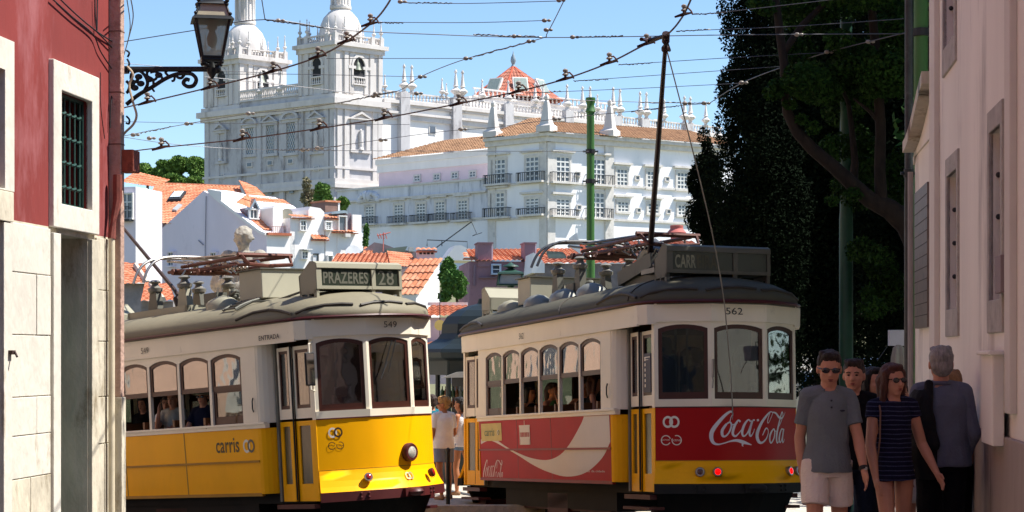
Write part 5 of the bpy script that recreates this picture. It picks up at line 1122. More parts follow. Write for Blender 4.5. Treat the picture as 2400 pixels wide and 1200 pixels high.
for v, r in ((808, 4), (815, 11), (840, 15), (868, 16), (885, 18)): rings.append([Vector((c.x, c.y, zat(v, 22))) + Vector((math.cos(a) * r * kk * (1 + .22 * math.cos(6 * a)), math.sin(a) * r * kk * (1 + .22 * math.cos(6 * a)), 0)) for a in [i * math.pi / 12 for i in range(24)]])
m.loft(rings); m.build('canopy', M('grey_parasol_fabric', '#8a8a80', .9, var=.2), o, smooth=True); m = MB(); m.tube([at(2106, 880, 22), Vector((c.x, c.y, gz(c.x, c.y)))], .02, 6); m.build('pole', iron_dk, o)
# ================================================================== trams
def rot3(yaw, pit, rol):
    A = np.array([[math.cos(yaw), -math.sin(yaw), 0], [math.sin(yaw), math.cos(yaw), 0], [0, 0, 1]])
    B = np.array([[1, 0, 0], [0, math.cos(pit), -math.sin(pit)], [0, math.sin(pit), math.cos(pit)]])
    C = np.array([[math.cos(rol), 0, math.sin(rol)], [0, 1, 0], [-math.sin(rol), 0, math.cos(rol)]])
    return C @ B @ A
def trammat(p):
    r = rot3(*p[:3]); M4 = Matrix(((*r[0], p[3]), (*r[1], p[4]), (*r[2], p[5] + CAMZ), (0, 0, 0, 1))); return M4
TY = trammat([-0.7981, -0.037, -0.0569, -4.5037, 29.5831, -2.1166]); TR = trammat([-1.2084, -0.0519, -0.0053, 1.5228, 29.1422, -1.8985])
cream = M('tram_cream_paint', '#ece2cc', .42, var=.05, vs=1.5, spec=.4, col2='#a5967c', c2s=2.6, c2t=.63, stretch=(1, 1, .4))
yel = M('tram_yellow_paint', '#fcb200', .42, var=.07, vs=1.2, spec=.15, col2='#c48c06', c2s=2.2, c2t=.66, stretch=(1, 1, .5), bump=.06, bs=2)
redc = M('tram_red_paint', '#a8040a', .45, var=.06, vs=1.2, spec=.22)
redp2 = M('tram_red_film', '#b2121a', .55, spec=.2, var=.10, vs=1.5, col2='#b83038', c2s=1.5, c2t=.62)
maroon = M('tram_maroon', '#4a1616', .5, var=.2, vs=3)
brownw = M('varnished_dark_wood', '#3e1d14', .4, var=.2, vs=6)
roofm = M('tram_roof_canvas', '#7b745f', .7, var=.10, vs=1.2, bump=.25, bs=8, col2='#7d7664', c2s=1.6, c2t=.60)
roofd = M('tram_roof_canvas_dark', '#4d4939', .75, var=.14, vs=1.2, bump=.25, bs=8, col2='#4e4a3c', c2s=1.6, c2t=.57)
greyb = M('roof_box_grey', '#96927e', .6, var=.06, vs=2, col2='#8f8b7b', c2s=3, c2t=.65)
greyd = M('roof_box_dark', '#5c5b50', .6, var=.12, vs=2, col2='#3f3f38', c2s=3, c2t=.6)
under = M('underframe_black', (.012, .011, .01), .8, var=.3); rubber = M('black_rubber', (.015, .015, .015), .7)
steel = M('worn_steel', (.32, .3, .28), .35, .9, var=.2); rustt = M('rust_red_tube', '#5c3021', .6, .2, var=.2, vs=8)
whiteD = M('decal_cream', '#e8e2d2', .5, var=.02); blackD = M('decal_black', (.02, .02, .022), .5, var=.02); greyD = M('decal_grey', '#5d5647', .5, var=.02)
gl = glass('tram_glass', (.42, .45, .43), .11, .02, wavy=.05); gl2 = glass('tram_upper_glass', (.42, .40, .38), .24, .04, wavy=.18); gld = glass('door_glass', (.4, .43, .4), .12, .05)
WOOD = M('tram_seat_wood', '#6a4426', .5, var=.2)
class PF:
    """facet frame in plan: origin (x,y), direction to (x2,y2); out is to the right-hand side of the direction"""
    def __init__(s, p, q): s.P = Vector(p); s.L = (Vector(q) - s.P).length; s.d = (Vector(q) - s.P).normalized(); s.n = Vector((s.d.y, -s.d.x))
    def p(s, a, z, o=0.): q = s.P + s.d * a + s.n * o; return Vector((q.x, q.y, z))
    box = Face.box; plate = Face.plate; ring = Face.ring
def offs(pts, o):
    out = []
    for i, p in enumerate(pts):
        a = Vector(pts[max(0, i - 1)]); b = Vector(pts[min(len(pts) - 1, i + 1)]); t = (b - a).normalized(); out.append((p[0] + t.y * o, p[1] - t.x * o))
    return out
def band(mb, pts, z0, z1, o0=0., o1=None, th=.05):
    o1 = o0 if o1 is None else o1; A, B = offs(pts, o0), offs(pts, o1); C, D = offs(pts, o0 - th), offs(pts, o1 - th); n = len(pts)
    V = [(*p, z0) for p in A] + [(*p, z1) for p in B] + [(*p, z0) for p in C] + [(*p, z1) for p in D]; F = []
    for i in range(n - 1):
        F += [(i, i + 1, n + i + 1, n + i), (2 * n + i + 1, 2 * n + i, 3 * n + i, 3 * n + i + 1), (n + i, n + i + 1, 3 * n + i + 1, 3 * n + i), (i + 1, i, 2 * n + i, 2 * n + i + 1)]
    F += [(0, n, 3 * n, 2 * n), (n - 1, 3 * n - 1, 4 * n - 1, 2 * n - 1)]; mb.add(V, F)
FC = [(3.80, -1.047), (3.90, -.90), (4.04, -.66), (4.168, -.402), (4.22, -.2), (4.235, 0), (4.22, .2), (4.168, .402), (4.04, .66), (3.90, .90), (3.80, 1.047)]
FF = [(3.80, -1.047), (4.168, -.402), (4.168, .402), (3.80, 1.047)]
def arclen(pts):
    s = [0]
    for i in range(len(pts) - 1): s.append(s[-1] + (Vector(pts[i + 1]) - Vector(pts[i])).length)
    return s
def oncurve(pts, o=0.):
    P = offs(pts, o); S = arclen(pts)
    def f(t):
        t = min(max(t, 0), S[-1] - 1e-6)
        for i in range(len(S) - 1):
            if S[i] <= t <= S[i + 1]: q = (t - S[i]) / (S[i + 1] - S[i]); return P[i][0] + (P[i + 1][0] - P[i][0]) * q, P[i][1] + (P[i + 1][1] - P[i][1]) * q
    return f, S[-1]
ZS, ZP, ZB, ZPT, ZT = .92, .99, 1.05, 2.06, 2.35
def outline(inset=0.):
    R_ = [(-4.33, 0), (-4.30, -.3), (-4.20, -.6), (-3.98, -.95), (-3.75, -1.13), (-3.45, -1.22), (-2.6, -1.25), (-1.3, -1.25), (0, -1.25), (1.3, -1.25), (2.6, -1.25), (3.45, -1.22), (3.75, -1.13), (3.98, -.95), (4.20, -.6), (4.30, -.3), (4.33, 0)]
    return R_ + [(x, -y) for x, y in reversed(R_[1:-1])]
ROOFH = .41
def roofpt(x, y, th):
    c = math.cos(th); xs = 2.9; xx = x if abs(x) < xs else math.copysign(xs + (abs(x) - xs) * c, x)
    return Vector((xx, y * c, ZT + .06 + ROOFH * math.sin(th)))
def roofz(x, y):
    # height of roof surface at (x,y)
    w_ = 1.25 if abs(x) < 3 else 1.25 * math.sqrt(max(0, 1 - ((abs(x) - 3) / 1.34) ** 2)) + 1e-3
    c = min(1, abs(y) / w_); k = 1.0
    if abs(x) > 3: k = math.sqrt(max(0.02, 1 - ((abs(x) - 3) / 1.36) ** 2))
    return ZT + .06 + ROOFH * math.sqrt(max(0, 1 - c * c)) * (k if abs(x) > 3 else 1)
def make_tram(mat, label, v):
    T_ = thing('tram', label, 'tram', mat=mat, group='vintage trams stopped on the slope')
    Y_ = v == 'y'; roofc = roofm if Y_ else roofd; bxc = greyb if Y_ else greyd; lowc = yel
    B = lambda m, n, mt, par=None, **k: m.build(n, mt, par or T_, **k)
    for sg in (-1, 1):          # sides: visible one is sg=-1
        sx = (lambda p, sg=sg: (p[0], -p[1] * 1.0, p[2])) if sg == 1 else None
        def mbx():
            q = MB(sx); return q
        side = PF((-2.68, -1.19), (2.68, -1.19)); o_ = 2.68
        # lower panel, slightly tucked in towards the bottom
        m = mbx(); band(m, [(-2.66, -1.19), (2.66, -1.19)], .0, ZS, -.035, 0, .05); B(m, 'side_panel', (yel if Y_ else redp2) if sg == -1 else yel)
        m = mbx(); xs = [-1.6, -.1, .85] if Y_ else [-1.15, 1.0 * .05, 1.0]
        for x in (-.75, .85) if Y_ else (-.95, .45):
            m.hexa([Vector((x - .012, -1.157, .0)), Vector((x + .012, -1.157, 0)), Vector((x + .012, -1.10, 0)), Vector((x - .012, -1.10, 0)), Vector((x - .012, -1.194, ZS)), Vector((x + .012, -1.194, ZS)), Vector((x + .012, -1.13, ZS)), Vector((x - .012, -1.13, ZS))])
        band(m, [(-2.66, -1.19), (2.66, -1.19)], .445, .475, .004, .006, .06); band(m, [(-2.66, -1.19), (2.66, -1.19)], -.03, .015, -.02, -.02, .05)
        B(m, 'panel_batten', (M('yellow_seam', '#a87808', .5) if Y_ else M('red_seam', '#86161c', .5)) if sg == -1 else yel)
        m = mbx(); band(m, [(-2.70, -1.19), (2.86, -1.19)], ZS, ZP, .02, .02, .08); band(m, [(-2.70, -1.19), (2.86, -1.19)], ZP - .02, ZP + .015, .04, .04, .06); B(m, 'belt_rail', cream, bevel=.006)
        # curved end panels, corrugated
        for e in (1, -1):
            pts = [(2.66, -1.19), (2.72, -1.18), (2.78, -1.15), (2.83, -1.10), (2.86, -1.04), (2.87, -.98)]
            if e == -1: pts = [(-x, y) for x, y in reversed(pts)]
            m = mbx(); band(m, pts, 0, ZS, -.015, 0, .03); B(m, 'curved_end_panel', yel); m = mbx(); band(m, pts, ZP, ZPT + .02, 0, 0, .03); B(m, 'curved_end_panel', cream)
        # window wall
        for k_ in range(-3, 3):
            a0 = o_ + k_ * .787; a1 = a0 + .787; w0, w1 = a0 + .03, a1 - .03; A = arch(w0, w1, ZP + .01, 1.94, .07); O = rect(a0, a1, ZP, ZPT + .03, 1.94)
            m = mbx(); side.ring(m, O, A, -.05, 0); B(m, 'window_post', cream)
            inn = arch(w0 + .05, w1 - .05, 1.56, 1.90, .06)
            m = mbx(); side.ring(m, arch(w0, w1, 1.49, 1.94, .07), inn, -.045, -.015); fr_ = B(m, 'window_frame', brownw)
            m = mbx(); side.plate(m, inn, -.034, -.028); B(m, 'window_pane', gl2, fr_)
            closed = (k_ == 2) if Y_ else (k_ == -3)
            if (closed and sg == -1) or sg == 1:  # far side gets dark sashes added to dim the view through
                m = mbx(); O2 = [(w0, ZP + .01), (w1, ZP + .01), (w1, 1.50), (w0, 1.50)]; I2 = [(w0 + .055, ZP + .13), (w1 - .055, ZP + .13), (w1 - .055, 1.46), (w0 + .055, 1.46)]
                side.ring(m, O2, I2, -.06, -.03); f2 = B(m, 'lower_sash', brownw); m = mbx(); side.plate(m, I2, -.048, -.042); B(m, 'window_pane', gl, f2)
        for x0, x1 in ((-2.68, -2.361), (2.361, 2.68)):
            m = mbx(); m.bx(x0, x1, -1.19, -1.14, ZP, ZPT + .03); B(m, 'end_post', cream)
        m = mbx(); m.tube([(2.60, -1.205, 1.15), (2.60, -1.22, 1.2), (2.60, -1.22, 1.3), (2.60, -1.205, 1.35)], .01, 6); B(m, 'hinge', iron_dk)
        # letterboard
        m = mbx(); band(m, [(-3.75, -1.10), (-3.5, -1.18), (-3.2, -1.205), (3.60, -1.20), (3.78, -1.14), (3.83, -1.03)], ZPT + .03, ZT, .0, .01, .05); B(m, 'letterboard', cream)
        m = mbx(); band(m, [(-3.2, -1.205), (3.62, -1.205)], ZPT + .015, ZPT + .045, .015, .015, .04); B(m, 'drip_rail', cream)
        # door bay
        for e in (1, -1):
            ex = (lambda p, e=e, sx=sx: (sx((p[0] * e, p[1], p[2])) if sx else (p[0] * e, p[1], p[2])))
            for (xa, xb) in ((2.93, 3.26), (3.29, 3.72)):
                m = MB(ex); F = PF((xa, -1.0), (xb, -1.04)); w_ = F.L; rail_ = .045
                O2 = [(0, 1.02), (w_, 1.02), (w_, 2.02), (0, 2.02)]; I2 = [(rail_, 1.16), (w_ - rail_, 1.16), (w_ - rail_, 1.97), (rail_, 1.97)]; F.ring(m, O2, I2, -.04, 0); d_ = B(m, 'door_upper', cream)
                m = MB(ex); I3 = [(rail_ + .03, 1.21), (w_ - rail_ - .03, 1.21), (w_ - rail_ - .03, 1.93), (rail_ + .03, 1.93)]; F.ring(m, I2, I3, -.035, -.006); B(m, 'door_sash', brownw, d_)
                m = MB(ex); F.plate(m, I3, -.024, -.018); B(m, 'door_glass', gld, d_)
                m = MB(ex); O2 = [(0, -.12), (w_, -.12), (w_, .985), (0, .985)]; I2 = [(rail_ + .03, .12), (w_ - rail_ - .03, .12), (w_ - rail_ - .03, .92), (rail_ + .03, .92)]; F.ring(m, O2, I2, -.04, 0); d_ = B(m, 'door_lower', yel)
                m = MB(ex); F.plate(m, I2, -.028, -.018); B(m, 'door_glass', M('dusty_door_glass', '#54503a' if Y_ else '#6b5712', .2, var=.35, vs=4, stretch=(1, 1, .3)), d_)
            m = MB(ex); m.bx(3.72, 3.80, -1.06, -.98, -.1, 2.1); pass
            m = MB(ex); m.bx(3.725, 3.80, -1.055, -.98, -.12, .99); B(m, 'door_post', yel); m = MB(ex); m.bx(3.725, 3.80, -1.055, -.98, .99, 2.12); B(m, 'door_post', cream)
            m = MB(ex); m.bx(2.87, 2.91, -1.02, -.96, -.12, 2.1); B(m, 'door_jamb', M('grey_jamb', '#7a766a', .6)); m = MB(ex); m.bx(2.90, 3.73, -1.10, -.97, -.22, -.16); m.bx(2.9, 3.75, -1.12, -.9, -.36, -.32); B(m, 'step', maroon)
            m = MB(ex); m.tube([(3.275, -1.03, -.1), (3.275, -1.03, 2.05)], .012, 6); B(m, 'door_rubber', rubber)
    # ends
    for e in (1, -1):
        ex = (lambda p: p) if e == 1 else (lambda p: (-p[0], p[1], p[2])); mx = lambda: MB(None if e == 1 else ex)
        frontc = yel if (Y_ or e == -1) else redc
        m = mx(); band(m, FC, .29, .985, .0, .0, .05); B(m, 'front_panel', frontc, smooth=True)
        m = mx(); A = [.004, .02, .05, .09, .135]; zz_ = [.29, .22, .14, .06, -.01]
        for i in range(4): band(m, FC, zz_[i + 1], zz_[i], A[i + 1] + (.03 if i == 3 else 0) * 0, A[i], .05)
        B(m, 'apron', yel, smooth=True); m = mx(); band(m, FC, .285, .295, .006, .006, .03); B(m, 'apron_seam', M('yellow_seam', '#a87808', .5))
        m = mx(); band(m, FC, -.14, -.01, .145, .14, .10); bp_ = B(m, 'bumper', maroon if Y_ else under, smooth=True)
        m = mx()
        m = mx(); m.box((4.36, .12, -.07), (.14, .34, .11)); m.ball((4.43, .12, -.07), (.12, .13, .06), 10); B(m, 'coupler', maroon if Y_ else under, smooth=True)
        for q in (-.62, -.52, .52, .62):
            for z in (-.045, -.10):
                bq = oncurve(FC, .150)[0](oncurve(FC)[1] / 2 + q); m = mx(); m.ball((bq[0], bq[1], z), .02, 6); B(m, 'bolt', maroon if Y_ else under, bp_)
        m = mx(); band(m, FC, .985, 1.0, .012, .012, .04); B(m, 'belt_strip', maroon)
        m = mx(); band(m, FF, 1.0, 1.10, .012, .02, .07); B(m, 'front_belt_rail', cream)
        m = mx(); band(m, FF, ZPT + .06, ZT + .02, .03, .035, .07); B(m, 'front_letterboard', cream)
        for i in range(3):
            F = PF(FF[i], FF[i + 1]); w_ = F.L; pst = .045; A = arch(pst, w_ - pst, 1.10, 2.03, .055); O = rect(0, w_, 1.10, ZPT + .07, 2.03); m = mx(); F.ring(m, O, A, -.06, .0); B(m, 'front_window_post', cream)
            I = arch(pst + .05, w_ - pst - .05, 1.19, 1.98, .05); m = mx(); F.ring(m, A, I, -.055, -.012); f_ = B(m, 'window_frame', brownw); m = mx(); F.plate(m, I, -.03, -.024); B(m, 'window_pane', gl, f_)
            m = mx(); band(m, FC, -.52, -.14, -.22, -.05, .06); B(m, 'under_shade_band', under)  # dark band added to stand for the shade beneath the bumper
    # rim of roof
    O = outline(); n = len(O)
    m = MB(); rings = [[roofpt(x, y, th) for x, y in O] for th in [R(a) for a in (-9, 0, 8, 16, 26, 38, 52, 66, 78, 86)]]; 
    for p in rings[0]: p.z = ZT + .0
    m.loft(rings); B(m, 'roof', roofc, smooth=True)
    m = MB(); P = [(*q, ZT + .03) for q in offs(O + [O[0]], .015)[:-1]]; m.tube(P + [P[0], P[1]], .024, 6); B(m, 'roof_moulding', maroon, smooth=True)
    m = MB(); m.loft([[Vector((x * .97, y * .94, ZT - .03)) for x, y in O], [Vector((x * .97, y * .94, ZT - .05)) for x, y in O]]); B(m, 'ceiling', M('tram_ceiling', '#8a7f66', .8))
    # rain strips on the roof
    def strip(P, r=.022):
        m = MB(); m.tube(P, r, 6); B(m, 'rain_strip', M('dark_gutter', '#3a332c' if Y_ else '#1e1c19', .6), smooth=True)
    for e in (1, -1):
        def E3(x, y, th): p = roofpt(x, y, R(th)); p.x *= e; return p + Vector((0, 0, .012))
        strip([E3(*q) for q in ((2.35, -1.25, 6), (2.7, -1.25, 17), (3.05, -1.24, 19), (3.35, -1.23, 13), (3.55, -1.2, 5))]); strip([E3(*q) for q in ((3.62, -1.17, 5), (3.80, -1.1, 13), (3.98, -.95, 18), (4.12, -.75, 19), (4.2, -.6, 17))])
        strip([E3(*q) for q in ((4.24, -.5, 15), (4.30, -.3, 20), (4.33, 0, 22), (4.31, .25, 19))]); strip([E3(*q) for q in ((4.29, .33, 17), (4.2, .6, 20), (3.98, .95, 15), (3.75, 1.13, 6))])
        strip([E3(*q) for q in ((2.35, 1.25, 6), (2.9, 1.25, 18), (3.5, 1.2, 5))])
    if not Y_:
        for x in (1.0, 3.35): strip([roofpt(x, -1.25 if x < 3 else -1.23, R(a)) + Vector((-.5 * math.sin(R(a)) * (x < 3), 0, .004)) for a in range(2, 90, 8)], .008)
    # floor, interior, seats, poles
    m = MB(); m.loft([[Vector((x * .93, max(-.93, min(.93, y)), .12)) for x, y in O], [Vector((x * .93, max(-.93, min(.93, y)), .18)) for x, y in O]]); B(m, 'floor', M('tram_floor', '#4a3b2c', .8))
    for x in (2.42, -2.42):
        m = MB(); m.bx(x - .03, x + .03, -1.1, -.36, .18, 2.3); m.bx(x - .03, x + .03, .36, 1.1, .18, 2.3); m.bx(x - .03, x + .03, -.36, .36, 2.05, 2.3); B(m, 'bulkhead', M('interior_panel', '#5a3a22', .6))
    for x in np.arange(-2.0, 2.1, .787):
        for y in (-.78, .72):
            m = MB(); m.bx(x - .2, x + .2, y - .38, y + .38, .55, .62); m.bx(x + .17, x + .22, y - .38, y + .38, .62, 1.12); m.bx(x - .16, x + .16, y - .05, y + .05, .18, .55); B(m, 'seat', WOOD)
    for x in (3.2, -3.2, 3.55): m = MB(); m.tube([(x, -.45, .18), (x, -.45, 2.3)], .018, 6); B(m, 'grab_pole', steel)
    m = MB(); m.bx(3.70, 3.88, .1, .5, .18, 1.1); m.lathe([(.12, 1.1), (.12, 1.14), (.02, 1.15)], (3.79, .3, 0), 12); B(m, 'controller', M('controller_box', '#3c3a36', .5))
    # underframe
    m = MB(); m.bx(-3.6, 3.6, -.95, .95, -.15, .12); m.bx(-2.2, 2.2, -.9, .9, -.42, -.15); B(m, 'underframe', under)
    m = MB(); m.bx(-1.9, 1.9, -.86, -.78, -.45, -.3); m.bx(-1.9, 1.9, .78, .86, -.45, -.3); m.bx(-.4, .4, -.9, -.7, -.5, -.2); B(m, 'truck_frame', maroon)
    for x in (-1.45, 1.45):
        for y in (-.6, .6):
            m = MB(); m.lathe([(.1, -.06), (.34, -.06), (.34, .04), (.37, .05), (.37, .07), (.1, .07)], (x, y, -.42), 20, rot=Matrix.Rotation(R(90), 3, 'X')); B(m, 'wheel', steel, smooth=True)
    m = MB()
    for e in (1, -1): m.hexa([Vector((e * 3.2, -.9, -.5)), Vector((e * 3.7, -.9, -.5)), Vector((e * 3.7, .9, -.5)), Vector((e * 3.2, .9, -.5)), Vector((e * 3.25, -.85, -.36)), Vector((e * 3.6, -.85, -.36)), Vector((e * 3.6, .85, -.36)), Vector((e * 3.25, .85, -.36))])
    B(m, 'lifeguard', maroon)
    # destination boxes
    for e in (1, -1):
        ex = (lambda p, e=e: (p[0] * e, p[1] * e, p[2])); w_ = .78; xf, xb = 3.62, 3.24; zb_, zt_ = 2.80, 3.12
        m = MB(ex); m.extrude([Vector((xf, -w_, zb_)), Vector((xf, -w_, zt_ - .02)), Vector((xf - .05, -w_, zt_ + .05)), Vector((xf - .14, -w_, zt_ + .06)), Vector((xb, -w_, zt_ - .12)), Vector((xb, -w_, zb_))], (0, .03, 0))
        m.extrude([Vector((xf, w_, zb_)), Vector((xf, w_, zt_ - .02)), Vector((xf - .05, w_, zt_ + .05)), Vector((xf - .14, w_, zt_ + .06)), Vector((xb, w_, zt_ - .12)), Vector((xb, w_, zb_))], (0, -.03, 0))
        m.extrude([Vector((xf - .02, -w_, zt_ - .02)), Vector((xf + .03, -w_, zt_ - .03)), Vector((xf + .02, -w_, zt_ + .04)), Vector((xf - .05, -w_, zt_ + .07)), Vector((xf - .14, -w_, zt_ + .075)), Vector((xf - .14, -w_, zt_ + .04))], (0, 2 * w_, 0))
        m.bx(xb, xb + .03, -w_, w_, zb_, zt_ - .13); m.hexa([Vector((xb, -w_, zt_ - .14)), Vector((xf - .14, -w_, zt_ + .03)), Vector((xf - .14, w_, zt_ + .03)), Vector((xb, w_, zt_ - .14)), Vector((xb, -w_, zt_ - .12)), Vector((xf - .14, -w_, zt_ + .06)), Vector((xf - .14, w_, zt_ + .06)), Vector((xb, w_, zt_ - .12))])
        m.bx(xb + .03, xf - .04, -w_ + .03, w_ - .03, zb_, zb_ + .02); dist = bxc if not (Y_ is False and e == -1) else greyb
        # legs with two little openings
        for y0 in (-w_, w_ - .05):
            m.bx(xf - .06, xf, y0, y0 + .05, 2.52, zb_); m.bx(xb, xb + .05, y0, y0 + .05, 2.58, zb_); m.bx(xf - .21, xf - .17, y0, y0 + .04, 2.56, zb_); m.bx(xb, xf, y0, y0 + .04, zb_ - .06, zb_ + .0); m.bx(xb, xf, y0, y0 + .04, 2.53, 2.60)
        box = B(m, 'destination_box', dist, bevel=.004)
        m = MB(ex); F = PF((xf, -w_), (xf, w_)); sp = 2 * w_ * .66
        F.ring(m, [(0, zb_), (2 * w_, zb_), (2 * w_, zt_), (0, zt_)], [(.09, zb_ + .045), (2 * w_ - .05, zb_ + .045), (2 * w_ - .05, zt_ - .03), (.09, zt_ - .03)], -.01, .015); F.box(m, sp - .035, sp + .035, zb_, zt_, -.01, .018); F.box(m, sp - .03, sp + .03, 2.66, zb_, -.03, .0)
        B(m, 'screen_frame', dist, box)
        m = MB(ex); F.box(m, .09, 2 * w_ - .05, zb_ + .045, zt_ - .03, -.03, -.005); B(m, 'destination_screen', M('destination_blind', '#30352c' if Y_ else '#221f15', .25, var=.15), box)
        if e == 1:
            def fd(a0, a1, z0, z1): return lambda x, y: F.p(a0 + (a1 - a0) * x, z0 + (z1 - z0) * y, -.001)
            if Y_:
                m = MB(ex); put_text(m, 'PRAZERES', fd(.13, sp - .09, zb_ + .075, zt_ - .07), .025, 1.05); B(m, 'destination_text', M('blind_text', '#58574a', .7), box, fix=False)
                m = MB(ex); put_text(m, '28', fd(sp + .10, 2 * w_ - .14, zb_ + .06, zt_ - .05), .01, 1.05); B(m, 'route_number', M('blind_text', '#58574a'), box, fix=False)
            else:
                tx = M('blind_text_pale', '#8f8d76', .6); td = M('blind_text_faded', '#4a4632', .6)
                m = MB(ex); put_text(m, 'CARR', fd(.13, .44, zb_ + .07, zt_ - .07), .025, 1.05); B(m, 'destination_text', tx, box, fix=False)
                m = MB(ex); put_text(m, 'EIRA', fd(.46, .76, zb_ + .07, zt_ - .07), .02, 1.05); B(m, 'destination_text', td, box, fix=False)
    # roof vents
    for x, y in (((1.2, -.62),) if Y_ else ((-2.65, -.62), (-1.45, -.62), (-.35, -.62), (.72, -.62))):
        m = MB(); z = roofz(x, y) - .06
        prof = [(.27, 0), (.26, .05), (.22, .12), (.14, .18), (.02, .21)]; m.lathe(prof, (x, y, z), 18, sx=1.15, sy=.85); m.ball((x - .08, y, z + .06), (.26, .20, .13), 12); B(m, 'roof_vent', greyb if Y_ or x < -2 else M('vent_zinc', '#82837c', .5, .3, var=.1), smooth=True)
    # big resistor box
    bx0, bx1 = (1.62, 2.17) if Y_ else (-2.35, -1.8)
    m = MB(); m.bx(bx0, bx1, -.62, .66, 2.80, 3.22); B(m, 'resistor_box', M('resistor_box_paint', '#a8a490' if Y_ else '#70726c', .6, var=.05, vs=2, col2='#96927f', c2s=2, c2t=.66), bevel=.012)
    m = MB(); m.bx(bx0 + .05, bx1 - .05, -.5, .55, 2.68, 2.80); m.bx(bx0 - .03, bx1 + .03, -.66, .70, 3.22, 3.235); B(m, 'box_stand', greyd)
    # pantograph, folded
    x0, x1, zl0, zl1 = (-.6, 1.5, 3.50, 3.36) if Y_ else (-.9, 2.1, 3.52, 3.36)
    bx_ = -.25 if Y_ else .45
    m = MB()
    if Y_: m.bx(-1.35, .28, -.62, -.55, 2.70, 2.86); m.bx(-1.35, .28, .5, .57, 2.70, 2.86); m.bx(.22, .28, -.62, .57, 2.70, 2.86); m.bx(-1.35, -1.28, -.62, .57, 2.70, 2.86)
    else: m.bx(-1.3, 1.1, -.5, -.44, 2.68, 2.80); m.bx(-1.3, 1.1, .44, .5, 2.68, 2.80); m.bx(-1.3, -1.2, -.5, .5, 2.68, 2.8); m.bx(1.05, 1.1, -.5, .5, 2.68, 2.8)
    pb = B(m, 'pantograph_base', greyb if Y_ else greyd)
    for px in ((-.85, -.05) if Y_ else (-1.1, -.2)):
        for py in (-.42, .40):
            m = MB(); zh = (3.34 if Y_ else 3.40) - .12; m.hexa([Vector((px - .14, py - .06, 2.82)), Vector((px + .14, py - .06, 2.82)), Vector((px + .14, py + .06, 2.82)), Vector((px - .14, py + .06, 2.82)), Vector((px - .07, py - .05, zh)), Vector((px + .07, py - .05, zh)), Vector((px + .07, py + .05, zh)), Vector((px - .07, py + .05, zh))])
            B(m, 'support_post', greyd if (px < -.5) else (greyb if Y_ else greyd), pb); m = MB(); m.lathe([(.04, -.1), (.11, -.06), (.12, -.01), (.07, .02), (.05, .06), (.1, .09), (.06, .12)], (px, py, zh), 12); B(m, 'post_insulator', M('ceramic_grey', '#77736a', .35), pb, smooth=True)
    m = MB(); L3 = lambda t, y, dz=0: Vector((x0 + (x1 - x0) * t, y, zl0 + (zl1 - zl0) * t + dz))
    for y in (-.36, .36): m.tube([L3(.1, y * .6, .02), L3(.98, y, .12)], .028, 8); m.tube([L3(0, y * .9, -.06), L3(1, y * .9, -.0)], .026, 8); m.tube([L3(.45, y * 1.1, -.06), L3(.90, y * .5, .0)], .02, 6)
    m.tube([L3(.98, -.5, .14), L3(.98, .5, .14)], .035, 8); m.tube([L3(.98, -.45, .14), L3(1.04, -.4, .0), L3(1.0, 0, -.02)], .03, 6); m.tube([L3(.98, .45, .14), L3(1.04, .4, .0), L3(1.0, 0, -.02)], .03, 6)
    m.tube([L3(.42, -.4, -.08), L3(.42, .4, -.08)], .045, 8); m.tube([L3(.1, -.4, -.06), L3(.1, .4, -.06)], .05, 8); m.bx(L3(.42, 0).x - .02, L3(.55, 0).x, -.14, .12, zl0 - .14, zl0 - .06)
    B(m, 'pantograph_frame', rustt if Y_ else M('dark_rust_tube', '#54322a', .6, .3, var=.3, vs=8), pb, smooth=True)
    m = MB()
    for xx in (x0 - .05, x0 + .22) if Y_ else (x0, x0 + .25):
        P = [(-.95, -.34), (-.85, -.14), (-.68, 0), (-.4, .06), (.4, .06), (.68, 0), (.85, -.14), (.95, -.34)]
        m.tube([Vector((xx, y, zl0 + .10 + z)) for y, z in crom(P, 4)], .022, 8)
    for y in (-.3, 0, .3): m.tube([Vector((x0 - .05, y, zl0 + .12)), Vector((x0 + .5, y, zl0 + .04))], .02, 6)
    m.tube([L3(.04, -.12, .15), L3(.85, -.1, .17)], .022, 6); m.tube([L3(.04, .12, .15), L3(.85, .14, .17)], .022, 6)
    for i in range(7): m.lathe([(.04, -.03), (.055, 0), (.04, .03)], L3(.15 + i * .1, (-.2 if i % 2 else .22), .04), 10, rot=Matrix.Rotation(R(90), 3, 'X'))
    rr = random.Random(9)
    for i in range(16):
        q = L3(rr.uniform(.05, .95), rr.uniform(-.35, .35), rr.uniform(-.05, .06)); m.tube([q, q + Vector((rr.uniform(-.15, .15), rr.uniform(-.1, .1), rr.uniform(-.12, .08)))], .014, 5)
    for i in range(6):
        q = L3(.72 + i * .045, -.3, -.02); m.lathe([(.028, -.02), (.034, 0), (.028, .02)], q + Vector((0, 0, -.02)), 8, rot=Matrix.Rotation(R(90), 3, 'X'))
    B(m, 'pantograph_collector', steel if Y_ else M('dark_steel', (.12, .12, .12), .4, .7), pb, smooth=True)
    # junction gear
    m = MB(); gx = .55 if Y_ else -.6; m.bx(gx, gx + .32, -.5, -.3, 2.82, 3.0); m.ball((gx + .5, -.3, 2.95), .09, 10); m.tube([(gx + .3, -.35, 2.9), (gx + .7, -.4, 2.98), (gx + .9, -.2, 2.86)], .02, 6)
    for i in range(5): m.ball((gx + .42 + i * .09, -.42, 2.86 + (i % 2) * .04), .03, 8)
    B(m, 'junction_box', greyd, smooth=False)
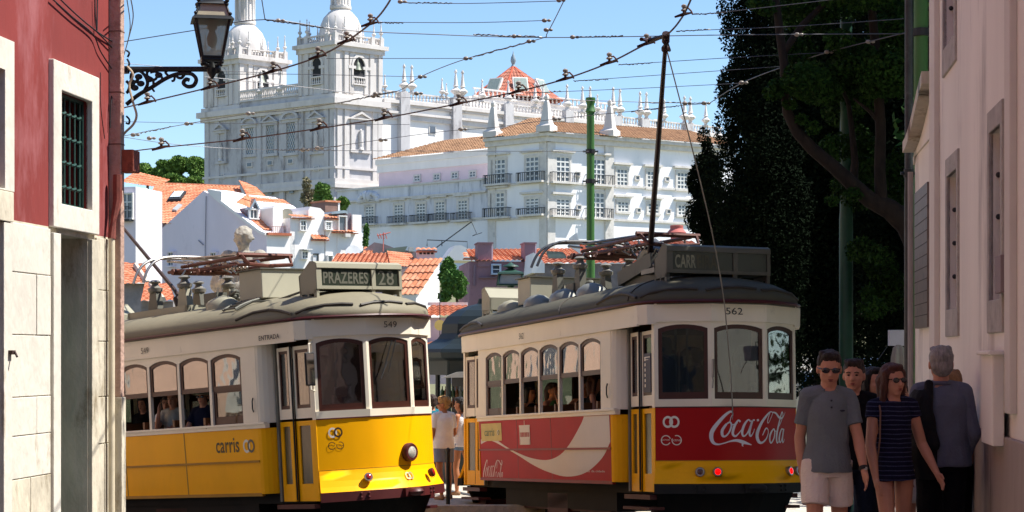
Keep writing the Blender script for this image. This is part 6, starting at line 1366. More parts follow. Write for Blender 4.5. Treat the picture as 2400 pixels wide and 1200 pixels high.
    # trolley pole
    if Y_:
        m = MB(); m.tube([(-.62, -.1, 2.86), (-.72, -.1, 3.06)], .08, 8); m.tube([(-.58, -.1, 2.95), (-.80, -.1, 3.20), (-3.4, -.1, 5.35)], [.035, .032, .02], 8); B(m, 'trolley_pole', M('brown_pole_paint', '#3b2a26', .5), smooth=True)
    return T_
def tramtip(mat, P): return mat.inverted() @ P
ty = make_tram(TY, 'yellow and cream vintage tram with one round headlight, nearer the left building', 'y')
tr_ = make_tram(TR, 'red, yellow and cream vintage tram seen from its rear with lit tail lights', 'r')
# --- decals and lamps: yellow tram
sideP = lambda o=.004: (lambda x, z: Vector((x, -1.19 - o + .035 * max(0, (ZS - z) / ZS), z)))
fcur, FL_ = oncurve(FC, .006)
def frontP(a, z, o=0):
    q = fcur(a); return Vector((q[0] + o, q[1], z))
def lb_(x0, x1, z0, z1, y=-1.216): return lambda x, y_: Vector((x0 + (x1 - x0) * x, y, z0 + (z1 - z0) * y_))
def rings_logo(par, f, cx, cz_, s, c1, c2, sx=1.0):
    g = lambda x, y: f(cx + (x - cx) * sx, y)
    m = MB(); ringdecal(m, cx - .45 * s, cz_, .45 * s, .72 * s, g, sy=1.15); m.build('logo_ring', c1, par, fix=False)
    m = MB(); ringdecal(m, cx + .45 * s, cz_, .45 * s, .72 * s, lambda x, y: g(x, y) + Vector((.0015, -.0015, 0)), sy=1.15); m.build('logo_ring', c2, par, fix=False)
def arcs_logo(par, f, cx, cz_, s, c):
    m = MB(); ringdecal(m, cx - .8 * s, cz_, .62 * s, .76 * s, f, a0=20, a1=330); ringdecal(m, cx + .8 * s, cz_, .62 * s, .76 * s, f, a0=-200, a1=110)
    put_text(m, 'ycroe', lambda x, y: f(cx - 1.45 * s + 1.2 * s * x, cz_ - .15 * s + .3 * s * y)); put_text(m, 'ctne', lambda x, y: f(cx + .3 * s + 1.1 * s * x, cz_ - .15 * s + .3 * s * y))
    m.build('small_emblem', c, par, fix=False)
m = MB(); put_text(m, 'carris', lambda x, y: sideP()(1.63 + .56 * x, .60 + .21 * y), .012, 1.02); m.build('company_lettering', M('decal_brown', '#54431a', .5), ty, fix=False)
rings_logo(ty, sideP(), 2.42, .68, .115, whiteD, greyD)
m = MB(); put_text(m, 'ENTRADA', lb_(2.83, 3.30, 2.14, 2.205, -1.222), .02, 1.1); m.build('entrance_lettering', blackD, ty, fix=False)
m = MB(); put_text(m, '549', lb_(-.12, .08, 2.15, 2.24, -1.220)); m.build('fleet_number', greyD, ty, fix=False)
def flb(a, z): q = oncurve(FF, .042)[0](a); return Vector((q[0], q[1], z))
m = MB(); put_text(m, '549', lambda x, y: flb(1.05 + .23 * x, 2.215 + .085 * y)); m.build('fleet_number', greyD, ty, fix=False)
rings_logo(ty, frontP, .25, .80, .085, whiteD, M('decal_dark_brown', '#4a3218', .5)); arcs_logo(ty, frontP, .25, .62, .070, M('decal_dark_brown', '#4a3218'))
def apronP(a, z): k = (.29 - z) / .30; q = oncurve(FC, .012 + .138 * max(0, k) ** 1.3)[0](a); return Vector((q[0], q[1], z))
arcs_logo(ty, apronP, 1.95, .14, .06, M('decal_dark_brown', '#4a3218')); rings_logo(ty, apronP, 1.30, .15, .062, M('decal_cream_fade', '#eddca0', .5), M('decal_grey_fade', '#8c8460', .5))
def lamp(par, c, n, r, name, lens, housing=maroon, depth=.09, emit=None):
    q = Vector(n).normalized().to_track_quat('Z', 'Y').to_matrix(); m = MB(); m.lathe([(r * 1.0, -.02), (r * 1.22, 0), (r * 1.25, depth * .7), (r * 1.1, depth), (r * .88, depth)], c, 22, rot=q); o = m.build(name, housing, par, smooth=True)
    m = MB(); m.lathe([(r * .95, depth * .5), (r * .9, depth * .9), (r * .55, depth * 1.15), (r * .1, depth * 1.22)], c, 18, rot=q); m.build('lens', lens, o, smooth=True); return o
lamp(ty, (4.225, .20, .47), (1, .1, 0), .105, 'headlight', M('headlight_lens', '#d8d4c4', .05, .35, var=.25, vs=14, spec=1), maroon, .085)
rl = M('red_tail_lens', '#9c1410', .15, spec=.9, var=.3, vs=20); rl_on = M('red_tail_lens_lit', '#e01010', .2, emit=(1, .0, .0, 1.3)); rl_off = M('dark_red_lens', '#4a1512', .2, spec=.9)
lamp(ty, (4.20, -.52, .16), (.87, -.49, .3), .05, 'indicator_lamp', rl, steel, .05); lamp(ty, (4.18, .64, .16), (.87, .49, .3), .05, 'indicator_lamp', rl, maroon, .05)
m = MB(); m.box((3.86, -1.16, 1.68), (.03, .16, .46)); mi = m.build('wing_mirror', rubber, ty, bevel=.02)
m = MB(); m.box((3.878, -1.16, 1.68), (.006, .13, .42)); m.build('mirror_glass', M('mirror_glass', (.5, .52, .55), .05, 1.0), mi); m = MB(); m.tube([(3.81, -1.06, 2.05), (3.86, -1.16, 2.02), (3.86, -1.16, 1.4), (3.81, -1.06, 1.38)], .014, 6); m.build('mirror_arm', cream, mi)
m = MB(); m.box((3.84, -.60, 1.25), (.015, .30, .13), Matrix.Rotation(R(-30), 3, 'Z')); cd = m.build('route_card', M('route_card_pink', '#c9a7a2', .7), ty)
m = MB(); rc = Matrix.Rotation(R(-30), 3, 'Z'); put_text(m, '28E12', lambda x, y: Vector((3.84, -.60, 1.25)) + rc @ Vector((.011, -.13 + .26 * x, -.05 + .08 * y)), .03); m.build('route_card_text', M('card_red', '#8c2f2f', .6), cd, fix=False)
m = MB(); m.box((3.80, -.56, 1.36), (.01, .24, .14), rc); m.build('paper_notice', M('paper_pink', '#d6c6cf', .8), ty)
m = MB(); m.box((4.07, -.02, 1.87), (.03, .62, .22)); m.build('sun_blind', M('ochre_blind', '#b08a4a', .8), ty)
m = MB(); m.tube([(4.19, .05, 2.04), (4.20, -.14, 1.62)], .008, 5); m.tube([(4.19, .12, 2.04), (4.20, -.05, 1.6)], .008, 5); m.tube([(4.2, -.2, 1.5), (4.2, -.06, 1.74)], .01, 5); m.build('wiper', rubber, ty)
m = MB()   # folding ladder on the roof
for i in range(7):
    y = -1.06 + i * .11; z = roofz(2.0, y) + .03; m.tube([(1.82, y, z), (2.12, y, z)], .016, 6)
m.tube([(1.82, y_, roofz(2, y_) + .03) for y_ in np.linspace(-1.08, -.4, 8)], .018, 6); m.tube([(2.12, y_, roofz(2, y_) + .03) for y_ in np.linspace(-1.08, -.4, 8)], .018, 6)
m.tube([(2.2, -1.12, roofz(2.2, -1.12) + .03), (2.3, -.9, roofz(2.3, -.9) + .04), (2.6, -.72, 2.72), (3.2, -.70, 2.80)], .018, 6); m.build('roof_ladder', greyd, ty)
# --- decals and lamps: red tram
m = MB(); put_text(m, '562', lambda x, y: flb(.95 + .24 * x, 2.21 + .09 * y)); m.build('fleet_number', blackD, tr_, fix=False)
m = MB(); put_text(m, '562', lb_(-.75, -.55, 2.15, 2.24, -1.220)); m.build('fleet_number', greyD, tr_, fix=False)
sc2 = .78
rings_logo(tr_, frontP, .21, .80, .095, whiteD, whiteD); arcs_logo(tr_, frontP, .21, .56, .088, whiteD)
# script lettering, traced as brush strokes in a 0..830 x 0..300 field (y down)
SCR = [
 [(208, 40, 4), (205, 15, 12), (180, 8, 18), (120, 55, 26), (40, 150, 34), (20, 210, 34), (35, 262, 26), (75, 280, 14), (130, 270, 9), (180, 255, 12), (240, 248, 22), (300, 262, 28), (380, 285, 6)],
 [(300, 262, 30), (290, 290, 10), (302, 296, 3)],
 [(150, 110, 18), (115, 160, 24), (115, 205, 22), (140, 212, 14), (175, 175, 14), (195, 120, 16), (180, 95, 14), (150, 110, 12)], [(180, 95, 8), (190, 55, 6), (205, 30, 6)], [(192, 120, 8), (225, 110, 7), (250, 100, 7)],
 [(275, 92, 16), (255, 80, 14), (220, 130, 22), (205, 190, 22), (228, 212, 16), (262, 185, 8), (290, 150, 6)],
 [(375, 90, 14), (350, 75, 12), (310, 120, 22), (290, 180, 22), (305, 212, 14), (345, 180, 12), (390, 85, 18)], [(392, 80, 18), (362, 175, 20), (372, 212, 14), (400, 180, 6), (410, 150, 5)],
 [(395, 78, 14), (415, 76, 14)], [(438, 78, 18), (462, 76, 18)],
 [(640, 12, 4), (610, 5, 10), (560, 30, 18), (490, 100, 26), (440, 190, 34), (450, 250, 32), (490, 268, 18), (540, 235, 12), (570, 180, 10), (560, 150, 10), (535, 150, 12), (500, 205, 8)],
 [(600, 10, 8), (570, 60, 10), (560, 95, 8), (580, 95, 6), (620, 45, 6), (640, 12, 6)], [(625, 8, 8), (680, 15, 16), (730, 50, 22), (780, 55, 14), (820, 20, 4), (828, 2, 3)],
 [(625, 165, 16), (595, 205, 22), (590, 250, 20), (612, 268, 14), (650, 230, 14), (665, 175, 16), (650, 152, 14), (625, 165, 12)], [(662, 165, 6), (685, 170, 5), (700, 160, 5)],
 [(790, 10, 12), (770, 15, 12), (720, 120, 20), (690, 210, 22), (695, 262, 18), (715, 262, 8), (740, 225, 6)], [(790, 10, 12), (790, 40, 8), (760, 90, 8), (725, 130, 6)],
 [(790, 155, 12), (770, 150, 12), (740, 190, 20), (728, 240, 20), (742, 265, 12), (770, 235, 12), (800, 150, 16)], [(805, 148, 16), (782, 225, 18), (785, 265, 12), (805, 250, 5), (812, 235, 4)]]
def script(par, fmap, mat_, zmin=None, thick=1.0):
    m = MB()
    for S in SCR: stroke(m, [(x, -y, w_ * thick) for x, y, w_ in S], fmap, 6, zmin)
    return m.build('script_lettering', mat_, par, fix=False)
script(tr_, lambda x, y: frontP(.70 + x / 830 * 1.30, .94 + y / 300 * .46 * 1.02 + 0), M('lettering_white', '#dcd6da', .4, var=.02))
script(tr_, lambda x, y: sideP()(-2.56 + x / 830 * .95, .30 + y / 300 * .40), M('lettering_pinkish', '#dcc0bc', .4), zmin=-212, thick=.9)
WV = M('wave_cream', '#ddd2c6', .5, var=.03)
m = MB(); up = crom([(-2.60, .62), (-2.3, .73), (-2.0, .66), (-1.5, .52), (-.9, .40), (-.3, .32), (.3, .30), (.8, .38), (1.2, .55), (1.6, .80), (1.72, .90)], 5); lo = crom([(-2.60, .55), (-2.3, .60), (-2.0, .59), (-1.5, .49), (-.9, .36), (-.3, .22), (.3, .12), (1.0, .06), (1.7, .12), (2.3, .32), (2.62, .55)], 5)
for i in range(len(up) - 1): m.add([sideP(.003)(up[i][0], min(up[i][1], .915)), sideP(.003)(lo[i][0], lo[i][1]), sideP(.003)(lo[i + 1][0], lo[i + 1][1]), sideP(.003)(up[i + 1][0], min(up[i + 1][1], .915))], [(0, 1, 2, 3)])
m.add([sideP(.003)(1.72, .90), sideP(.003)(2.62, .55), sideP(.003)(2.62, .915), sideP(.003)(1.72, .915)], [(0, 1, 2, 3)]); m.build('wave_graphic', WV, tr_, fix=False)
m = MB(); q = sideP(.005); m.add([q(-2.56, .60), q(-1.62, .60), q(-1.62, .88), q(-2.56, .88)], [(0, 1, 2, 3)]); m.build('company_label', M('label_yellow', '#c9b25a', .5), tr_, fix=False)
m = MB(); put_text(m, 'carris', lambda x, y: sideP(.008)(-2.40 + .46 * x, .68 + .12 * y), .01); m.build('company_lettering', M('label_green_grey', '#6d7a4a', .5), tr_, fix=False); rings_logo(tr_, sideP(.009), -1.76, .73, .05, whiteD, M('label_green_grey', '#6d7a4a'))
m = MB(); q = sideP(.006)
def rq(x0, x1, z0, z1): m.add([q(x0, z0), q(x1, z0), q(x1, z1), q(x0, z1)], [(0, 1, 2, 3)])
rq(-.82, -.40, .72, .80); rq(-.84, -.38, .80, .83); rq(-.80, -.42, .53, .62); rq(-.83, -.39, .62, .65)
for i in range(7): rq(-.80 + i * .06, -.785 + i * .06, .65, .72)
rq(-.83, -.81, .53, .82); rq(-.41, -.39, .53, .82); rq(-.62, -.60, .83, .90); m.build('tram_pictogram', WV, tr_, fix=False)
m = MB(); put_text(m, 'carreiras historicas da cidade', lambda x, y: sideP(.006)(.9 + 1.5 * x, .13 + .03 * y)); m.build('small_print', WV, tr_, fix=False)
for a, on in ((.58, False), (.92 - .12, True), (1.98, True), (2.18, False)):
    q = oncurve(FC, .05)[0](a); q2 = oncurve(FC, 1)[0](a); lamp(tr_, (q[0], q[1], .14), (q2[0] - q[0], q2[1] - q[1], .1), .052, 'tail_light', rl_on if on else rl_off, steel, .055)
m = MB(); m.tube([(3.85, -.2, 1.3), (4.02, -.3, 1.3)], .01, 5); 
m = MB(); F = PF((4.168, -.402), (4.168, .402)); m.tube([F.p(.0, 1.38, .04), F.p(.0, 1.62, .05)], .018, 8); m.tube([F.p(0, 1.24, .03), F.p(0, 1.34, .05), F.p(0, 1.38, .03)], .012, 6); m.build('rope_cleat', steel, tr_)
m = MB(); Fd = PF((3.29, -1.0), (3.72, -1.04)); Fd.box(m, .12, .38, 1.20, 1.72, .004, .014); dn = m.build('door_notice', M('notice_blue', '#2e3148', .5), tr_); m = MB()
for i in range(6): Fd.box(m, .15, .19, 1.27 + i * .07, 1.31 + i * .07, .014, .016)
Fd.box(m, .14, .36, 1.66, 1.675, .014, .016); Fd.box(m, .14, .30, 1.63, 1.64, .014, .016); m.build('notice_lettering', whiteD, dn)
# trolley base box, trolley pole and rope
m = MB(); rt2 = Matrix.Rotation(R(-9), 3, 'Y'); m.box((1.75, -.1, 3.02), (1.15, .62, .20), rt2); m.bx(1.3, 2.4, -.35, .2, 2.72, 2.92); tb_ = m.build('trolley_base', greyd, tr_)
m = MB(); m.tube([(1.4, -.1, 3.2), (1.75, -.1, 3.34), (2.1, -.1, 3.2)], [.1, .15, .1], 10)
for i in range(6): m.ball((2.25 + (i % 3) * .14, -.36 + (i // 3) * .3, 3.02), .05, 8)
m.tube([(2.1, -.3, 3.1), (2.5, -.4, 3.25), (2.9, -.3, 3.12), (3.1, -.2, 3.2)], .016, 6); m.tube([(2.1, -.1, 3.2), (2.6, -.2, 3.3), (3.0, -.1, 3.15)], .014, 6); m.bx(2.2, 2.7, -.5, .1, 2.9, 2.97); m.build('trolley_springs', M('dark_steel', (.12, .12, .12)), tb_, smooth=True)
ti = TR.inverted(); head = WP(1561, 88, 5.33); base = Vector((1.62, -.1, 3.16))
hl = ti @ head; m = MB(); m.tube([base, base + (hl - base) * .5, hl], [.042, .036, .024], 10); tp = m.build('trolley_pole', M('dark_red_pole', '#2b1412', .45, .2, var=.2), tr_, smooth=True)
m = MB(); d_ = (hl - base).normalized(); m.tube([hl - d_ * .1, hl + Vector((0, 0, .05))], .045, 8); m.tube([ti @ WP(1503, 92, 5.33), ti @ WP(1520, 95, 5.35), hl + Vector((0, 0, .02))], .025, 6); m.ball(hl - d_ * .25 + Vector((0, 0, .0)), .05, 8); m.tube([ti @ WP(1561, 95, 5.3), ti @ WP(1569, 118, 5.3)], .02, 6); m.build('trolley_head', M('dark_red_pole', '#2b1412'), tp, smooth=True)
ry = 22.3
RP = [WP(1564, 122, 5.2), at(1600, 260, 22.9), at(1640, 420, 23.7), at(1672, 560, 24.3), at(1695, 690, 24.8), at(1706, 800, 25.0), at(1714, 900, 25.15), at(1716, 985, 25.2), at(1700, 1032, 25.2), at(1682, 1038, 25.2), at(1667, 1010, 25.25), at(1663, 950, 25.28), at(1665, 860, 25.3)]
m = MB(); m.tube([ti @ p for p in [Vector(q) for q in crom([tuple(p) for p in RP], 5)]], .008, 6); m.build('trolley_rope', M('grey_rope', '#8d877c', .8), tr_, smooth=True)
# ================================================================== people
def remesh(mb, name, mat, parent, vox, smooth_it=3, org=None, crinkle=0., cs=.08):
    t = mb.build('tmp', mat, None, org=(0, 0, 0), fix=False)
    r = t.modifiers.new('r', 'REMESH'); r.mode = 'VOXEL'; r.voxel_size = vox
    s = t.modifiers.new('s', 'SMOOTH'); s.factor = .5; s.iterations = smooth_it
    me = bpy.data.meshes.new_from_object(t.evaluated_get(bpy.context.evaluated_depsgraph_get()))
    old = t.data; bpy.data.objects.remove(t); bpy.data.meshes.remove(old)
    if crinkle:
        n = len(me.vertices); co = np.empty(n * 3); me.vertices.foreach_get('co', co); co = co.reshape(-1, 3); no = np.empty(n * 3); me.vertices.foreach_get('normal', no); no = no.reshape(-1, 3)
        w_ = np.sin(co[:, 2] / cs * 1.1 + 3 * np.sin(co[:, 0] / cs * .7) + 2 * np.sin(co[:, 1] / cs)) * np.sin(co[:, 0] / cs * .9 + co[:, 2] / cs * .35 + 1.3)
        co += no * (w_ * crinkle)[:, None]; me.vertices.foreach_set('co', co.ravel())
    me.name = name; me.materials.clear(); me.materials.append(mat); me.polygons.foreach_set('use_smooth', [True] * len(me.polygons)); me.update()
    o = bpy.data.objects.new(name, me); sc.collection.objects.link(o)
    if parent is not None: o.parent = parent; ORG[o.name] = ORG[parent.name]
    return o
skinL = M('skin_light', '#c08a70', .55, var=.06, vs=8, spec=.35, bump=.1, bs=90); skinT = M('skin_tanned', '#a8704f', .55, var=.06, vs=8, spec=.35, bump=.1, bs=90)
hairM = {k: M('hair_' + k, c, .6, var=.4, vs=30, bump=.9, bs=70, stretch=(1, 1, .3)) for k, c in dict(black='#15110f', brown='#33221a', dark='#241a15', auburn='#4a2a20', grey='#8b8783', blond='#a9824e', light='#8a6844').items()}
sung = M('sunglass_black', (.01, .01, .012), .08, spec=.8)
def cloth(n, c, **k): k.setdefault('bump', .5); k.setdefault('bs', 60); return M('cloth_' + n, c, .9, var=k.pop('var', .08), vs=k.pop('vs', 5), spec=.15, **k)
def cap(mb, p0, r0, p1, r1, n=10):
    p0, p1 = Vector(p0), Vector(p1); mb.tube([p0, p1], [r0, r1], n); mb.ball(p0, r0 * .995, n); mb.ball(p1, r1 * .995, n)
def N(v): return Vector(v).normalized()
def person(label, mat, H=1.72, arms=None, legs=None, sit=False, hip=None, lean=(0, 0, 1), face=(0, -1, 0), facetilt=0, sh=.092, fem=False, skin=skinL, top=None, sleeve='short', bottom=None, blen='shorts', hair='short', hairc='dark', glasses=False, vox=.010, hem=None, dress=False, cut=True, group=None, shoes=None, capc=None, extra=None, slim=1.0, single=None, lower=True):
    P = thing('person', label, 'person', mat=mat, group=group) if single is None else single
    hz = hip if hip is not None else (.25 * H if sit else .525 * H); T = N(lean); S = Vector((1, 0, 0)); S = (S - T * S.dot(T)).normalized(); Fd = T.cross(S).normalized() * -1
    if Fd.y > 0: Fd = -Fd
    if sit: ya = LEGD['yaw']; q_ = (math.cos(ya), -math.sin(ya), 0.02); legs = {-1: (q_, (0, 0, -1)), 1: (q_, (0, 0, -1))}
    P0 = Vector((0, 0, hz)); P1 = P0 + T * .288 * H; HC = P1 + T * .028 * H + N((T.x, T.y - .12, T.z)) * .072 * H
    shl = {-1: P1 - S * sh * H - T * .014 * H, 1: P1 + S * sh * H - T * .014 * H}
    def ring(t, rx, ry, n=20, fo=0): c = P0 + T * t * H + Fd * fo * H; return [c + S * math.cos(a) * rx * H + Fd * math.sin(a) * ry * H for a in [2 * math.pi * i / n for i in range(n)]]
    arms = arms or {-1: ((-.14, 0, -1), (.0, -.15, -1)), 1: ((.14, 0, -1), (.0, -.15, -1))}
    legs = legs or ({-1: ((-.08, -1, .02), (0, 0, -1)), 1: ((.08, -1, .02), (0, 0, -1))} if sit else {-1: ((-.03, -.05, -1), (0, .05, -1)), 1: ((.03, -.05, -1), (0, .05, -1))})
    b = MB(); k = slim
    # trunk, neck, head
    b.loft([ring(-.03, .075 * k, .06), ring(0, .088 * k, .062), ring(.09, .076 * k, .054), ring(.18, .086 * k, .062), ring(.25, .088 * k, .056), ring(.285, .07 * k, .045), ring(.31, .036, .034)])
    cap(b, P1 + T * .0, .036 * H, HC - T * .03 * H, .031 * H)
    U = N(Vector(T) + Vector(face) * (-facetilt) * 0); Fv = N(Vector(face) - T * math.sin(facetilt)); Sd = T.cross(Fv).normalized(); Up = Fv.cross(Sd).normalized()
    if Up.z < 0: Up = -Up
    Rm = Matrix((Sd, Fv, Up)).transposed()
    HH = H * 1.09
    hp = lambda s, f, u: HC + Sd * s * HH + Fv * f * HH + Up * u * HH
    b.ball(hp(0, -.006, .016), (.043 * HH, .053 * HH, .050 * HH), 16, Rm); b.ball(hp(0, .010, -.016), (.036 * HH, .040 * HH, .048 * HH), 14, Rm); b.ball(hp(0, .026, -.050), (.018 * HH, .018 * HH, .013 * HH), 10, Rm)
    for s in (-1, 1):
        b.ball(hp(s * .0425, -.004, -.004), (.006 * HH, .011 * HH, .018 * HH), 8, Rm); b.ball(hp(s * .020, .032, -.014), (.012 * HH, .010 * HH, .012 * HH), 8, Rm); b.ball(hp(s * .016, .043, .012), (.013 * HH, .006 * HH, .005 * HH), 8, Rm)
    cap(b, hp(0, .043, .006), .005 * HH, hp(0, .056, -.014), .0085 * HH, 8); b.ball(hp(0, .044, -.033), (.013 * HH, .008 * HH, .006 * HH), 8, Rm)
    wr = {}
    for s in (-1, 1):
        u_, f_ = N(arms[s][0]), N(arms[s][1]); sp = shl[s]; el = sp + u_ * .172 * H; w_ = el + f_ * .148 * H; wr[s] = (w_, f_, el)
        cap(b, P1 + S * s * .04 * H - T * .012 * H, .028 * H, sp - T * .006 * H, .028 * H); cap(b, sp - T * .006 * H, .028 * H, el, .023 * H); cap(b, el, .0235 * H, el + f_ * .05 * H, .0235 * H); cap(b, el + f_ * .05 * H, .0235 * H, w_, .0145 * H)
        hd = N(f_ + Vector((0, -.12, 0))); side = N(hd.cross(Vector((1, 0, 0)) if abs(hd.x) < .9 else Vector((0, 1, 0)))); nrm = side.cross(hd).normalized()
        # palm plane contains hd and side
        cap(b, w_, .014 * H, w_ + hd * .02 * H, .014 * H); b.ball(w_ + hd * .032 * H, (.024 * H, .012 * H, .026 * H), 10, Matrix((side, nrm, hd)).transposed())
        for q in range(4):
            a0 = w_ + hd * .050 * H + side * (.0165 - .011 * q) * H; L_ = (.022, .026, .024, .018)[q] * H; curl = nrm * (-s if abs(nrm.x) > .5 else 1) * .35
            a1 = a0 + N(hd + curl * .5) * L_; a2 = a1 + N(hd + curl * 1.8) * L_ * .8; b.tube([a0 - hd * .01 * H, a0, a1, a2], [.0052 * H, .0052 * H, .0048 * H, .0038 * H], 8)
        t0 = w_ + hd * .018 * H + side * .016 * H; b.tube([t0, t0 + N(hd * .7 + side * .7) * .022 * H, t0 + N(hd * .9 + side * .35) * .042 * H], [.0065 * H, .006 * H, .0045 * H], 8)
    kn = {}
    for s in (-1, 1):
        t_, c_ = N(legs[s][0]), N(legs[s][1]); h0 = P0 + S * s * .048 * H; kp = h0 + t_ * .245 * H; an = kp + c_ * .235 * H; kn[s] = (h0, kp, an, c_)
        cap(b, h0, .048 * H * k, kp, .032 * H); cap(b, kp, .031 * H, kp + c_ * .08 * H - Fd * .006 * H, .0325 * H); cap(b, kp + c_ * .08 * H - Fd * .006 * H, .0325 * H, an, .019 * H)
        ft = N(Vector((s * .15, -1, -.1))); cap(b, an + Vector((0, .012 * H, -.022 * H)), .02 * H, an + ft * .07 * H + Vector((0, 0, -.026 * H)), .017 * H); cap(b, an + ft * .07 * H + Vector((0, 0, -.026 * H)), .017 * H, an + ft * .10 * H + Vector((0, 0, -.03 * H)), .012 * H)
    if single is not None: return b, dict(HC=HC, hp=hp, ring=ring, P0=P0, P1=P1, Rm=Rm, H=H)
    remesh(b, 'body', skin, P, vox)
    # lips, eyes or glasses
    if glasses:
        m = MB()
        for s in (-1, 1): m.ball(hp(s * .018, .049, .003), (.016 * HH, .005 * HH, .011 * HH), 12, Rm); m.tube([hp(s * .034, .042, .007), hp(s * .044, .0, .004)], .0022 * HH, 6)
        m.tube([hp(-.01, .052, .008), hp(.01, .052, .008)], .002 * HH, 6); m.build('sunglasses', sung, P, smooth=True)
    else:
        for s in (-1, 1):
            m = MB(); m.ball(hp(s * .0165, .0445, .003), (.0065 * HH, .003 * HH, .0035 * HH), 8, Rm); m.build('eye', M('eye_dark', (.02, .015, .012), .2), P, smooth=True)
            m = MB(); m.tube([hp(s * .008, .049, .013), hp(s * .018, .049, .016), hp(s * .026, .044, .012)], .0022 * HH, 5); m.build('eyebrow', hairM['dark'], P, smooth=True)
    m = MB(); m.ball(hp(0, .051, -.031), (.011 * HH, .003 * HH, .0026 * HH), 8, Rm); m.ball(hp(0, .051, -.036), (.009 * HH, .003 * HH, .0028 * HH), 8, Rm); m.build('lips', M('lip_colour', '#8a4a42', .5), P, smooth=True)
    # hair
    m = MB(); hm = hairM[hairc]; m.ball(hp(0, -.011, .024), (.047 * HH, .053 * HH, .049 * HH), 16, Rm); m.ball(hp(0, -.026, -.004), (.043 * HH, .036 * HH, .045 * HH), 14, Rm)
    m.ball(hp(0, .020, .052), (.034 * HH, .030 * HH, .018 * HH), 12, Rm)
    rr = random.Random(hash(label) % 1000 if False else len(label))
    if hair == 'short':
        for i in range(14):
            a = rr.uniform(0, 6.28); m.ball(hp(math.cos(a) * .026, .0 + math.sin(a) * .035, .058 + rr.uniform(-.006, .004)), (.016 * HH, .016 * HH, .010 * HH), 8)
    if hair == 'curly':
        for i in range(50):
            a = rr.uniform(0, 6.28); e_ = rr.uniform(-.2, 1.4); m.ball(hp(math.cos(a) * .044 * math.cos(e_), -.012 + math.sin(a) * .05 * math.cos(e_), .022 + .045 * math.sin(e_)), (.013 * HH,) * 3, 6)
    if hair in ('long', 'bob', 'pony'):
        L_ = {'long': .17, 'bob': .085, 'pony': .05}[hair]
        for s in (-1, 1):
            if hair != 'pony': cap(m, hp(s * .038, .008, .03), .018 * HH, hp(s * .043, .002, -.03), .017 * HH); cap(m, hp(s * .043, .002, -.03), .017 * HH, hp(s * .044, -.006, -L_ * .9), .014 * HH)
            cap(m, hp(s * .02, -.04, 0), .03 * HH, hp(s * .022, -.038, -L_), .02 * HH)
        if hair == 'pony': cap(m, hp(0, -.055, .03), .018 * HH, hp(.01, -.075, -.03), .022 * HH); cap(m, hp(.01, -.075, -.03), .022 * HH, hp(.02, -.07, -.14), .008 * HH)
        if hair == 'long': cap(m, hp(0, -.045, 0), .035 * HH, hp(0, -.045, -L_), .022 * HH)
    if capc is None: remesh(m, 'hair', hm, P, max(vox, .007), 1, crinkle=.0025 * H / 1.7 if vox < .012 else .004, cs=.012)
    else:
        m = MB(); m.ball(hp(0, -.012, -.01), (.046 * HH, .05 * HH, .04 * HH), 12, Rm); m.build('hair', hm, P, smooth=True)
        m = MB(); m.ball(hp(0, -.006, .034), (.049 * HH, .056 * HH, .042 * HH), 14, Rm); m.ball(hp(0, .050, .024), (.036 * HH, .030 * HH, .006 * HH), 12, Rm); remesh(m, 'cap', capc, P, .008, 2)
    # top
    if top is not None:
        m = MB(); zb_ = hem if hem is not None else -.035
        if dress:
            m.loft([ring(zb_, .098, .078), ring(-.02, .100 * k, .074), ring(.06, .088 * k, .066), ring(.14, .084 * k, .066), ring(.21, .091 * k, .070), ring(.262, .090 * k, .062), ring(.288, .070 * k, .05), ring(.300, .050, .042)])
        else:
            m.loft([ring(zb_, .113 * max(k, .93), .082), ring(.01, .110 * max(k, .93), .080), ring(.08, .097 * k, .072), ring(.16, .097 * k, .072), ring(.22, .098 * k, .073), ring(.258, .090 * k, .066), ring(.284, .064 * k, .052), ring(.302, .040, .042)])
        for s in (-1, 1):
            u_, f_ = N(arms[s][0]), N(arms[s][1]); sp = shl[s]
            if sleeve != 'none': cap(m, P1 + S * s * .035 * H - T * .002 * H, .038 * H, sp - T * .0 * H, .0365 * H)
            if sleeve == 'short': m.tube([sp, sp + u_ * .06 * H, sp + u_ * .115 * H], [.034 * H, .034 * H, .035 * H], 14)
            if sleeve == 'cap': m.tube([sp, sp + u_ * .05 * H], [.034 * H, .034 * H], 14)
            if sleeve == 'long': cap(m, sp, .035 * H, sp + u_ * .172 * H, .030 * H); m.tube([sp + u_ * .172 * H, wr[s][0] - f_ * .01 * H], [.031 * H, .023 * H], 12); m.ball(sp + u_ * .172 * H, .031 * H, 10)
        remesh(m, 'dress' if dress else 'shirt', top, P, vox, 3, crinkle=.0055 if vox < .012 else 0, cs=.055)
    # bottom
    if bottom is not None and lower:
        m = MB(); m.loft([ring(-.05, .085 * k, .066), ring(-.01, .093 * k, .070), ring(.03, .088 * k, .066)])
        for s in (-1, 1):
            h0, kp, an, c_ = kn[s]
            if blen == 'shorts': m.tube([h0 - (kp - h0) * .05, h0 + (kp - h0) * .4, h0 + (kp - h0) * .68], [.058 * H, .057 * H, .056 * H], 14)
            elif blen == 'hot': m.tube([h0, h0 + (kp - h0) * .28], [.056 * H, .054 * H], 14)
            else: cap(m, h0, .057 * H, kp, .043 * H); cap(m, kp, .043 * H, an + c_ * .01 * H, .032 * H)
        remesh(m, 'shorts' if blen != 'long' else 'trousers', bottom, P, vox, 3, crinkle=.0055 if vox < .012 else 0, cs=.05)
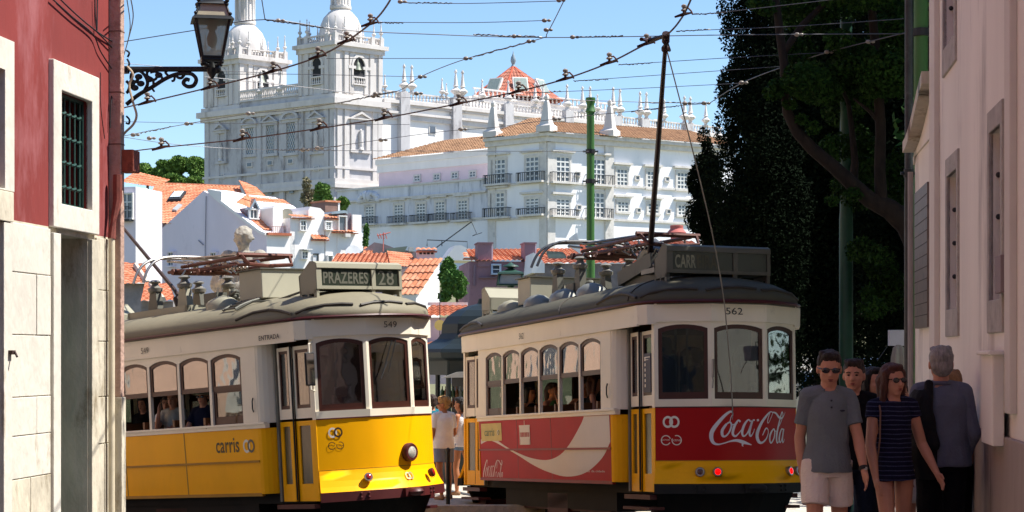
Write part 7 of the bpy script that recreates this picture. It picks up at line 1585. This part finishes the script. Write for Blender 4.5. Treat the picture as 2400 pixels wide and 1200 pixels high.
    if blen == 'long' or shoes:
        for s in (-1, 1):
            an = kn[s][2]; m = MB(); ft = N(Vector((s * .15, -1, -.1))); cap(m, an + Vector((0, .015 * H, -.024 * H)), .026 * H, an + ft * .09 * H + Vector((0, 0, -.030 * H)), .022 * H); remesh(m, 'shoe', shoes or rubber, P, .012, 2)
    if extra: extra(P, dict(hp=hp, ring=ring, shl=shl, wr=wr, P0=P0, P1=P1, H=H, S=S, T=T, Fd=Fd, kn=kn, vox=vox))
    return P
def PM(u, Y, yaw=0, z=None):
    X = (u - 1200) / FPX * Y; return Matrix.Translation((X, Y, gz(X, Y) if z is None else z)) @ Matrix.Rotation(yaw, 4, 'Z')
polo = cloth('blue_grey_polo', '#6f787c'); beige = cloth('beige_cotton', '#e6dacb'); navyd = cloth('navy_striped', '#15172a'); teal = cloth('teal', '#2b8c8c'); jeans = cloth('dark_jeans', '#1c2436'); blackc = cloth('black', '#0e0e12'); bluegrey = cloth('blue_grey_shirt', '#666a78'); darkt = cloth('dark_trousers', '#0c0d12')
# stripes woven into the dress
def striped(name, base, line, sc_=26., w_=.12):
    m = cloth(name, base); n = m.node_tree.nodes; L_ = m.node_tree.links; p = n['Principled BSDF']; src = p.inputs['Base Color'].links[0].from_socket
    tc = n.new('ShaderNodeTexCoord'); wv = n.new('ShaderNodeTexWave'); wv.bands_direction = 'Z'; wv.inputs['Scale'].default_value = sc_ / 6.283 ; wv.inputs['Distortion'].default_value = 1.2; wv.inputs['Detail'].default_value = 2; L_.new(tc.outputs['Object'], wv.inputs[0])
    r = n.new('ShaderNodeMapRange'); r.inputs[1].default_value = 1 - w_; r.inputs[2].default_value = 1 - w_ * .4; L_.new(wv.outputs['Fac'], r.inputs[0]); nz = n.new('ShaderNodeTexNoise'); nz.inputs['Scale'].default_value = 160; L_.new(tc.outputs['Object'], nz.inputs[0])
    r2 = n.new('ShaderNodeMath'); r2.operation = 'MULTIPLY'; L_.new(r.outputs[0], r2.inputs[0]); L_.new(nz.outputs[0], r2.inputs[1])
    mx = n.new('ShaderNodeMix'); mx.data_type = 'RGBA'; L_.new(r2.outputs[0], mx.inputs[0]); L_.new(src, mx.inputs[6]); mx.inputs[7].default_value = (*hexc(line), 1); L_.new(mx.outputs[2], p.inputs['Base Color']); return m
dressm = striped('navy_dress_stripes', '#15172c', '#585d80', 60, .16); stripeT = striped('dark_stripe_shirt', '#14141a', '#a9a294', 90, .5)
def ex_polo(P, d):
    H = d['H']; m = MB(); P1, T, S, Fd = d['P1'], d['T'], d['S'], d['Fd']
    n = 16; P_ = []
    for i in range(n + 1): a = R(-60 + 300 * i / n) + 0; P_.append(P1 + T * (.022 - .012 * (1 + math.sin(a + math.pi)) / 2) * H + S * math.cos(a) * .045 * H - Fd * math.sin(a) * .04 * H)
    m.tube(P_, .009 * H, 8); m.build('collar', polo, P, smooth=True)
    for q in (.262, .235): m = MB(); c = d['P0'] + T * q * H + Fd * (.072 if q < .25 else .066) * H; m.ball(c, (.0045 * H, .003 * H, .0045 * H), 8); m.build('button', M('dark_button', '#20242c', .4), P, smooth=True)
    m = MB(); c = d['P0'] + T * .222 * H + Fd * .068 * H + S * .045 * H; m.ball(c, (.011 * H, .002 * H, .004 * H), 8); m.build('chest_emblem', M('dark_thread', '#1c2430', .8), P, smooth=True)
    w_, f_, el = d['wr'][1]; m = MB(); q = f_.to_track_quat('Z', 'Y').to_matrix(); m.lathe([(.0185 * H, -.008 * H), (.020 * H, 0), (.0185 * H, .008 * H)], w_ - f_ * .012 * H, 14, rot=q); o = m.build('watch_strap', rubber, P, smooth=True); m = MB(); m.ball(w_ - f_ * .012 * H + Vector((.008, -.028, 0)), (.014, .006, .014), 10); m.build('watch_face', M('watch_face', '#b9b4a8', .3), P, smooth=True)
person('man in blue grey polo, pale shorts and dark sunglasses walking beside the red tram', PM(1938, 13.7, R(2)), 1.755, lean=(.015, -.03, 1), arms={-1: ((-.16, .22, -1), (.05, -.12, -1)), 1: ((.19, -.22, -1), (.06, -.50, -.9))}, legs={-1: ((-.05, -.22, -1), (0, .12, -1)), 1: ((.04, .12, -1), (0, .32, -1))}, face=(-.08, -1, -.06), facetilt=.12, sh=.083, top=polo, bottom=beige, hairc='dark', glasses=True, vox=.0065, skin=skinL, extra=ex_polo, hem=-.03, slim=.88)
def ex_bag(P, d):
    H = d['H']; m = MB(); P1, S, T, Fd, P0 = d['P1'], d['S'], d['T'], d['Fd'], d['P0']
    m.tube([P1 - S * .062 * H + T * .022 * H, P1 - S * .070 * H + Fd * .062 * H - T * .03 * H, P0 - S * .078 * H + Fd * .078 * H + T * .14 * H, P0 - S * .09 * H + Fd * .06 * H + T * .02 * H], .0035 * H, 6); m.build('bag_strap', M('tan_leather', '#7a5c48', .6), P, smooth=True)
person('woman in dark striped short-sleeved dress and sunglasses with chin-length auburn hair', PM(2094, 13.9, R(4)), 1.665, lean=(-.02, -.02, 1), arms={-1: ((-.15, -.22, -1), (.05, -.45, -1)), 1: ((.32, .12, -1), (.30, -.45, -.8))}, legs={-1: ((.02, -.34, -1), (0, .16, -1)), 1: ((.03, .20, -1), (0, .4, -1))}, face=(.38, -1, 0), facetilt=.02, sh=.082, top=dressm, sleeve='cap', dress=True, hem=-.045, hair='bob', hairc='auburn', glasses=True, vox=.0065, extra=ex_bag, slim=.92)
person('young man with short dark hair in a black V-neck shirt behind the polo man', PM(2001, 15.1, R(-6)), 1.73, top=blackc, bottom=jeans, blen='long', face=(-.2, -1, 0), hairc='dark', vox=.008, sh=.088, legs={-1: ((-.04, -.16, -1), (0, .15, -1)), 1: ((.04, .10, -1), (0, .3, -1))})
def ex_strap(P, d):
    H = d['H']; m = MB(); P1, S, T, Fd, P0 = d['P1'], d['S'], d['T'], d['Fd'], d['P0']
    for s in (-1, 1): m.tube([P1 + S * s * .062 * H + T * .02 * H - Fd * .03 * H, P1 + S * s * .062 * H + T * .035 * H, P1 + S * s * .064 * H + Fd * .06 * H - T * .02 * H, P0 + S * s * .072 * H + Fd * .075 * H + T * .10 * H], .009 * H, 6)
    m.build('backpack_straps', M('navy_webbing', '#161a2c', .8), P, smooth=True)
person('woman with long black hair and teal top holding a strap, behind the striped-dress woman', PM(2046, 15.5, R(10)), 1.685, arms={-1: ((-.12, .0, -1), (.35, -.75, .75)), 1: ((.14, 0, -1), (0, -.2, -1))}, top=teal, sleeve='cap', bottom=jeans, blen='long', hair='long', hairc='black', vox=.008, fem=True, sh=.088, face=(.3, -1, 0), extra=ex_strap, slim=.9)
person('short person in pale shorts with bare legs mostly hidden behind the dress woman', PM(2106, 15.6, R(0)), 1.58, top=cloth('pink', '#b07a80'), bottom=beige, blen='shorts', hairc='brown', vox=.01, slim=.9, sh=.088)
def ex_jacket(P, d):
    H = d['H']; P1, S, T, Fd, P0 = d['P1'], d['S'], d['T'], d['Fd'], d['P0']; m = MB(); sd = 1
    q = lambda s, t, f: P0 + S * s * H + T * t * H + Fd * f * H
    m.loft([[q(.085 + .035 * math.cos(a), .285, .0 + .075 * math.sin(a) * 1.0) for a in [i * math.pi / 6 for i in range(12)]], [q(.100 + .036 * math.cos(a), .24, .0 + .092 * math.sin(a)) for a in [i * math.pi / 6 for i in range(12)]], [q(.088 + .052 * math.cos(a), .12, -.03 + .085 * math.sin(a)) for a in [i * math.pi / 6 for i in range(12)]], [q(.080 + .070 * math.cos(a), -.02, -.03 + .08 * math.sin(a)) for a in [i * math.pi / 6 for i in range(12)]], [q(.078 + .055 * math.cos(a), -.08, -.03 + .07 * math.sin(a)) for a in [i * math.pi / 6 for i in range(12)]]])
    cap(m, q(.060, .305, -.055), .020 * H, q(.075, .20, -.085), .026 * H); cap(m, q(.075, .20, -.085), .026 * H, q(.05, .06, -.09), .03 * H)
    remesh(m, 'slung_jacket', M('black_jacket', '#0b0b0e', .85, var=.2, vs=6, bump=.6, bs=30), P, .009, 3, crinkle=.005, cs=.05)
    m = MB(); n = 14; m.tube([P1 + T * .022 * H + S * math.cos(a) * .042 * H + Fd * math.sin(a) * .038 * H for a in [2 * math.pi * i / n for i in range(n + 1)]], .009 * H, 8); m.build('collar', bluegrey, P, smooth=True)
person('older grey-haired man from behind in loose blue grey shirt, dark jacket on one shoulder', PM(2206, 14.2, R(178)), 1.80, arms={-1: ((-.22, .05, -1), (.20, -.45, -.8)), 1: ((.10, 0, -1), (0, -.3, -1))}, top=bluegrey, sleeve='long', bottom=darkt, blen='long', hairc='grey', hem=-.03, vox=.007, sh=.095, extra=ex_jacket, slim=1.12, face=(0, -1, 0))
person('person with light brown hair walking just ahead of the older grey-haired man', PM(2230, 14.9, R(180)), 1.64, top=blackc, bottom=darkt, blen='long', hairc='light', vox=.012, sh=.075, slim=.75)
# couple by the kiosk
whT = cloth('white', '#f2f2f5'); denim = cloth('denim', '#6f8aa8'); gbs = cloth('grey_blue', '#7d88a2')
def ex_back(P, d):
    H = d['H']; m = MB(); c = d['P0'] + d['T'] * .16 * H - d['Fd'] * .10 * H; m.ball(c, (.075 * H, .05 * H, .115 * H), 14); m.ball(c - d['T'] * .06 * H, (.07 * H, .055 * H, .06 * H), 12)
    remesh(m, 'backpack', M('black_nylon', '#101016', .7, bump=.5, bs=20), P, .015, 2)
person('curly fair-haired man in a white T-shirt and blue grey shorts by the bollard', PM(1040, 33, R(-150)), 1.80, arms={-1: ((-.16, -.05, -1), (.1, -.8, -.5)), 1: ((.16, 0, -1), (.0, -.6, -.8))}, legs={-1: ((-.06, -.1, -1), (0, .1, -1)), 1: ((.05, .1, -1), (0, .2, -1))}, face=(.9, -.6, 0), hair='curly', hairc='blond', glasses=True, top=whT, bottom=gbs, vox=.012, skin=skinT, shoes=M('tan_shoe', '#8a6a50', .7), slim=1.02)
person('dark-haired woman with ponytail in a white top and denim shorts carrying a black backpack', PM(1080, 34, R(-115)), 1.76, arms={-1: ((-.1, -.2, -1), (.2, -.8, -.3)), 1: ((.1, -.1, -1), (.0, -.8, -.3))}, legs={-1: ((-.02, .30, -1), (0, .35, -1)), 1: ((.02, -.12, -1), (0, .05, -1))}, hair='pony', hairc='black', top=whT, sleeve='none', bottom=denim, blen='hot', vox=.012, skin=skinT, extra=ex_back, slim=.86, sh=.086, shoes=M('tan_shoe', '#8a6a50', .7))
person('person in a teal shirt half hidden behind the yellow tram front', PM(1012, 34.5, R(-140)), 1.80, top=cloth('dark_teal', '#1f6474'), bottom=jeans, blen='long', hairc='brown', vox=.014, skin=skinT)
# ---- people in the trams, placed in each tram's own frame
LEGD = {}
def TPm(Tm, x, y, yaw, z):
    LEGD['yaw'] = yaw; return Tm @ Matrix.Translation((x, y, z)) @ Matrix.Rotation(yaw, 4, 'Z')
gy = 'passengers at the yellow tram side windows'; gr = 'passengers at the red tram side windows'
navy = cloth('navy', '#141a30'); greyw = cloth('grey_white', '#a9a9a2'); royal = cloth('royal_blue', '#1f4f9a'); green_t = cloth('green', '#5a7a3a')
side_arm = {-1: ((-.2, -.2, -1), (.3, -.9, .1)), 1: ((.2, -.3, -1), (-.2, -.9, .1))}
person('dark-haired woman in a white T-shirt at the second window of the yellow tram', TPm(TY, -.38, -.62, R(35), .33), 1.66, sit=True, top=whT, hair='long', hairc='brown', vox=.013, bottom=jeans, blen='long', face=(.1, -1, 0), group=gy, slim=.9)
person('fair man in a striped T-shirt resting his hand on his chin in the yellow tram', TPm(TY, .02, -.78, R(30), .33), 1.74, sit=True, top=greyw, hairc='light', vox=.013, bottom=jeans, blen='long', arms={-1: ((-.1, -.65, -.7), (.25, -.15, 1)), 1: ((.2, -.3, -1), (-.2, -.9, .1))}, group=gy)
person('man in a pale cap and sunglasses leaning his arm out of the yellow tram window', TPm(TY, .93, -.86, R(25), .30), 1.78, sit=True, top=navy, capc=M('cap_grey_green', '#8e907c', .8), hairc='brown', glasses=True, vox=.013, bottom=jeans, blen='long', arms={-1: ((-.15, -.5, -.8), (.9, -.35, -.1)), 1: ((.3, -.45, -.8), (.2, -.9, .0))}, group=gy, slim=1.1)
person('passenger in a white strap top behind the closed yellow tram window', TPm(TY, 1.72, -.62, R(-150), .33), 1.68, sit=True, top=whT, sleeve='none', hairc='light', hair='bob', vox=.014, bottom=jeans, blen='long', group=gy)
person('passenger in dark clothes at the first visible yellow tram window', TPm(TY, -1.2, -.5, R(20), .33), 1.7, sit=True, top=blackc, hairc='black', hair='long', vox=.016, bottom=jeans, blen='long', group=gy)
person('tram driver in a blue shirt standing at the centre windscreen of the yellow tram', TPm(TY, 3.38, .42, R(80), .18), 1.74, top=royal, bottom=darkt, blen='long', hairc='dark', vox=.013, arms={-1: ((-.1, -.5, -.8), (.3, -.9, .05)), 1: ((.1, -.4, -.9), (-.2, -.9, .1))}, skin=skinT, face=(.2, -1, 0))
person('standing passenger in brown on the yellow tram front platform', TPm(TY, 3.1, -.35, R(200), .18), 1.7, top=cloth('brown', '#4a3028'), bottom=darkt, blen='long', hairc='brown', vox=.016, sleeve='long')
person('passenger in a black and white striped shirt at the second red tram window', TPm(TR, -1.95, -.72, R(150), .30), 1.7, sit=True, top=stripeT, hairc='black', vox=.014, bottom=jeans, blen='long', group=gr)
person('dark-haired passenger with bare shoulders at the third red tram window', TPm(TR, -1.25, -.85, R(110), .28), 1.64, sit=True, top=blackc, sleeve='none', hair='bob', hairc='black', vox=.013, bottom=jeans, blen='long', skin=skinT, group=gr, slim=.9)
person('passenger in a green top at the fourth red tram window', TPm(TR, -.45, -.80, R(120), .28), 1.68, sit=True, top=green_t, sleeve='none', hairc='brown', hair='pony', vox=.013, bottom=jeans, blen='long', skin=skinT, group=gr, slim=.9)
person('passenger raising an open hand at the fifth red tram window', TPm(TR, .42, -.62, R(60), .28), 1.7, sit=True, top=blackc, sleeve='none', hairc='dark', vox=.012, bottom=jeans, blen='long', skin=skinT, arms={-1: ((-.5, -.5, -.6), (-.3, -.4, 1)), 1: ((.2, -.3, -1), (-.2, -.9, .1))}, group=gr)
person('woman with a strap top and hair up at the last red tram window', TPm(TR, 1.18, -.80, R(150), .32), 1.70, sit=True, top=blackc, sleeve='none', hairc='auburn', hair='bob', vox=.012, bottom=jeans, blen='long', skin=skinL, arms={-1: ((-.2, -.2, -1), (.3, -.9, .1)), 1: ((.5, -.2, -.9), (-.2, -.6, .6))}, group=gr, slim=.95)
person('person with a black backpack on the rear platform of the red tram', TPm(TR, 3.25, -.16, R(-95), .18), 1.66, top=cloth('plum', '#3a2630'), bottom=darkt, blen='long', hairc='black', vox=.014, extra=ex_back)
person('person in a red top at the right rear window of the red tram', TPm(TR, 3.30, .50, R(200), .18), 1.70, top=cloth('crimson', '#8a1a24'), sleeve='short', bottom=darkt, blen='long', hairc='auburn', vox=.014, hair='bob')
person('man in dark clothes at the left rear window of the red tram', TPm(TR, 3.20, -.62, R(-60), .18), 1.80, top=cloth('dark_grey', '#23262a'), sleeve='long', bottom=darkt, blen='long', hairc='black', vox=.014)
# ---- stone statue behind the yellow tram
c = at(572, 600, 40.0); g0 = gz(c.x, c.y); SH = 3.55; zt_ = zat(526, 40.0); zb_ = zt_ - SH
sm = Matrix.Translation((c.x, c.y, zb_)) @ Matrix.Rotation(R(-14), 4, 'Z')
st = thing('statue', 'weathered stone statue of a robed saint rising behind the yellow tram', 'statue', mat=sm)
m = MB(); m.bx(-.8, .8, -.8, .8, g0 - zb_ - .1, -.15); m.bx(-.95, .95, -.95, .95, -.3, -.05); m.build('pedestal', stn_w, st, bevel=.03)
b, d = person('x', None, SH, single=st, arms={-1: ((-.35, -.15, -1), (.5, -.7, .15)), 1: ((.3, -.1, -1), (-.45, -.7, .0))}, face=(-.25, -1, 0), facetilt=.32, sh=.105)
b.loft([d['ring'](-.5, .14, .12), d['ring'](-.2, .125, .10), d['ring'](.0, .11, .085), d['ring'](.12, .12, .085), d['ring'](.22, .128, .085), d['ring'](.275, .10, .065), d['ring'](.31, .055, .045)])
H = SH
for s in (-1, 1): cap(b, d['P1'] + Vector((s * .10 * H, 0, -.01 * H)), .05 * H, d['P0'] + Vector((s * .15 * H, -.03 * H, .12 * H)), .05 * H)
hp = d['hp']; HH = H * 1.09; rr = random.Random(4)
for i in range(70):
    a = rr.uniform(0, 6.28); e_ = rr.uniform(-.55, 1.5)
    f = math.sin(a) * .055 * math.cos(e_) - .006; u_ = .012 + .052 * math.sin(e_)
    if f > .03 and u_ < .028: continue
    b.ball(hp(math.cos(a) * .046 * math.cos(e_), f, u_), (.011 * HH, .011 * HH, .010 * HH), 8)
b.ball(hp(0, -.008, .026), (.045 * HH, .052 * HH, .042 * HH), 14, d['Rm'])
P_ = [d['P1'] + Vector((math.cos(R(a)) * .058 * H, -math.sin(R(a)) * .055 * H, .018 * H - (.05 * H if 60 < a < 120 else 0))) for a in range(-60, 241, 20)]; b.tube(P_, .012 * H, 8)
for i in range(11):
    x = (-.11 + .022 * i) * H; b.tube([d['P0'] + Vector((x, -.075 * H, .24 * H)), d['P0'] + Vector((x * 1.25, -.105 * H, 0)), d['P0'] + Vector((x * 1.3, -.12 * H, -.45 * H))], [.006 * H, .011 * H, .013 * H], 6)
remesh(b, 'figure', stm, st, .022, 1)
for s in (-1, 1):
    m = MB(); m.ball(hp(s * .0165, .043, .002), (.007 * HH, .004 * HH, .004 * HH), 8, d['Rm']); m.build('eye', stm, st, smooth=True)
